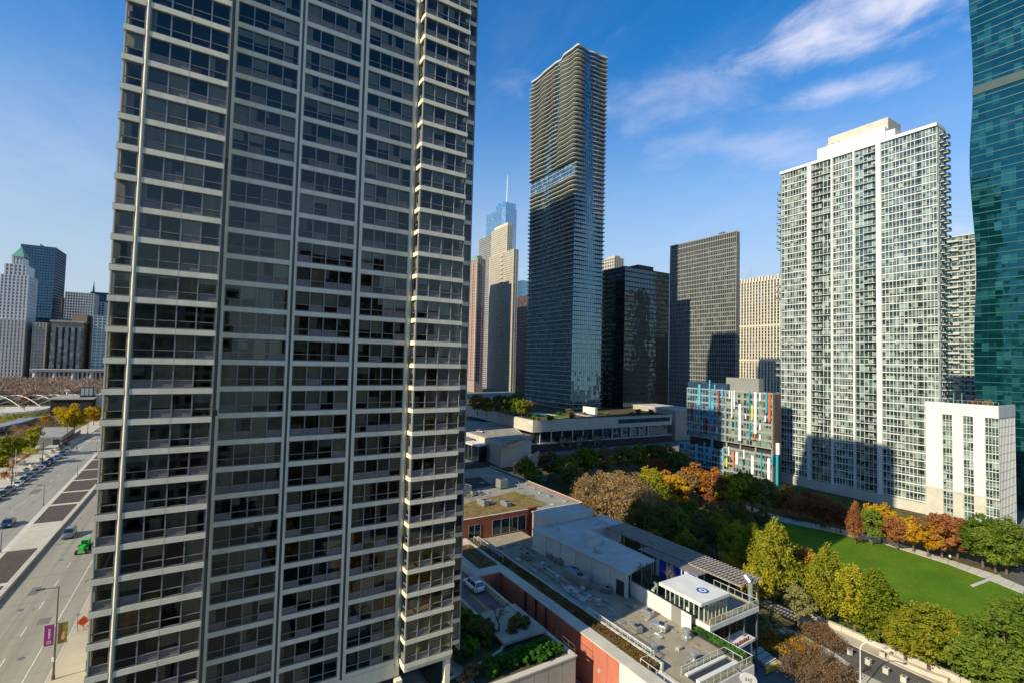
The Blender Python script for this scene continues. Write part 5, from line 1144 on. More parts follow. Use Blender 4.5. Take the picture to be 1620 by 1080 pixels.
for i, z in enumerate(lv):
    e = vedge(z); yy = 262-0.25*(e+68)
    b.add([(e-0.12, yy-0.16, z-0.16), (-13.9, 261.84, z-0.16), (-13.9, 262.1, z-0.16), (e-0.12, yy+0.1, z-0.16), (e-0.12, yy-0.16, z+0.16), (-13.9, 261.84, z+0.16), (-13.9, 262.1, z+0.16), (e-0.12, yy+0.1, z+0.16)], [(3, 2, 1, 0), (4, 5, 6, 7), (0, 1, 5, 4), (1, 2, 6, 5), (2, 3, 7, 6), (3, 0, 4, 7)])
    if i < len(lv)-1:
        e2 = vedge(lv[i+1])
        for j in range(13):
            fr = j/13; xa = e+(-14-e)*fr; xb = e2+(-14-e2)*fr; ya = yy+(262-yy)*fr
            b2.tube((xa, ya-0.05, z), (xb, ya-0.05, lv[i+1]), 0.06, n=3, cap=False)
T['tealbar'] = mat('teal_mullion', (0.01, 0.09, 0.085), 0.4, 0.1, 0.2)
px_part(VT, 'floor_bands', b, T['tealbar'], 'stuff'); px_part(VT, 'mullions', b2, T['tealbar'], 'stuff')
zb = PY(1580, 132, 262).z; e = vedge(zb); px_part(VT, 'mechanical_band', MB().prism([(e-0.2, 262-0.25*(e+68)-0.3), (-13.8, 261.7), (-13.8, 262.2), (e-0.2, 262)], zb-1.8, zb+1.8), mat('teal_louvre', (0.025, 0.06, 0.058), 0.6, 0.1, 0.3))
# ---- coloured school
SC = thing('coloured_school', 'grey school block with blue orange and white vertical fins', 'building', (-136, 214, -9))
CY = 204.0
def cxp(px, py=680): return PY(px, py, CY).x
def czp(py, px=1160): return PY(px, py, CY).z
T['schoolwall'] = mat('school_panel', (0.30, 0.29, 0.26), 0.8, 0.1, 0.2)
GL['school'] = glass_far('school_windows', (0.03, 0.05, 0.045), (0.25, 0.36, 0.26), (1.4, 1.4, 3.3), 0.5, 0.12)
xl, xm, xr = cxp(1087), cxp(1148), cxp(1222); zt = czp(617)
GL['schoolb'] = glass_far('school_blue_windows', (0.03, 0.08, 0.10), (0.16, 0.28, 0.32), (1.4, 1.4, 3.3), 0.5, 0.12)  # left half's bluish glass and panels, tone of the shade put into the colour
T['schoolblue'] = mat('school_blue_panel', (0.27, 0.34, 0.36), 0.5, 0.1, 0.2)
grid_faces(SC, xm+0.2, xr, CY, CY+6, czp(700), zt, 3.45, 1.5, T['schoolwall'], GL['school'], 0.95, 0.2, 'SE', 0.2)
grid_faces(SC, xl, xm-0.3, CY, CY+6, czp(700), zt, 3.45, 1.5, T['schoolblue'], GL['schoolb'], 0.8, 0.18, 'S', 0.2)
px_part(SC, 'open_floor', MB().box(xl+0.6, xr-0.6, CY+1.5, CY+5.6, czp(714)-0.5, czp(700)+0.05), T['dark_metal'])
grid_faces(SC, xm-0.4, xr+0.3, CY-0.5, CY+6, -9, czp(715, 1200), 3.3, 1.5, T['schoolwall'], GL['school'], 0.95, 0.2, 'SE', 0.2)
grid_faces(SC, xl-4, xm-0.8, CY-0.5, CY+6, -9, czp(705, 1110), 3.3, 1.5, T['schoolblue'], GL['schoolb'], 0.8, 0.18, 'S', 0.2)
for px in (1090, 1125, 1149, 1171, 1195, 1221): px_part(SC, 'column', MB().box(cxp(px)-0.3, cxp(px)+0.3, CY+0.2, CY+0.8, czp(716)-0.6, czp(700)+0.05), T['schoolwall'])
px_part(SC, 'upper_block', MB().box(xl, cxp(1150), CY+0.3, CY+5.7, zt-0.3, czp(605, 1120)), T['bluewall'])
px_part(SC, 'penthouse', MB().box(cxp(1144), cxp(1196), CY+2, CY+5.5, zt-0.3, czp(601, 1170)+1.0), T['gridwall'])
px_part(SC, 'red_screen', MB().box(cxp(1163), cxp(1216), CY+0.16, CY+0.3, zt-2.6, zt-0.25), mat('red_panel', (0.35, 0.045, 0.03), 0.7, 0.3, 0.6)); px_part(SC, 'brown_side_wall', MB().box(xr+0.32, xr+0.6, CY+0.2, CY+5.5, -9, zt-0.6), mat('brown_panel', (0.15, 0.10, 0.075), 0.8, 0.2, 0.3))
FC = dict(w=mat('fin_white', (0.72, 0.78, 0.80), 0.5, 0), t=mat('fin_teal', (0.02, 0.33, 0.42), 0.5, 0), b=mat('fin_blue', (0.10, 0.40, 0.54), 0.5, 0), y=mat('fin_yellow', (0.75, 0.66, 0.02), 0.5, 0), o=mat('fin_orange', (0.62, 0.12, 0.03), 0.5, 0), r=mat('fin_red', (0.30, 0.04, 0.035), 0.5, 0))
fins = [(510,200,270,'w'),(530,200,430,'w'),(550,200,355,'w'),(598,315,630,'w',2),(678,210,370,'t'),(680,475,610,'t'),(730,215,570,'w',2),(703,325,450,'y'),(770,220,290,'w'),(828,220,390,'t'),(852,225,465,'o',1.4),(647,400,440,'w'),(815,415,465,'w'),(725,565,620,'o'),(770,575,625,'w'),(560,460,510,'t'),(770,490,540,'w'),
 (503,680,755,'w'),(545,715,860,'o'),(485,775,850,'y'),(572,725,830,'w',2),(632,705,780,'w'),(705,755,915,'w',2),(780,730,885,'t'),(845,780,965,'w',2),(622,810,845,'t'),(875,755,830,'t'),
 (252,148,325,'b',2),(340,110,485,'b'),(185,310,450,'r'),(210,345,465,'b'),(232,410,465,'y'),(252,350,465,'b'),(365,290,410,'b',2),(418,200,410,'r'),(383,150,190,'b'),(303,430,575,'r'),(365,430,485,'b'),(400,515,565,'w'),(448,185,260,'b'),
 (128,640,705,'b',2),(227,655,805,'b',2),(295,640,820,'b'),(340,680,785,'b',2),(363,590,720,'b'),(450,690,800,'b')]
for f_ in fins:
    px = 1060+f_[0]/5.4; lower = f_[1] > 630; yy = CY-(0.95 if lower else 0.5); p0 = PY(px, 580+f_[1]/5.4, yy); p1 = PY(px, 580+f_[2]/5.4, yy); hw = 0.30*(f_[4] if len(f_) > 4 else 1)
    px_part(SC, 'fin', MB().box(p0.x-hw, p0.x+hw, yy-0.2, yy+0.3, p1.z, p0.z), FC[f_[3]])
q = PY(1230, 712, 206); LP = thing('light_panel_mast', 'blue pole carrying a white light panel beside the school', 'mast', (q.x, 206, -9)); px_part(LP, 'pole', MB().box(q.x-0.45, q.x+0.45, 205.6, 206.3, -9, PY(1230, 718, 206).z), FC['t']); px_part(LP, 'panel', MB().box(q.x-1.3, q.x+1.0, 205.5, 206.4, PY(1230, 718, 206).z, PY(1230, 700, 206).z), T['white_paint'])
# ---- podium with roof garden under the wavy tower
PD = thing('podium_block', 'long low podium with glazed floor and roof garden at the park edge', 'building', (-240, 205, -9))
ZP = 9.0
A = P(700, 632, ZP); B = P(822, 660, ZP); Cc = P(843, 664.5, ZP); Dd = P(856, 664, ZP); Ee = P(1063, 655, ZP)
zBand = PX(850, 683, Cc.x).z; zGl = PX(850, 701, Cc.x).z
top = [(A.x, A.y), (B.x, B.y), (Cc.x, Cc.y), (Dd.x, Dd.y), (Ee.x, Ee.y), (Ee.x-40, Ee.y+4), (A.x, Ee.y+4)]
px_part(PD, 'upper_wall', MB().prism(top, zBand, ZP), T['pale_concrete'])
cen_ = Vector((-255, 205)); ins = [tuple(Vector(p)+ (cen_-Vector(p)).normalized()*3.2) for p in top]
px_part(PD, 'glazed_floor', MB().prism(ins, zGl, zBand+0.05), GL['dark']); px_part(PD, 'floor_slab', MB().prism([tuple(Vector(p)*1.0) for p in top], zGl-0.6, zGl), T['pale_concrete'])
T['dkbrick'] = mat('dark_brick', (0.055, 0.045, 0.042), 0.9, 0.2, 0.5); px_part(PD, 'brick_wall', MB().prism([tuple(Vector(p)+(cen_-Vector(p)).normalized()*0.4) for p in top], -9.2, zGl-0.6), T['dkbrick'])
for i in range(12): q = Vector((Dd.x, Dd.y)).lerp(Vector((Ee.x, Ee.y)), i/11*0.8); px_part(PD, 'column', MB().box(q.x-0.95, q.x-0.45, q.y-0.3, q.y+0.3, zGl, zBand+0.02), T['pale_concrete'])
for i, fr in enumerate((0.30, 0.42, 0.54)):
    q = Vector((Dd.x, Dd.y)).lerp(Vector((Ee.x, Ee.y)), fr-0.18)
    for z in (-7.5, -4.3): 
        w_ = MB().box(q.x-0.2, q.x+0.25, q.y, q.y+9, z, z+2.6).build('window', GL['school'], PD); w_.location = -PD.location; b = MB()
        for j in range(7): b.box(q.x+0.2, q.x+0.4, q.y+j*1.5-0.08, q.y+j*1.5+0.08, z-0.1, z+2.7)
        b.box(q.x+0.2, q.x+0.9, q.y-0.4, q.y+9.4, z+2.7, z+2.95); b.build('frame', T['black_metal'], w_)
q0 = Vector((Dd.x, Dd.y)).lerp(Vector((Ee.x, Ee.y)), 0.55); px_part(PD, 'strip_window', MB().add([(q0.x+0.02+0.05, q0.y, ZP-4.2), (Ee.x+0.05, Ee.y-2, ZP-4.2), (Ee.x+0.05, Ee.y-2, ZP-1.6), (q0.x+0.07, q0.y, ZP-1.6)], [(0, 1, 2, 3)]), GL['dark'])
px_part(PD, 'roof_garden_soil', MB().prism([tuple(Vector(p)+(cen_-Vector(p)).normalized()*1.2) for p in top], ZP-0.4, ZP+0.08), T['soil'])
px_part(PD, 'garden_path', MB().box(-262, -228, 176, 186, ZP+0.081, ZP+0.14).box(-250, -230, 200, 206, ZP+0.081, ZP+0.14), T['pale_concrete'])
px_part(PD, 'garden_lawn', MB().prism([(-232, 168), (-226.5, 190), (-240, 192), (-246, 170)], ZP+0.142, ZP+0.2), T['grass'])
gl_ = [(845, 658, 'ever', 1.6), (850, 660, 'yellowgreen', 1.0), (870, 660, 'dark', 1.8), (905, 657, 'rust', 1.8), (900, 650, 'dark', 2.0), (925, 652, 'bronze', 1.2), (1010, 650, 'rust', 2.0), (1030, 650, 'dark', 1.9), (1000, 652, 'bronze', 1.3), (885, 652, 'ever', 1.4), (960, 651, 'olive', 1.1)]
for i, (px, py, lf, s) in enumerate(gl_): tree('shrub', tuple(P(px, py+4, ZP)), 'clipped shrub on the podium roof garden', lf, s*1.3, name='roof_shrub', cat='shrub', group='shrubs on the podium roof garden', sz=s*0.9)
for i, (px, py, lf, s) in enumerate(((800, 648, 'dark', 0.85), (812, 650, 'green', 0.8), (790, 650, 'dark', 0.9), (825, 652, 'olive', 0.75), (835, 650, 'bronze', 0.7), (770, 650, 'dark', 0.8), (755, 648, 'dark', 0.9), (818, 645, 'green', 0.9))):
    q = P(px, py+8, ZP); tree('round2', tuple(q), 'dark small tree on the podium roof garden', lf, s*1.5, group='trees on the podium roof garden', name='garden_tree')
px_part(PD, 'screen_box', MB().box(-250, -238, 212, 214, ZP+0.1, ZP+4.5), T['white_paint'])
EX = thing('podium_wing', 'plain grey wing block right of the roof garden', 'building', (-235, 275, -9)); a = P(1063, 652, 10.5); px_part(EX, 'walls', MB().box(-285, a.x-2, Ee.y+4.3, Ee.y+28, -9, 11.5), T['concrete']); px_part(EX, 'roof', MB().box(-285.3, a.x-1.7, Ee.y+4.0, Ee.y+28.3, 11.51, 12.2), T['roof_white'])
# sloping terrace block in front of the podium
TB = thing('terrace_block', 'pale concrete terrace block with sunlit end wall and planter', 'building', (-200, 125, -9)); zt = 2.0
pA, pB, pC, pD_, pE = P(700, 671, zt), P(773, 694, zt), P(793, 703, zt), P(841, 697, zt), P(800, 672, zt)
px_part(TB, 'walls', MB().prism([(pA.x, pA.y), (pB.x, pB.y), (pC.x, pC.y), (pD_.x, pD_.y), (pE.x-12, pE.y+10), (pA.x-10, pA.y+16)], -9.2, zt), T['pale_concrete'])
px_part(TB, 'terrace_paving', MB().prism([(pA.x, pA.y+1.2), (pB.x-0.8, pB.y+1.0), (pC.x-0.8, pC.y+0.8), (pD_.x-0.8, pD_.y), (pE.x-11, pE.y+8), (pA.x-9, pA.y+14)], zt, zt+0.06), T['roof_grey'])
for i in range(5):
    q = Vector((pA.x, pA.y)).lerp(Vector((pB.x, pB.y)), 0.25+0.18*i); px_part(TB, 'wall_joint', MB().box(q.x-0.06, q.x+0.06, q.y-0.08, q.y+0.05, -9, zt+0.01), T['concrete'])
for fr in (0.62, ): q = Vector((pA.x, pA.y)).lerp(Vector((pB.x, pB.y)), fr); px_part(TB, 'louvre', MB().box(q.x, q.x+5, q.y-0.9, q.y+0.1, -6, -1.5), T['bronze'])
q1, q2 = P(800, 707, zt), P(826, 698, zt); tw_, twf = leaf_quads(np.random.default_rng(4), np.array([tuple(q1.lerp(q2, i/12)+Vector((-1.2, 1.5, 1.1))) for i in range(13)]), np.full(13, 1.6), 90, 0.22)
hd = thing('terrace_hedge', 'yellow grass planter along the terrace edge', 'planter', tuple(q1)); o = link('grasses', fast_mesh('grasses', tw_, twf, LM['gold']), hd, kind='stuff'); o.location = -q1
px_part(hd, 'trough', MB().add([(q1.x-3, q1.y+0.6, zt), (q2.x-3, q2.y+0.6, zt), (q2.x+0.2, q2.y+1.6, zt), (q1.x+0.2, q1.y+1.6, zt), (q1.x-3, q1.y+0.6, zt+0.7), (q2.x-3, q2.y+0.6, zt+0.7), (q2.x+0.2, q2.y+1.6, zt+0.7), (q1.x+0.2, q1.y+1.6, zt+0.7)], [(4, 5, 6, 7), (0, 1, 5, 4), (1, 2, 6, 5), (2, 3, 7, 6), (3, 0, 4, 7)]), T['pale_concrete'])
for i, (px, py, k, lb) in enumerate(((824, 693, 1, 'person in white top by the terrace planter'), (783, 688, 0, 'person in black on the terrace paving'))):
    q = P(px, py, zt); person(k, (q.x, q.y, zt+0.06), i+0.5, lb)
q = P(752, 684, zt); car('suv', 'silver', (q.x, q.y+3, zt+0.06), R(20), 'silver car parked on the terrace paving', name='parked_car', s=1.0)
a, c = P(812, 728, -3), P(853, 717, -3); WW = thing('ramp_wall', 'pale slanting ramp wall in front of the dark brick podium', 'wall', (a.x, a.y, -9)); px_part(WW, 'wall', MB().add([(a.x, a.y, -9.2), (c.x, c.y, -9.2), (c.x-0.6, c.y+0.5, -9.2), (a.x-0.6, a.y+0.5, -9.2), (a.x, a.y, -4.5), (c.x, c.y, -1.5), (c.x-0.6, c.y+0.5, -1.5), (a.x-0.6, a.y+0.5, -4.5)], [(4, 5, 6, 7), (0, 1, 5, 4), (1, 2, 6, 5), (2, 3, 7, 6), (3, 0, 4, 7)]), T['concrete'])
# glass entrance hall at the tower's side
a, c = P(728, 697, -1), P(757, 706, -1); EH = thing('glass_entry_hall', 'glazed entry hall with white canopy beside the terrace wall', 'building', (a.x, a.y, -9)); px_part(EH, 'canopy', MB().prism([(a.x-6, a.y-2), (c.x, c.y), (c.x-3, c.y+7), (a.x-9, a.y+5)], -1.2, -0.6), T['white_paint']); px_part(EH, 'glass', MB().prism([(a.x-6, a.y-1.4), (c.x-0.8, c.y+0.6), (c.x-3.4, c.y+6.2), (a.x-8.6, a.y+4.6)], -9.2, -1.2), GL['dark'])
b = MB()
for i in range(9): q = Vector((a.x-6, a.y-1.5)).lerp(Vector((c.x-0.8, c.y+0.5)), i/8); b.box(q.x-0.08, q.x+0.08, q.y-0.1, q.y+0.1, -9, -1.2)
px_part(EH, 'posts', b, T['steel'])
# ---- unseen high-rises added behind the cream tower, placed and sized to cast the shade
T['marble'] = mat('white_granite', (0.55, 0.54, 0.50), 0.8, 0.06, 0.05)
for lb, x0, x1, y0, y1, h in (('slender white granite skyscraper hidden behind the cream tower', -209, -185, 20, 58, 232), ('broad office tower hidden behind the cream tower', -312, -238, 30, 70, 246), ('wide office slab far behind the cream tower', -522, -405, 30, 80, 256), ('apartment slab next door to the cream tower', -166, -122, 18, 48, 112)):
    t = thing('office_tower', lb, 'building', ((x0+x1)/2, (y0+y1)/2, -1)); grid_faces(t, x0, x1, y0, y1, -1, h, 3.9, 3.0, T['marble'], GL['dark'], 1.2, 1.0, 'SENW', 0.4)
# ================================================================ low buildings and gardens in the middle
rng = random.Random(17)
def rail_glass(t, p, q, h=1.1, n=None, m_=None, posts=True, z=None, glass=True, nm='railing'):
    p, q = Vector(p), Vector(q); L_ = (q-p).length; n = n or max(1, int(L_/1.6)); b = MB()
    for i in range(n+1): c = p.lerp(q, i/n); b.tube(c, c+Vector((0, 0, h)), 0.035, n=4)
    b.tube(p+Vector((0, 0, h)), q+Vector((0, 0, h)), 0.04, n=4)
    b.tube(p+Vector((0, 0, h*0.5)), q+Vector((0, 0, h*0.5)), 0.02, n=4) if not glass else b.tube(p+Vector((0, 0, 0.1)), q+Vector((0, 0, 0.1)), 0.025, n=4)
    r_ = px_part(t, nm, b, m_ or T['white_paint'])
    if glass: MB().quad(p+Vector((0, 0, 0.12)), q+Vector((0, 0, 0.12)), q+Vector((0, 0, h-0.05)), p+Vector((0, 0, h-0.05))).build('glass_panel', T['rail'], r_)
def ac_unit(loc, sz, label, rz=0.0, name='air_conditioner', fan=True):
    t = thing(name, label, 'roof unit', loc, rz, 'air handling units on the low roofs'); x, y, z = sz
    MB().obox((0, 0), x, y, 0.2, z, 0).build('casing', T['gridwall'] if name == 'air_conditioner' else T['steel'], t)
    for sx_ in (-1, 1): MB().box(sx_*x*0.4-0.08, sx_*x*0.4+0.08, -y*0.5, y*0.5, 0, 0.2).build('skid', T['dark_metal'], t)
    if fan: MB().lathe((x*0.18, 0, z), [(min(x, y)*0.32, 0), (min(x, y)*0.32, 0.16), (min(x, y)*0.26, 0.16), (min(x, y)*0.26, 0.05)], 12).build('fan', T['dark_metal'], t)
    b = MB()
    for i in range(4): b.box(-x*0.45, x*0.45, -y*0.5-0.02, -y*0.5+0.01, 0.35+i*(z-0.5)/4, 0.42+i*(z-0.5)/4)
    b.build('louvre', T['bronze'], t); return t
def vent(loc, s=1.0, label='steel mushroom vent on the retail roof deck', group='mushroom vents on the retail roof'):
    t = thing('roof_vent', label, 'roof vent', loc, 0, group); t.scale = (s, s, s)
    MB().obox((0, 0), 1.0, 1.0, 0, 0.35).build('kerb', T['steel'], t); MB().lathe((0, 0, 0.35), [(0.32, 0), (0.32, 0.6), (0.42, 0.62)], 12).build('stack', T['steel'], t); MB().lathe((0, 0, 0.97), [(0.5, 0), (0.55, 0.15), (0.55, 0.42), (0.3, 0.55), (0.05, 0.58)], 12).build('cap', T['steel'], t)
    return t
# ---- brick building with planted roof
BK = thing('brick_market_building', 'red brick building with brown planted roof beside the ramp', 'building', (-122, 64, -9))
Xw, ZR = -102.0, 5.0
bx0, by1 = -150.0, 85.6
T['brick2'] = mat('red_brick_wall', (0.30, 0.085, 0.045), 0.9, 0.22, 0.8, 0.15)
px_part(BK, 'walls', MB().prism([(bx0, 40), (Xw, 40), (Xw, 69.3), (Xw-1.3, 69.3), (Xw-1.3, 72.6), (-100.4, 72.6), (-100.4, by1), (bx0, by1)], -9.2, ZR-0.55), T['brick2'])
px_part(BK, 'roof', MB().prism([(bx0, 40.3), (Xw-0.4, 40.3), (Xw-0.4, 69.0), (Xw-1.7, 69), (Xw-1.7, 72.9), (-100.8, 72.9), (-100.8, by1-0.4), (bx0, by1-0.4)], ZR-0.54, ZR-0.3), T['roof_grey'])
px_part(BK, 'parapet', MB().box(Xw-0.35, Xw+0.03, 40, 69.3, ZR-0.549, ZR).box(Xw-1.65, Xw-1.27, 69.31, 72.59, ZR-0.549, ZR).box(-100.75, -100.36, 72.6, by1, ZR-0.549, ZR-0.05).box(bx0, -100.76, by1-0.35, by1+0.03, ZR-0.549, ZR+0.05), T['brick2'])
px_part(BK, 'coping', MB().box(Xw-0.4, Xw+0.06, 40, 69.35, ZR+0.001, ZR+0.1).box(bx0, -100.3, by1-0.4, by1+0.06, ZR+0.055, ZR+0.15).box(-100.8, -100.32, 72.6, by1-0.42, ZR-0.045, ZR+0.05), T['pale_concrete'])
def roofpoly(pts, z): return [(P(a, b_, z).x, P(a, b_, z).y) for a, b_ in pts]
px_part(BK, 'planted_roof', MB().prism(roofpoly([(700, 830), (733, 821), (834, 804), (858, 799), (812, 777), (735, 796), (700, 806)], ZR-0.1), ZR-0.3, ZR-0.05), T['sedum']); px_part(BK, 'planted_roof', MB().prism(roofpoly([(700, 776), (735, 775), (778, 766), (760, 754), (732, 756), (700, 760)], ZR-0.1), ZR-0.3, ZR-0.06), T['mulch'])
V, Fq = leaf_quads(np.random.default_rng(31), np.array([tuple(P(812, 778, ZR).lerp(P(860, 797, ZR), i/24)+Vector((rng.uniform(-1.5, 0.3), rng.uniform(-0.5, 0.5), 0.1))) for i in range(25)]), np.full(25, 0.9), 50, 0.12, squash=0.4)
o = link('grass_strip', fast_mesh('grass_strip', V, Fq, LM['yellowgreen']), BK, kind='stuff'); o.location = -BK.location
V, Fq = leaf_quads(np.random.default_rng(32), np.array([tuple(P(rng.uniform(735, 845), rng.uniform(782, 818), ZR)) for i in range(260)]), np.full(260, 1.0), 14, 0.11, squash=0.15)
V = V[(np.repeat((V.reshape(-1, 4, 3)[:, :, 0].max(1) < Xw-0.5), 4))]; Fq = np.arange(len(V)).reshape(-1, 4); o = link('sedum_tufts', fast_mesh('sedum_tufts', V, Fq, leafmat('sedum_leaf', (0.17, 0.11, 0.03), (0.30, 0.24, 0.06), 0.4)), BK, kind='stuff'); o.location = -BK.location
GL['shopwin'] = glass_far('shop_window', (0.01, 0.022, 0.034), (0.02, 0.03, 0.04), (2, 2, 3), 0.1, 0.06)
for px0, px1, py0, py1, n in ((741.5, 760, 829, 850, 2), (779, 832, 817, 842, 4)):
    a, c = PX(px0, (py0+py1)/2, Xw), PX(px1, (py0+py1)/2, Xw); z1, z0_ = PX((px0+px1)/2, py0+1, Xw).z, PX((px0+px1)/2, py1-1, Xw).z
    w_ = MB().box(Xw-0.05, Xw+0.02, a.y, c.y, z0_, z1).build('window', GL['shopwin'], BK); w_.location = -BK.location; b = MB()
    for i in range(n+1): y = a.y+(c.y-a.y)*i/n; b.box(Xw+0.021, Xw+0.09, y-0.06, y+0.06, z0_-0.06, z1+0.06)
    b.box(Xw+0.021, Xw+0.08, a.y, c.y, z0_-0.08, z0_); b.box(Xw+0.021, Xw+0.08, a.y, c.y, z1, z1+0.08); b.build('frame', T['steel'], w_)
for px, py, sz, lb in ((791, 770, (4.2, 2.6, 2.6), 'big cream box unit on the brick building roof'), (800, 800, (3.0, 1.4, 1.3), 'low grey unit on the planted roof'), (764, 799, (3.4, 1.5, 1.6), 'long steel unit on the planted roof'), (735, 782, (2.6, 3.0, 2.6), 'pale box unit at the tower side of the planted roof'), (748, 783, (1.6, 1.2, 1.2), 'small grey unit beside the pale box')):
    q = P(px, py, ZR-0.2); ac_unit((q.x, q.y, ZR-0.2), sz, lb, R(4))
for px, py, s in ((776, 797, 0.8), (758, 782, 0.8), (833, 766, 0.6), (770, 756, 0.7), (820, 772, 0.6), (846, 773, 0.55)): q = P(px, py, ZR-0.2); vent((q.x, q.y, ZR-0.2), s, 'small steel vent on the brick building roof', 'vents on the brick building roof')
for i in range(30):   # pipes, pads and hatches on the brick building roof
    x = rng.uniform(-140, -103); y = rng.uniform(72.5, 84.5) if x > -118 else rng.uniform(60, 84)
    if i % 3 == 0: l_ = rng.uniform(2, 7); px_part(BK, 'roof_pipe', MB().tube((x, y, ZR-0.15), (x-l_ if i % 2 else x, y if i % 2 else y-l_*0.4, ZR-0.15), 0.07, n=5), T['steel'])
    else: px_part(BK, 'roof_pad', MB().obox((x, y), rng.uniform(0.4, 1.4), rng.uniform(0.4, 1.2), ZR-0.295, ZR-0.29+rng.uniform(0.08, 0.6), 0.06), (T['gridwall'], T['concrete'], T['steel'], T['pale_concrete'])[i % 4])
# ---- retail building: red wall, planted ledge, roof deck, white hall
RT = thing('retail_building', 'low retail building with red south wall and sandy roof deck', 'building', (-70, 62, -9))
YR, ZL, ZD = 49.9, 1.0, 0.0
xE = -41.2; xW = PY(792, 896, YR).x; xJ = PY(980, 1035, YR).x
T['red_wall'] = mat('red_render', (0.46, 0.15, 0.09), 0.9, 0.12, 0.5, 0.06, streak=0.35)
joints = [xW]+[PY(px, 930, YR).x for px in (832, 849, 865)]
px_part(RT, 'red_wall', MB().box(xW, xJ, YR, YR+0.4, -9.2, ZL-0.12), T['red_wall']); px_part(RT, 'white_wall', MB().box(xJ+0.01, xE, YR, YR+0.4, -9.2, ZL-0.12), T['white_paint'])
for px in (832, 849, 865): x = PY(px, 950, YR).x; px_part(RT, 'drain_pipe', MB().tube((x, YR-0.2, -8), (x, YR-0.2, ZL-0.1), 0.16, n=8), T['dark_metal'])
for x in (xJ-2.4, xJ-5.5, (xW+xJ)/2): px_part(RT, 'wall_joint', MB().box(x-0.03, x+0.03, YR-0.02, YR+0.1, -9, ZL-0.15), T['brick2'])
for x, z in ((xJ-4.0, -2.6), (xJ+2.8, -2.4), (xJ-12, -2.8)): b = MB().lathe((0, 0, 0), [(0.35, 0), (0.3, 0.12)], 12); b.v = [(x+v[0], YR-v[2], z+v[1]) for v in b.v]; px_part(RT, 'wall_vent', b, T['concrete'])
px_part(RT, 'ledge_coping', MB().box(xW-0.2, xE+0.2, YR-0.25, YR+1.9, ZL-0.119, ZL+0.05), T['pale_concrete']); px_part(RT, 'planter_soil', MB().box(-101, xE-5.5, YR+1.91, YR+4.4, ZL-0.3, ZL-0.02), T['soil'])
for i in range(6): px_part(RT, 'ledge_grating', MB().box(xW+12.2+i*0.9, xW+12.8+i*0.9, YR+0.5, YR+1.3, ZL+0.051, ZL+0.12), T['steel'])
px_part(RT, 'deck_body', MB().box(-101.9, xE, YR+0.41, 67.4, -9.2, ZD-0.1), T['pale_concrete'])
px_part(RT, 'deck_surface', MB().box(-101.8, xE-0.1, YR+4.9, 67.3, ZD-0.099, ZD), T['deck']); px_part(RT, 'planter_kerb', MB().box(-101, xE-5.2, YR+4.41, YR+4.75, ZD-0.099, ZL+0.15), T['pale_concrete'])
n_ = 420; cs = np.array([(rng.uniform(-100, xE-6), YR+rng.uniform(2.1, 4.2), ZL) for i in range(n_)]); V, Fq = leaf_quads(np.random.default_rng(33), cs, np.full(n_, 0.5), 26, 0.13, squash=0.7)
V[:, 2] = np.maximum(V[:, 2], ZL-0.05); o = link('ledge_grasses', fast_mesh('ledge_grasses', V, Fq, leafmat('dry_grass', (0.16, 0.085, 0.02), (0.30, 0.18, 0.04), 0.5)), RT, kind='stuff'); o.location = -RT.location
# left square planter with its walks
px_part(RT, 'walkway', MB().box(-101.6, xW+0.05, 44.6, YR+1.9, -9.2, ZL-0.02), T['pale_concrete']); px_part(RT, 'planter_bed', MB().box(-97.5, -85.5, YR-3.2, YR+0.9, ZL-0.019, ZL+0.12), T['soil'])
rr = PX(760, 904, xW); px_part(RT, 'red_return_wall', MB().box(xW+0.051, xW+0.3, 44.6, YR-0.01, -9.2, ZL-0.1), T['red_wall'])
V, Fq = leaf_quads(np.random.default_rng(34), np.array([(rng.uniform(-97, -86), YR+rng.uniform(-2.9, 0.6), ZL+0.2) for i in range(120)]), np.full(120, 0.5), 20, 0.13, squash=0.5); o = link('bed_plants', fast_mesh('bed_plants', V, Fq, LM['bronze']), RT, kind='stuff'); o.location = -RT.location
rail_glass(RT, (-99, YR+2.6, ZL), (-86, YR+2.6, ZL), 1.1, glass=True); 
pR = PY(963, 972, YR+5); rail_glass(RT, (-62.2, YR+5.0, ZD+0.2), (-48.5, YR+5.0, ZD+0.2), 1.35, n=9, glass=False); rail_glass(RT, (-62.2, YR+4.55, ZD+1.2), (-48.5, YR+4.55, ZD+1.2), 0.8, n=9, glass=False)
rail_glass(RT, (-48.3, YR+5.0, ZD+0.2), (-48.3, YR+2.2, ZD+0.2), 1.35, n=2, glass=False); rail_glass(RT, (-48.2, YR+2.2, ZD+0.2), (xE-0.2, YR+2.2, ZD+0.2), 1.35, n=5, glass=False)
px_part(RT, 'blue_membrane', MB().box(-75, -62.5, YR+4.76, YR+6.6, ZD+0.001, ZD+0.35), mat('blue_grey_sheet', (0.24, 0.30, 0.33), 0.6, 0.2, 0.5))
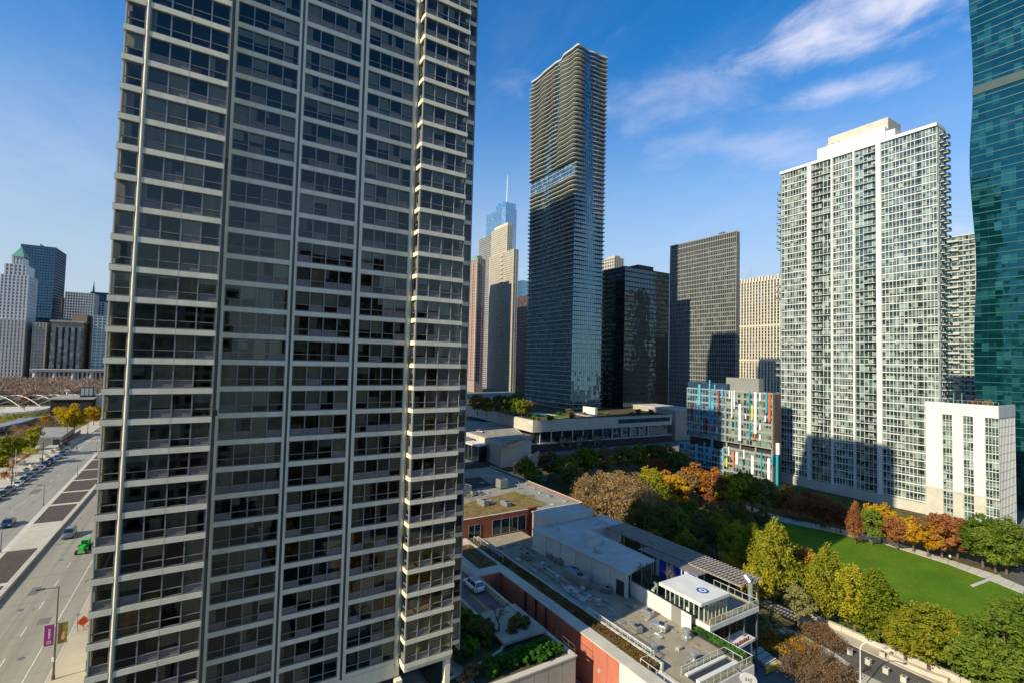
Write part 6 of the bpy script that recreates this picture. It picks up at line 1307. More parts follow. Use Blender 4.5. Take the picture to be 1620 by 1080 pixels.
# east end wall, siding courses, deck edge rails
for i in range(12): px_part(RT, 'siding_board', MB().box(xE+0.001, xE+0.08, YR+0.42, 67.3, -9+i*0.74, -9+i*0.74+0.7), T['white_paint'])
rail_glass(RT, (xE-0.1, 55.5, ZD), (xE-0.1, 67.2, ZD), 1.15, n=8); rail_glass(RT, (-50.2, 67.2, ZD), (xE-0.1, 67.2, ZD), 1.15, n=7)
px_part(RT, 'light_well', MB().box(xE-3.2, xE-0.9, 56.5, 65.0, ZD+0.002, ZD+0.05), T['dark_metal']); rail_glass(RT, (xE-3.4, 56.0, ZD), (xE-3.4, 65.5, ZD), 1.15, n=6); rail_glass(RT, (xE-3.4, 65.5, ZD), (xE-0.6, 65.5, ZD), 1.15, n=2); px_part(RT, 'well_steps', MB().box(xE-1.4, xE-0.8, 56.5, 65, ZD+0.05, ZD+0.5).box(xE-3.2, xE-2.7, 56.5, 65, ZD+0.051, ZD+0.3), T['white_paint'])
hn = 11
for i in range(hn):
    x = -50.0+i*0.78; tree('shrub', (x, 66.5, ZD+0.25), 'small clipped evergreen in a row along the deck rail', 'ever', 0.42, name='potted_shrub', cat='shrub', group='clipped evergreens along the deck rail', sz=0.6)
px_part(RT, 'shrub_trough', MB().box(-50.5, -41.8, 66.2, 66.9, ZD+0.001, ZD+0.3), T['dark_metal'])
# white hall
hx0, hx1, hy0, hy1, hz = -91.0, -63.8, 63.2, 74.2, 4.5
WH = thing('white_hall', 'white flat roofed hall on the retail deck with roof vents', 'building', ((hx0+hx1)/2, 70, ZD))
T['hallwall'] = mat('pale_green_render', (0.53, 0.54, 0.49), 0.85, 0.1, 0.4, streak=0.3)
px_part(WH, 'walls', MB().prism([(hx0, hy0), (hx1, hy0+2.2), (hx1, hy0+2.3), (hx1-8, hy0+2.3), (hx1-8, hy1), (-84.8, hy1), (-84.8, 84.5), (hx0, 84.5)], ZD+0.001, hz-0.25), T['hallwall']); px_part(WH, 'roof', MB().prism([(hx0-0.15, hy0-0.2), (hx1+0.3, hy0+2.0), (hx1-1.8, hy1+0.2), (-84.6, hy1+0.2), (-84.6, 84.7), (hx0-0.15, 84.7)], hz-0.249, hz), T['roof_white'])
for i in range(1, 6): x = hx0+(hx1-hx0)*i/6; y = hy0+2.2*i/6; px_part(WH, 'wall_rib', MB().box(x-0.12, x+0.12, y-0.2, y+0.1, ZD, hz-0.26), T['white_paint'])
px_part(WH, 'door', MB().box(hx1-2.6, hx1-0.9, hy0+1.82, hy0+2.4, ZD, 2.6), T['dark_metal'])
px_part(WH, 'post', MB().tube((hx1-0.6, hy0+3.5, ZD), (hx1-0.6, hy0+3.5, hz-0.3), 0.12).tube((hx1-1.6, hy1-1, ZD), (hx1-1.6, hy1-1, hz-0.3), 0.12).tube((hx1-1.2, hy0+7, ZD), (hx1-1.2, hy0+7, hz-0.3), 0.12), T['steel'])
px_part(WH, 'upper_box', MB().box(-97.6, -91.4, 67.6, 81.4, ZD+0.001, 5.75), T['hallwall']); px_part(WH, 'upper_box_roof', MB().box(-97.8, -91.25, 67.4, 81.6, 5.751, 6.0), T['roof_white'])
px_part(WH, 'skylight', MB().add([(-78.5, 67.4, hz), (-76.6, 67.4, hz), (-76.6, 70.2, hz), (-78.5, 70.2, hz), (-78.5, 67.6, hz+0.1), (-76.6, 67.6, hz+1.5), (-76.6, 70.0, hz+1.5), (-78.5, 70, hz+0.1)], [(4, 5, 6, 7), (0, 1, 5, 4), (1, 2, 6, 5), (2, 3, 7, 6), (3, 0, 4, 7)]), T['hallwall']); px_part(WH, 'hatch', MB().box(-82.5, -80, 70.5, 72.5, hz, hz+0.8), T['hallwall'])
for px, py, s in ((872, 832, 0.8), (883, 838, 0.7), (941, 872, 0.9), (949, 874, 0.9), (955, 860, 0.8), (945, 829, 0.7), (952, 826, 0.8), (958, 829, 0.7), (917, 820, 0.6)): q = P(px, py, hz); vent((q.x, q.y, hz), s*0.75, 'grey vent on the white hall roof', 'vents on the white hall roof')
# equipment on the deck
for px, py, s in ((859, 898, 1.0), (883, 920, 1.0), (904, 938, 0.95), (911, 944, 0.95), (922, 938, 1.0), (932, 949, 0.8), (946, 957, 0.9), (1035, 1030, 1.0), (1086, 1010, 1.35), (1098, 1045, 1.0), (1047, 990, 0.6)): q = P(px, py, ZD); vent((q.x, q.y, ZD), s*0.82)
for i, (px, py, sz, rz) in enumerate(((912, 922, (5.2, 1.9, 2.0), 5), (885, 890, (2.4, 1.2, 1.0), 0), (872, 882, (2.0, 1.2, 1.0), 0), (905, 905, (2.2, 1.4, 1.0), 0), (832, 883, (2.6, 1.2, 1.2), 0), (958, 936, (2.0, 1.0, 1.0), 30), (1042, 995, (2.6, 1.3, 1.1), 20), (1005, 997, (2.2, 1.2, 1.0), -10), (1025, 975, (1.6, 1.2, 1.2), 10), (858, 868, (1.8, 1.0, 1.2), 0))):
    q = P(px, py, ZD); ac_unit((q.x, q.y, ZD), sz, ['long pale air handler in the shaded deck', 'low blue grey unit in the shaded deck line', 'small unit at the head of the shaded deck line', 'unit at the tail of the shaded deck line', 'unit near the deck walkway rail', 'steel tank unit near the hall door', 'ribbed condenser on the sunlit deck', 'flat unit near the white rails', 'unit among pipes at the screen wall', 'narrow unit in the deck shade'][i], R(rz), 'condenser' if i in (6, 8) else 'air_conditioner')
for i in range(26):   # conduits and gas pipes across the deck
    x = rng.uniform(-99, -45); y = rng.uniform(56.5, 62.5 if x < -64 else 65.5); l_ = rng.uniform(2, 9); z = ZD+0.12
    p0, p1 = ((x, y, z), (min(x+l_, -44), y, z)) if i % 3 else ((x, y, z), (x, min(y+l_*0.6, 62.5 if x < -64 else 65.8), z))
    px_part(RT, 'conduit', MB().tube(p0, p1, 0.06, n=5).tube((p0[0], p0[1], ZD), p0, 0.06, n=5).tube((p1[0], p1[1], ZD), p1, 0.06, n=5), T['bronze'] if i % 2 else T['steel'])
for i in range(18):
    x = rng.uniform(-98, -46); y = rng.uniform(57, 61.5 if x < -64 else 64.5); px_part(RT, 'deck_pad', MB().obox((x, y), rng.uniform(0.5, 1.6), rng.uniform(0.4, 1.0), ZD+0.002, ZD+rng.uniform(0.06, 0.5), rng.uniform(-0.2, 0.2)), (T['gridwall'], T['concrete'], T['steel'])[i % 3])
for i in range(9): px_part(WH, 'roof_seam', MB().box(hx0+2.6*i+1.5, hx0+2.6*i+1.56, hy0+0.3+0.08*2.6*i, hy1-0.1, hz+0.001, hz+0.025), T['pale_concrete'])
for i in range(7): px_part(RT, 'deck_seam', MB().box(-98+i*8, -97.93+i*8, YR+4.95, 62.8 if -98+i*8 < -63 else 65.9, ZD+0.001, ZD+0.012), T['concrete'])
px_part(RT, 'deck_plinth', MB().box(-72.6, -66.8, 57.4, 59.6, ZD+0.002, ZD+0.18).box(-81, -68, 59.8, 60.1, ZD+0.002, ZD+0.25), T['pale_concrete'])
for px, py in ((1033, 955), (1088, 985)):
    q = P(px, py, ZD); t = thing('exhaust_stack', 'white exhaust stack with pipes at the ' + ('screen wall' if px < 1050 else 'deck corner'), 'roof unit', (q.x, q.y, ZD)); MB().lathe((0, 0, 0), [(0.55, 0), (0.6, 0.9), (0.3, 1.7), (0.28, 2.6)], 12).build('drum', T['white_paint'], t); MB().tube((0, 0, 2.5), (0.5, 0.5, 3.4), 0.25).tube((0.5, 0.5, 3.4), (-0.6, 0.9, 3.3), 0.25).tube((0.7, 0.2, 0), (0.6, 0.4, 3.2), 0.12).build('duct', T['steel'], t)
# screen wall, patio, trees, curtains
SW0, SW1 = P(972, 925, ZD), P(1093, 1000, ZD)
SWT = thing('screen_wall', 'white panelled screen wall between the sandy deck and the patio', 'wall', (SW0.x, SW0.y, ZD)); dv_ = Vector((SW1.x-SW0.x, SW1.y-SW0.y)); L_ = dv_.length; dv_.normalize(); an = math.atan2(dv_.y, dv_.x); SWT.rotation_euler[2] = an
npn = 9
for i in range(npn): MB().box(L_*i/npn+0.02, L_*(i+1)/npn-0.02, 0, 0.2, 0, 2.7).build('panel' if i != 7 else 'gate', T['white_paint'] if i != 7 else T['gridwall'], SWT)
MB().box(0, L_, -0.05, 0.28, 2.701, 2.82).build('coping', T['dark_metal'], SWT)
px_part(RT, 'patio_body', MB().box(hx1-8, -51.62, 67.41, 80.2, -9.2, ZD+0.2), T['pale_concrete']); px_part(RT, 'patio_floor', MB().box(hx1-8, -57.65, 67.45, 80.1, ZD+0.201, ZD+0.28), T['soil'])
T['blue_cloth'] = mat('blue_curtain', (0.012, 0.06, 0.42), 0.8, 0.2, 0.8, streak=0.1); T['white_cloth'] = mat('white_curtain', (0.6, 0.63, 0.65), 0.85, 0.1, 0.8)
T['slat2'] = mat('weathered_timber', (0.20, 0.18, 0.155), 0.9, 0.2, 1.0)
b0 = thing('patio_pavilion', 'dark open pavilion with blue curtains behind the patio', 'pavilion', (-65, 79, 0.28)); px_part(b0, 'roof', MB().box(-72, -57.6, 76.5, 79.3, 3.95, 4.1), T['slat2'])
for i, x in enumerate(np.arange(-68, -57.5, 3.4)): px_part(b0, 'post', MB().tube((x, 76.7, 0.28), (x, 76.7, 4.0), 0.1), T['white_paint'])
for i, x in enumerate((-67.6, -64.2, -60.8)):
    for cm, xa, xb in ((T['white_cloth'], x, x+0.9), (T['blue_cloth'], x+0.9, x+3.0)):
        b = MB(); n = 10
        for j in range(n): u0, u1 = xa+(xb-xa)*j/n, xa+(xb-xa)*(j+1)/n; y0, y1 = 76.9+0.12*math.sin(j*1.9), 76.9+0.12*math.sin((j+1)*1.9); b.add([(u0, y0, 0.4), (u1, y1, 0.4), (u1, y1, 3.95), (u0, y0, 3.95), (u0, y0+0.03, 0.4), (u1, y1+0.03, 0.4), (u1, y1+0.03, 3.95), (u0, y0+0.03, 3.95)], [(0, 1, 2, 3), (7, 6, 5, 4)])
        px_part(b0, 'curtain', b, cm)
tree('bare3', (-62.9, 69.6, 0.3), 'leafless tree in the patio next to the white hall', None, 0.95, name='bare_tree'); tree('bare3', (-60.2, 71.6, 0.3), 'leafless reddish tree in the patio near the glass pavilion', None, 0.85, name='bare_tree'); tree('shrub', tuple(P(1043, 935, 0.3)), 'blue covered round bush in the patio', None, 1.1, name='covered_bush', cat='bush').children[1].material_slots[0].material = leafmat('blue_cover', (0.02, 0.04, 0.25), (0.05, 0.09, 0.4), 1.0)
# pergola
PGT = thing('pergola', 'long slatted timber pergola along the park side of the retail building', 'pergola', (-68, 82, 0)); T['slat'] = mat('grey_timber', (0.33, 0.29, 0.25), 0.9, 0.2, 1.0)
px_ = np.arange(-85.5, -51, 0.7)
slat = MB().box(-0.13, 0.13, 79.4, 85.6, 4.2, 4.36).mesh('slat', [T['slat']])
for x in px_: o = link('slat', slat, PGT); o.location = Vector((float(x), 0, 0))-PGT.location
for y in (79.8, 81.3, 82.8, 84.2, 85.2): px_part(PGT, 'beam', MB().box(-85.6, -51, y-0.14, y+0.14, 3.9, 4.19), T['slat'])
for x in np.arange(-84.5, -51, 5.5): px_part(PGT, 'post', MB().box(x-0.12, x+0.12, 84.9, 85.15, -9.2, 3.9), T['slat'])
px_part(PGT, 'duct', MB().tube((-50.6, 81.5, 1), (-50.6, 81.5, 4.6), 0.4, n=10).tube((-50.6, 81.5, 4.6), (-51.6, 81.5, 5.4), 0.45, n=10), T['steel'])
# glass pavilion with emblem on its roof
GPV = thing('glass_pavilion', 'glass walled pavilion with white roof bearing a round blue emblem', 'pavilion', (-53.5, 70.4, 1.7)); gx0, gx1, gy0, gy1 = -57.4, -49.8, 67.9, 73.6
px_part(GPV, 'roof', MB().box(gx0-0.4, gx1+0.4, gy0-1.3, gy1+0.4, 4.5, 5.0), T['white_paint'])
for i in range(9): x = gx0+(gx1-gx0)*i/8; px_part(GPV, 'mullion', MB().box(x-0.06, x+0.06, gy0-0.06, gy0+0.06, 1.7, 4.5), T['white_paint'])
for i in range(1, 7): y = gy0+(gy1-gy0)*i/6; px_part(GPV, 'mullion', MB().box(gx1-0.06, gx1+0.06, y-0.06, y+0.06, 1.7, 4.5), T['white_paint'])
T['pav_glass'] = glass_clear('pavilion_glass', (0.42, 0.62, 0.56), 0.14)
for i in range(8): x = gx0+(gx1-gx0)*i/8; px_part(GPV, 'glass_pane', MB().quad((x+0.07, gy0, 1.72), (x+0.9, gy0, 1.72), (x+0.9, gy0, 4.45), (x+0.07, gy0, 4.45)), T['pav_glass'])
for i in range(6): y = gy0+(gy1-gy0)*i/6; px_part(GPV, 'glass_pane', MB().quad((gx1, y+0.07, 1.72), (gx1, y+1.12, 1.72), (gx1, y+1.12, 4.45), (gx1, y+0.07, 4.45)), T['pav_glass'])
px_part(GPV, 'glass_floor', MB().box(gx0+0.2, gx1-0.2, gy0+0.2, gy1-0.2, 1.701, 1.74), T['deck']); px_part(GPV, 'table', MB().box(-55.6, -54.8, 68.6, 69.4, 2.3, 2.4).box(-55.3, -55.1, 68.9, 69.1, 1.74, 2.3).box(-53, -52, 69.5, 70.3, 2.3, 2.4).box(-52.6, -52.4, 69.8, 70, 1.74, 2.3), T['dark_metal'])
em = MB().lathe((-52.2, 70.7, 5.0), [(1.0, 0), (1.0, 0.02)], 28); px_part(GPV, 'emblem_ring', em, T['blue_cloth']); px_part(GPV, 'emblem_disc', MB().lathe((-52.2, 70.7, 5.0), [(0.62, 0), (0.62, 0.035)], 24), T['white_paint']); px_part(GPV, 'emblem_mark', MB().lathe((-52.2, 70.7, 5.0), [(0.26, 0), (0.26, 0.05)], 16), T['blue_cloth']); px_part(GPV, 'emblem_dot', MB().lathe((-52.2, 70.7, 5.0), [(0.1, 0), (0.1, 0.06)], 12), T['dark_metal'])
# cantilevered terrace
UT = thing('cantilever_terrace', 'cantilevered terrace with white edge beam and glass rail beside the pavilion', 'terrace', (-48, 74, 0)); px_part(UT, 'edge_beam', MB().box(-57.6, -48.45, 67.5, 80.6, 0.85, 1.65), T['white_paint']); px_part(UT, 'terrace_floor', MB().box(-57.4, -48.7, 67.8, 80.3, 1.651, 1.70), T['deck'])
rail_glass(UT, (-48.55, 67.6, 1.65), (-48.55, 80.5, 1.65), 1.15, n=9); rail_glass(UT, (-57, 80.45, 1.65), (-48.6, 80.45, 1.65), 1.15, n=6)
for y in (69, 73, 77, 80.6): px_part(UT, 'post', MB().box(-48.95, -48.75, y-0.1, y+0.1, -9.2, 0.85), T['bronze'])
b = MB()
for y in np.arange(67.8, 80.3, 1.2): b.box(-51.49, -51.42, y-0.05, y+0.05, -9.2, 0.84)
px_part(UT, 'shopfront_mullions', b, T['dark_metal']); px_part(UT, 'shopfront', MB().box(-51.6, -51.5, 67.42, 80.15, -9.2, 0.84), GL['shopwin'])
# entrance canopy and sign
CP = thing('entrance_canopy', 'flat white entrance canopy with red letters on its edge', 'canopy', (-43, 71, -9)); c0, c1, c2, c3 = P(1134, 1014, -2.5), P(1172, 996, -2.5), P(1195, 1008, -2.5), P(1158, 1029, -2.5)
px_part(CP, 'roof', MB().prism([(c.x, c.y) for c in (c0, c1, c2, c3)], -2.9, -2.5), T['white_paint']); px_part(CP, 'post', MB().tube((c2.x-0.5, c2.y-0.4, -9.2), (c2.x-0.5, c2.y-0.4, -2.9), 0.16, n=8).tube((c3.x-0.4, c3.y+0.5, -9.2), (c3.x-0.4, c3.y+0.5, -2.9), 0.16, n=8), T['white_paint'])
T['sign_red'] = mat('sign_red', (0.28, 0.02, 0.03), 0.6, 0.1)
for i in range(8): 
    q = c3.lerp(c2, 0.12+0.09*i); px_part(CP, 'letter', MB().obox((q.x-0.25, q.y), 0.12, 0.30, -2.5, -1.95+0.10*(i % 2)), T['sign_red'])
OV = thing('oval_sign', 'white oval sign lettered avli on the retail corner', 'sign', (0, 0, 0)); q = PX(1184, 1074, xE+1.6); OV.location = q
b = MB().lathe((0, 0, 0), [(1.0, -0.06), (1.0, 0.06)], 32); b.v = [(v[2], v[0]*1.35, v[1]*0.8) for v in b.v]; b.build('board', T['white_paint'], OV); OV.rotation_euler = (R(-26), 0, R(-24))
text_mesh('avli', 0.85, 'lettering', T['dark_metal'], OV, (0.07, 0, 0.02), (R(90), 0, R(90))); MB().tube((-0.05, -1.3, 0.2), (-1.6, -1.9, 0.2), 0.06).build('bracket', T['steel'], OV)
# steps and benches by the entrance
BN = thing('entrance_steps', 'pale stepped seating with steel rails and a yellow strip', 'steps', (-40, 72, -9)); 
for i in range(4): q0, q1 = P(1185+9*i, 1033+6*i, -8.6), P(1202+9*i, 1022+7*i, -8.6); px_part(BN, 'bench', MB().add([(q0.x, q0.y, -9.2), (q0.x+1.0, q0.y-0.1, -9.2), (q1.x+1.0, q1.y-0.1, -9.2), (q1.x, q1.y, -9.2), (q0.x, q0.y, -8.55), (q0.x+1.0, q0.y-0.1, -8.55), (q1.x+1.0, q1.y-0.1, -8.55), (q1.x, q1.y, -8.55)], [(4, 5, 6, 7), (0, 1, 5, 4), (1, 2, 6, 5), (2, 3, 7, 6), (3, 0, 4, 7)]), T['pale_concrete'])
q0, q1 = P(1212, 1060, -8.4), P(1230, 1050, -8.4); px_part(BN, 'yellow_strip', MB().add([(q0.x, q0.y, -9), (q1.x, q1.y, -9), (q1.x-0.3, q1.y+0.1, -9), (q0.x-0.3, q0.y+0.1, -9), (q0.x, q0.y, -8.2), (q1.x, q1.y, -8.2), (q1.x-0.3, q1.y+0.1, -8.2), (q0.x-0.3, q0.y+0.1, -8.2)], [(4, 5, 6, 7), (0, 1, 5, 4), (1, 2, 6, 5), (2, 3, 7, 6), (3, 0, 4, 7)]), T['yellow_paint']); rail_glass(BN, P(1215, 1030, -9), P(1240, 1045, -9), 1.1, glass=False, m_=T['steel']); rail_glass(BN, P(1197, 1022, -9), P(1215, 1020, -9), 1.1, glass=False, m_=T['dark_metal'])
# ---- garden, ramp and walls in front of the tower's foot
GZ = 0.0
GD = thing('garden_terrace', 'raised concrete garden terrace between the cream tower and the red wall', 'terrace', (-62, 38, -9))
px_part(GD, 'retaining_wall', MB().box(-80, -55.0, -3, 46.2, -9.2, GZ-0.3), T['concrete'])
for i in range(8): px_part(GD, 'wall_panel', MB().box(-54.99, -54.9, 27+i*2.4, 27+i*2.4+2.33, -4.5, GZ+0.1), T['concrete'])
px_part(GD, 'wall_coping', MB().box(-55.7, -54.8, 8, 46.3, GZ+0.101, GZ+0.3).box(-68, -55.71, 45.7, 46.3, GZ+0.101, GZ+0.3), T['pale_concrete']); px_part(GD, 'white_service_wall', MB().box(-54.98, -54.85, 39, 45.8, -9.2, -4.6), T['white_paint'])
px_part(GD, 'planting_bed', MB().box(-79, -55.75, 26, 45.5, GZ-0.299, GZ), T['soil']); px_part(GD, 'path', MB().box(-66, -56.9, 29.2, 31.0, GZ+0.001, GZ+0.05).box(-57, -54.4, -10, 29, GZ+0.045, GZ+0.1), T['concrete'])
rail_glass(GD, (-59.5, 46.0, GZ+0.3), (-55.0, 46.0, GZ+0.3), 1.3, n=3, glass=False, m_=T['bronze'])
b = MB()   # low curved pale wall
cp = [P(700, 1078, 0.3), P(735, 1062, 0.3), P(770, 1043, 0.3), P(792, 1028, 0.3), P(800, 1015, 0.3), P(795, 1003, 0.3)]
for i in range(5): b.tube(cp[i], cp[i+1], 0.22, n=6)
px_part(GD, 'curved_wall', b, T['pale_concrete'])
# ramp with parapets and the white car
RP = link('ramp', None, None, (-80, 42, 0), kind='structure'); ry0, ry1 = 38.6, 44.4
def rpart(nm, b, m_): o = b.build(nm, m_, RP); o.location = (80, -42, 0)
T['ramp'] = mat('ramp_paving', (0.17, 0.155, 0.14), 0.9, 0.15, 0.3)
rpart('roadway', MB().box(-101.5, -68.5, ry0, ry1-0.01, -9.2, GZ+0.12), T['ramp']); rpart('centre_line', MB().box(-78.5, -68.7, 41.2, 41.32, GZ+0.121, GZ+0.128).box(-78.5, -68.7, 41.5, 41.62, GZ+0.121, GZ+0.128), T['yellow_paint']); rpart('north_parapet', MB().box(-101.5, -85, ry1, ry1+0.5, -9.2, GZ+1.6).box(-84.99, -66.5, ry1, ry1+0.45, -9.2, GZ+1.15), T['pale_concrete']); rpart('south_parapet', MB().box(-101.5, -67.5, ry0-0.42, ry0-0.01, -9.2, GZ+0.95), T['pale_concrete'])
rpart('tunnel_roof', MB().box(-70.5, -61.3, 38.0, 45.6, GZ+0.62, GZ+1.0), T['concrete'])
q = P(747, 926, 0.6); car('suv', 'white', (q.x, 42.9, GZ+0.13), R(180), 'white sport utility car with black roof rails on the ramp', name='moving_car', s=1.12, rails=True)
struct('plaza', MB().prism([(-54.5, -14), (32, -14), (32, 92), (-40.5, 92), (-40.5, 46.2), (-54.5, 46.2)], -9.27, -9.1), mat('plaza_paving', (0.46, 0.38, 0.25), 0.9, 0.2, 0.1))  # mostly unseen pale paving, added to bounce warm light onto the tower
struct('alley', MB().box(-80, -10, 46.21, YR-0.01, -9.2, -6.5), T['roof_grey'])
# plants
def shr(px, py, z, key, leaf, s, lb, nm='garden_shrub', sz=None, group=None): return tree(key, tuple(P(px, py, z)), lb, leaf, s, name=nm, cat='shrub', sz=sz, group=group)
for i in range(15):
    x = -56.7-rng.uniform(0, 1.2); y = 33.5+i*0.75; tree('shrub', (x-(i % 2)*1.1, y, GZ), 'bright evergreen juniper at the sunny edge of the garden terrace', 'ever', rng.uniform(0.8, 1.05), name='juniper', cat='shrub', group='junipers along the garden terrace edge')
for i in range(12): tree('shrub', (-63-rng.uniform(0, 5), 33+rng.uniform(0, 11), GZ), 'dark evergreen juniper in the shaded garden bed', 'dark', rng.uniform(0.9, 1.3), name='juniper', cat='shrub', group='dark junipers in the garden bed')
for (px, py, s, lf, lb) in ((735, 990, 1.5, 'green', 'round green bush against the ramp parapet'), (750, 1000, 1.3, 'green', 'round green bush below the ramp parapet'), (722, 975, 1.3, 'dark', 'dark bush beside the tower foot'), (745, 1035, 1.3, 'ever', 'spreading green bush in the lower garden bed'), (728, 1045, 1.2, 'dark', 'dark spreading bush in the lower garden bed'), (770, 1020, 1.2, 'dark', 'dark bush near the curved wall'), (720, 1030, 1.1, 'dark', 'dark bush under the tower bay')): shr(px, py, GZ, 'shrub', lf, s, lb)
for i, (px, py, s) in enumerate(((742, 1072, 0.9), (752, 1066, 0.8), (738, 1078, 0.8), (770, 1060, 0.8))): shr(px, py, GZ, 'shrub', 'bronze', s, 'withered brown shrub outside the curved wall', 'withered_shrub', group='withered shrubs by the curved wall')
tree('bare3', tuple(P(789, 1008, GZ)), 'leafless tree rising in front of the ramp', None, 0.95, name='bare_tree'); tree('bare3', (-72, 47.5, -6.5), 'leafless tree in the sunken red walled court', None, 0.85, name='bare_tree')
# ================================================================ park
rng = random.Random(23)
struct('park_ground', MB().prism([(-215, 87), (20, 87), (20, 232), (-215, 232)], -9.28, -9.06), T['soil'])
def pts(l, z=-9): return [(P(a, b_, z).x, P(a, b_, z).y) for a, b_ in l]
lawn = pts([(1225, 822), (1300, 838), (1400, 860.5), (1500, 892), (1560, 915), (1640, 948)])+[(-10, 120), (-40, 121), (-62, 126), (-80, 136), (-95, 150)]
struct('lawn', MB().prism(lawn, -9.059, -8.98), T['grass'])
V, Fq = [], None
pa = pts([(1180, 806), (1240, 825.5), (1300, 837.5), (1400, 860), (1500, 891.5), (1560, 914.5), (1640, 947.5)]); pb = pts([(1180, 799), (1240, 818), (1300, 830), (1400, 852), (1500, 884), (1575, 908), (1640, 936)])
pt = link('path', None, None, (0, 0, 0), kind='structure')
for i in range(6):
    n = 4
    for j in range(n):
        l = lambda A, t: (A[i][0]+(A[i+1][0]-A[i][0])*t, A[i][1]+(A[i+1][1]-A[i][1])*t)
        MB().prism([l(pa, j/n+0.004), l(pa, (j+1)/n-0.004), l(pb, (j+1)/n-0.004), l(pb, j/n+0.004)], -9.05, -8.93).build('paving_slab', T['pale_concrete'], pt)
struct('path', MB().prism(pts([(1535, 925), (1580, 908), (1584, 911), (1540, 928)]), -8.979, -8.92), T['pale_concrete'])
nr_ = np.random.default_rng(77)   # fallen leaves under the trees along the lawn edges
lc = []
for i in range(420):
    a_ = nr_.uniform(1240, 1600); q = P(a_, 826+(a_-1240)*0.27+abs(nr_.normal())*14+2, -8.97) if nr_.random() < 0.55 else P(a_, 868+(a_-1240)*0.36-abs(nr_.normal())*16, -8.97); lc.append((q.x, q.y, -8.975))
V, Fq = leaf_quads(nr_, np.array(lc), np.full(len(lc), 0.9), 4, 0.10, up=6.0, squash=0.0); V[:, 2] = -8.97+np.abs(V[:, 2]+8.975)*0.2
link('fallen_leaves', fast_mesh('fallen_leaves', V, Fq, LM['gold']), None, None, label='fallen yellow leaves scattered along the lawn edges', cat='leaves', kind='stuff')
# lower street and its pavement, walls and blocks
struct('road', MB().prism([(-47, 97.5), (-40, 96.0), (10, 95.5), (10, 103.2), (-51, 103.2)], -9.05, -8.97), T['asphalt']); struct('path', MB().prism(pts([(1225, 985), (1262, 1000), (1322, 1033), (1345, 1050), (1338, 1056), (1310, 1040), (1250, 1006), (1215, 992)]), -9.05, -8.96), T['pale_concrete'])
struct('pavement', MB().prism([(-62, 103.3), (10, 103.3), (10, 106.2), (-62, 106.2)], -9.05, -8.85), T['paving']); struct('pavement', MB().prism([(-40, 92.4), (10, 92.4), (10, 95.4), (-40, 95.4)], -9.05, -8.86), T['paving'])
struct('road', MB().prism(pts([(1550, 915), (1640, 890), (1640, 925), (1600, 922)]), -9.049, -8.955), T['asphalt'])
gw = thing('garden_wall', 'long pale seat wall between the tree row and the lower street', 'wall', (-40, 106.6, -9))
for i in range(12): px_part(gw, 'wall_block', MB().box(-56+i*4.4, -56+i*4.4+4.35, 106.3, 107.0, -9.05, -7.9 if i < 5 else -7.7), T['pale_concrete'])
cb = thing('street_block', 'pale cubic concrete block on the lower street kerb', 'bollard', (0, 0, 0), 0, 'concrete blocks along the lower street'); cb.scale = (0.62, 0.62, 0.62); MB().obox((0, 0), 1.3, 1.3, 0, 1.35, taper=0.94).build('block', T['pale_concrete'], cb); MB().obox((0, 0), 1.36, 1.36, 1.35, 1.5).build('cap', T['pale_concrete'], cb); MB().obox((0, 0), 0.7, 0.7, 1.5, 1.56).build('inset', T['bronze'], cb)
for i, (px, py) in enumerate(((1374, 1050), (1402, 1064), (1430, 1078), (1458, 1092), (1396, 1038), (1345, 1034))):
    q = P(px, py, -8.95)
    if i == 0: cb.location = (q.x, q.y, -8.95)
    else: copy_tree(cb, (q.x, q.y, -8.95), 0.05*i)
bn = thing('curved_bench', 'low curved pale bench wall at the lower street', 'bench', (0, 0, 0)); q = P(1450, 1062, -8.85); bn.location = q
MB().prism([(2.2*t-1.0, 0.5*t*t*0.3) for t in np.linspace(-1.5, 2.2, 9)]+[(2.2*t-1.0, 0.5*t*t*0.3+0.9) for t in np.linspace(2.2, -1.5, 9)], 0, 0.7).build('seat', T['pale_concrete'], bn); MB().box(-4.2, -4.0, 0.2, 1.6, 0, 0.9).build('end_panel', T['concrete'], bn)
q = P(1361, 1093, -8.95); lp = thing('curved_lamp', 'curved white street lamp rising over the lower street', 'street lamp', (q.x, q.y, -8.95)); b = MB(); pp = [(0, 0, 0), (0, 0, 6.5)]+[(1.4-1.4*math.cos(a), 0, 6.5+1.3*math.sin(a)) for a in np.linspace(0.2, 1.9, 7)]+[(3.6, 0, 7.2)]
for i in range(len(pp)-1): b.tube(pp[i], pp[i+1], 0.09, 0.075, 6)
b.build('pole', T['white_paint'], lp); MB().obox((3.7, 0), 0.8, 0.35, 7.12, 7.26, taper=0.7).build('lamp_head', T['steel'], lp); lp.rotation_euler[2] = R(50)
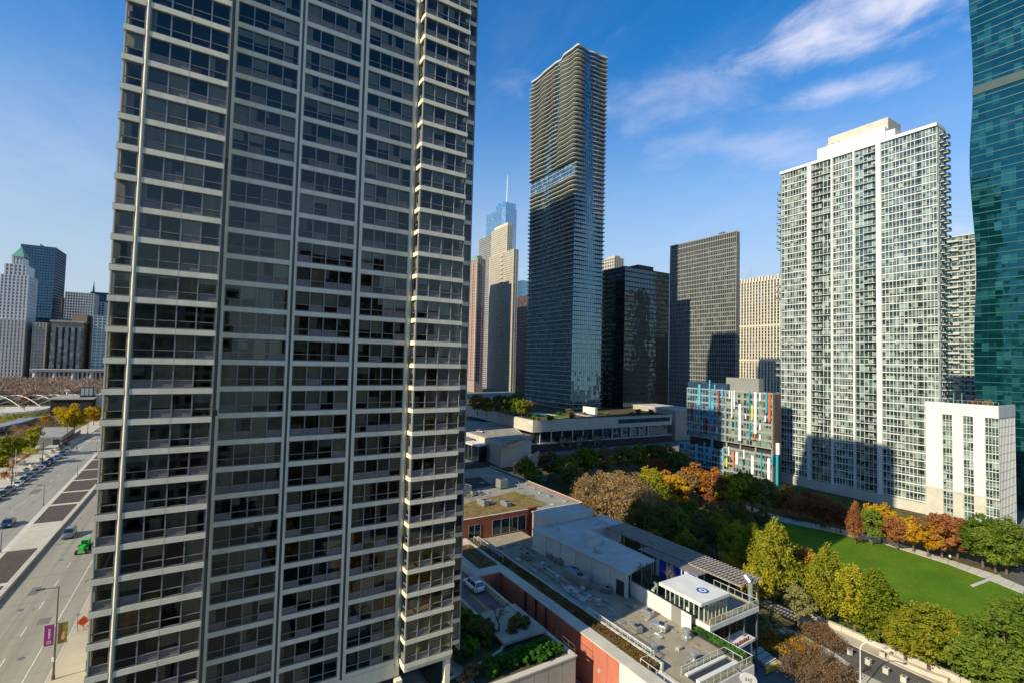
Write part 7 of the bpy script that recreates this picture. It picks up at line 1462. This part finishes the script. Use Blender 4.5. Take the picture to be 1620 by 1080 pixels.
# shrubs beds as single mass + trees
def bed(name, label, poly, n, h, leaf, seed, size=0.16, mass=26):
    nr_ = np.random.default_rng(seed); p = np.array(poly); c = []
    mn, mxx = p.min(0), p.max(0)
    def inside(x, y):
        r = False; j = len(p)-1
        for i in range(len(p)):
            if (p[i][1] > y) != (p[j][1] > y) and x < (p[j][0]-p[i][0])*(y-p[i][1])/(p[j][1]-p[i][1])+p[i][0]: r = not r
            j = i
        return r
    while len(c) < n:
        x, y = nr_.uniform(mn[0], mxx[0]), nr_.uniform(mn[1], mxx[1])
        if inside(x, y): c.append((x, y, -9+h*nr_.uniform(0.3, 0.7)))
    V, Fq = leaf_quads(nr_, np.array(c), np.full(n, h*0.75), mass, size); return link(name, fast_mesh(name, V, Fq, LM[leaf]), None, None, label=label, cat='shrubs', kind='stuff')
bed('ground_cover', 'low shrubs under the tree row beside the lawn', [(-62, 107.5), (-12, 107.5), (-12, 119), (-60, 124)], 420, 1.1, 'green', 1)
bed('ground_cover', 'brown and green shrubs between the path and the white tower', [(-120, 178), (-60, 181), (-36, 178), (-36, 200), (-60, 212), (-120, 216)], 700, 1.6, 'olive', 2)
bed('ground_cover', 'dark undergrowth below the park trees', [(-150, 104.5), (-64, 104.5), (-64, 124), (-96, 150), (-120, 195), (-160, 195)], 900, 1.7, 'dark', 3, 0.2)
bed('ground_cover', 'heathery shrubs beside the entrance steps', pts([(1235, 1000), (1290, 1020), (1360, 1075), (1290, 1100), (1230, 1060)]), 260, 1.2, 'heather', 4)
bed('ground_cover', 'brown bushes between the small pale trees and the lower street', pts([(1262, 985), (1300, 990), (1345, 1030), (1325, 1034), (1270, 1002)]), 240, 1.2, 'heather', 8, 0.14)
bed('ground_cover', 'withered bushes along the lower street pavement', pts([(1290, 1040), (1335, 1058), (1352, 1078), (1300, 1085), (1262, 1060)]), 260, 1.1, 'heather', 9, 0.14)
bed('ground_cover', 'yellow shrubs under the small pale trees', pts([(1190, 1015), (1215, 1005), (1270, 1010), (1300, 1030), (1280, 1036), (1225, 1035)]), 160, 1.0, 'gold', 5)
H0 = dict(oval1=13.5, oval2=12.5, cone1=15.0, cone2=13.0, round1=9.0, round2=10.0, small=8.5, shrub=2.0, bare1=11*1.2, bare2=9*1.2, bare3=8*1.15, dusty=9.5)
def tr(px, py, pt, key, leaf, label, group=None, w=None, name='tree', z=-9.0):
    q = P(px, py, z); v = ray(px, pt); d = math.hypot(q.x, q.y)/math.hypot(v.x, v.y); h = CAMZ+d*v.z-z; s = h/H0[key]
    return tree(key, (q.x, q.y, z), label, leaf, s*(w or 1.0), group=group, name=name, sz=s)
NEAR = [(1224, 955, 812, 'cone1', 'olive', 'tall olive gold conical tree by the lower street'), (1188, 935, 822, 'cone2', 'olive', 'olive conical tree at the pergola end'), (1262, 996, 922, 'small', 'pale', 'small pale leafed tree next to the entrance steps'), (1222, 1019, 962, 'small', 'pale', 'smallest pale tree beside the canopy'),
        (1308, 990, 852, 'cone1', 'olive', 'tall conical tree with a pointed top at the lawn edge'), (1352, 1005, 890, 'oval1', 'yellowgreen', 'yellow green tree between the two conical ones'), (1388, 1022, 897, 'cone2', 'olive', 'olive green conical tree behind the concrete blocks', 1.35), (1470, 1062, 950, 'oval2', 'olive', 'broad olive tree at the curved bench', 1.15), (1432, 1050, 965, 'oval1', 'olive', 'olive tree squeezed beside the broad one'), (1508, 1070, 965, 'oval1', 'olive', 'broad drooping olive tree at the lawn end'),
        (1590, 1100, 965, 'oval2', 'green', 'large green tree at the park corner', 1.2), (1630, 1085, 940, 'oval1', 'green', 'green tree with a gold tinge beside the park corner', 1.2), (1560, 1110, 1000, 'round2', 'green', 'low green tree in front of the park corner trees', 1.1),
        (1268, 930, 862, 'round2', 'orange', 'small orange tree between the conical trees'), (1170, 932, 872, 'round1', 'gold', 'golden yellow low tree beyond the pergola'), (1195, 960, 890, 'round2', 'yellowgreen', 'yellow green bushy tree behind the terrace'), (1165, 900, 822, 'oval1', 'yellowgreen', 'yellow green tree at the edge of the shade')]
for n_ in NEAR: tr(*n_[:6], w=(n_[6] if len(n_) > 6 else 1.0)*(1.0 if n_[3].startswith('cone') else 1.14))
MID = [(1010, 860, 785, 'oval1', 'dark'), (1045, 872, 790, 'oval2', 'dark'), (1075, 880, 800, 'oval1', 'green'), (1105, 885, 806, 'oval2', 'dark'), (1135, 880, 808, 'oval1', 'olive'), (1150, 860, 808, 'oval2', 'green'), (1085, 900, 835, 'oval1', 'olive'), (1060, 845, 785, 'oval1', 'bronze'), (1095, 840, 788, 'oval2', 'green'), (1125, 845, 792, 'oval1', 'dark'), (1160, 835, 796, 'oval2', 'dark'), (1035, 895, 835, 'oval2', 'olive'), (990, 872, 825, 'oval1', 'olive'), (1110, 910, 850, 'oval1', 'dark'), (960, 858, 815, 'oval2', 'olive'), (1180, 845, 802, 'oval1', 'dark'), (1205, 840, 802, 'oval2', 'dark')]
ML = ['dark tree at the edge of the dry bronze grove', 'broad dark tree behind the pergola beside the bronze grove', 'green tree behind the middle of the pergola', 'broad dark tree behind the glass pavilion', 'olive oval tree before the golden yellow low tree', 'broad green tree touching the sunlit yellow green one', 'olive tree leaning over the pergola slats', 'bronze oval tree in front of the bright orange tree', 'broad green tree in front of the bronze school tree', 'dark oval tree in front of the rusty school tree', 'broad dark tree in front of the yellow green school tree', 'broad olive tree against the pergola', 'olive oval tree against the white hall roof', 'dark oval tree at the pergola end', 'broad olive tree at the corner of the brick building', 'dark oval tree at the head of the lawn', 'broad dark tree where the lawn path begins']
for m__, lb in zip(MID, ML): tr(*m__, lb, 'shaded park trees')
for i, (px, py, pt_) in enumerate(((925, 812, 745), (945, 825, 740), (965, 835, 742), (985, 838, 745), (1000, 825, 740), (935, 800, 742), (975, 812, 738), (1005, 845, 752), (920, 830, 770))):
    tr(px, py, pt_, 'dusty', 'bronze', 'dry bronze leafed tree in the sunlit grove by the retail building', 'dry bronze trees in the grove'); tr(px+4, py+2, pt_-4, 'bare1' if i % 2 else 'bare2', None, 'leafless pale tree in the sunlit grove', 'leafless trees in the grove', name='bare_tree')
for i, (px, py, pt_, key, lf, lb) in enumerate(((1022, 812, 735, 'cone2', 'yellowgreen', 'yellow green pointed tree beside the dry grove'), (1036, 818, 738, 'cone2', 'olive', 'olive pointed tree beside the dry grove'), (1055, 800, 742, 'round1', 'orange', 'bright orange tree in front of the podium'), (1068, 805, 748, 'round2', 'gold', 'amber tree beside the bright orange one'), (1085, 800, 740, 'round2', 'bronze', 'pinkish bronze tree before the school'),
        (1108, 798, 730, 'round1', 'orange', 'large orange tree before the school'), (1130, 805, 745, 'round2', 'rust', 'rusty tree before the school'), (1150, 806, 742, 'round1', 'yellowgreen', 'yellow green tree before the school'), (1172, 806, 742, 'round2', 'green', 'green and gold tree before the school corner'), (1190, 808, 750, 'round1', 'olive', 'olive tree before the school corner'), (1212, 812, 755, 'round2', 'dark', 'dark tree at the blue pole'),
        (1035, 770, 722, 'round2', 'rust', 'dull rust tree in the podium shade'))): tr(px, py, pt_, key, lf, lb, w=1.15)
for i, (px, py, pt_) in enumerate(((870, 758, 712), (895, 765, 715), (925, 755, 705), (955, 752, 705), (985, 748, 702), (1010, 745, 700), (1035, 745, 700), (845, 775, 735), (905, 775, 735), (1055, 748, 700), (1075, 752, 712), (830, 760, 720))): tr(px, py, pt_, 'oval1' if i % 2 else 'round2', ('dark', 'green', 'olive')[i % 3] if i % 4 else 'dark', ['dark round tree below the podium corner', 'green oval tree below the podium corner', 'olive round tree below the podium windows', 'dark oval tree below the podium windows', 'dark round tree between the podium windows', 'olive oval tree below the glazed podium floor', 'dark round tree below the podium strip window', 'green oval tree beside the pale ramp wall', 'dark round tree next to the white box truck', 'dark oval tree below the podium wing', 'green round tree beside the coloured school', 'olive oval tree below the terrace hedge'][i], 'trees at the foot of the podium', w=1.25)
for i, (px, py, pt_, key, lf, lb, w) in enumerate(((1353, 860, 790, 'cone2', 'rust', 'narrow rusty red tree by the lawn path', 0.75), (1379, 862, 800, 'round2', 'green', 'round green tree beside the narrow red one', 0.8), (1395, 858, 792, 'round1', 'gold', 'pale gold thin tree against the white tower base', 0.8), (1418, 869, 815, 'round2', 'rust', 'bronze red tree on the lawn path', 1.1), (1408, 862, 815, 'round1', 'orange', 'orange tree behind the lawn path', 0.9), (1445, 872, 815, 'round1', 'gold', 'golden yellow tree on the lawn path', 1.0), (1468, 880, 822, 'round1', 'gold', 'amber tree beside the golden one', 1.0), (1490, 882, 808, 'round2', 'rust', 'broad rusty tree before the white side block', 1.15), (1515, 884, 815, 'round2', 'rust', 'dark rust tree beside the tall green one', 1.0), (1555, 898, 810, 'oval2', 'green', 'tall green tree at the white side block', 1.1), (1592, 908, 815, 'oval1', 'green', 'broad green tree at the lawn corner', 1.15), (1615, 905, 840, 'oval2', 'green', 'green tree at the far lawn corner', 1.0), (1575, 905, 830, 'round2', 'green', 'full green tree between the two tall ones', 1.2))): tr(px, py, pt_, key, lf, lb, w=w)
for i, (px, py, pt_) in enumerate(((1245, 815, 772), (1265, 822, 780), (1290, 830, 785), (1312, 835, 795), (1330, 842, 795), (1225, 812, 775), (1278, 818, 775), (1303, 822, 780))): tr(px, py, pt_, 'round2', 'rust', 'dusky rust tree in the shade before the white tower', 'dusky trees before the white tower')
for i, (px, py, pt_) in enumerate(((1300, 1060, 1010), (1250, 1070, 1015), (1330, 1085, 1030), (1275, 1085, 1030), (1345, 1040, 1008), (1315, 1040, 1000), (1280, 1045, 1002), (1355, 1070, 1025))): tr(px, py, pt_, 'bare3', None, 'leafless twiggy tree beside the entrance steps', 'leafless trees by the entrance steps', name='bare_tree')
bt = thing('delivery_truck', 'white box truck parked under the trees below the podium', 'truck', (0, 0, 0)); q = P(852, 760, -9); bt.location = (q.x, q.y, -9); bt.rotation_euler[2] = R(30); MB().box(-3.2, 1.6, -1.2, 1.2, 0.9, 3.4).build('box', T['white_paint'], bt); MB().box(1.7, 3.3, -1.1, 1.1, 0.6, 2.5).build('cab', PAINT['white'], bt); MB().box(3.3, 3.34, -0.9, 0.9, 1.5, 2.35).build('windscreen', T['car_glass'], bt)
for sx_ in (-2.2, 2.4):
    for sy_ in (-1, 1): MB().tube((sx_, sy_*1.0-0.14, 0.48), (sx_, sy_*1.0+0.14, 0.48), 0.48, n=14).build('wheel', T['tyre'], bt)
for i, (px, py, k, lb) in enumerate(((1395, 853, 1, 'person in white top on the lawn path'), (1386, 852, 0, 'person in black on the lawn path'), (1503, 886, 1, 'person in white top near the tall green tree'))): q = P(px, py, -8.93); person(k, (q.x, q.y, -8.93), i, lb)
bch = thing('park_bench', 'dark slatted bench on the shaded part of the lawn path', 'bench', (0, 0, 0), 0, 'park benches on the lawn path')
for i in range(4): MB().box(-0.9, 0.9, -0.2+i*0.12, -0.11+i*0.12, 0.42, 0.46).build('seat_slat', T['dark_metal'], bch)
MB().box(-0.9, 0.9, 0.26, 0.3, 0.55, 0.9).build('backrest', T['dark_metal'], bch)
for sx_ in (-0.8, 0.8): MB().box(sx_-0.04, sx_+0.04, -0.2, 0.3, 0, 0.42).build('leg', T['dark_metal'], bch)
for i, (px, py) in enumerate(((1252, 820), (1258, 823), (1302, 835), (1264, 824))):
    q = P(px, py, -8.93)
    if i == 0: bch.location = q
    else: copy_tree(bch, tuple(q), 0.1)

# autumn trees on the plaza below the camera (mirrored in the tower's lower windows)
for i, (x, y, k, lf, lb) in enumerate(((-14, -6, 'oval1', 'gold', 'golden plaza tree by the brown brick block'), (-8, 8, 'oval2', 'olive', 'olive plaza tree by the brown brick block'), (-18, 18, 'round1', 'yellowgreen', 'yellow green plaza tree near the retail corner'), (-6, 28, 'oval1', 'orange', 'orange plaza tree by the brown brick block'), (-16, 40, 'oval2', 'gold', 'second golden plaza tree beside the retail end wall'), (4, -2, 'round2', 'rust', 'rusty plaza tree below the brown brick block'), (6, 16, 'oval1', 'olive', 'second olive plaza tree close to the brick block wall'))):
    tree(k, (x, y, -9.1), lb, lf, 1.0)
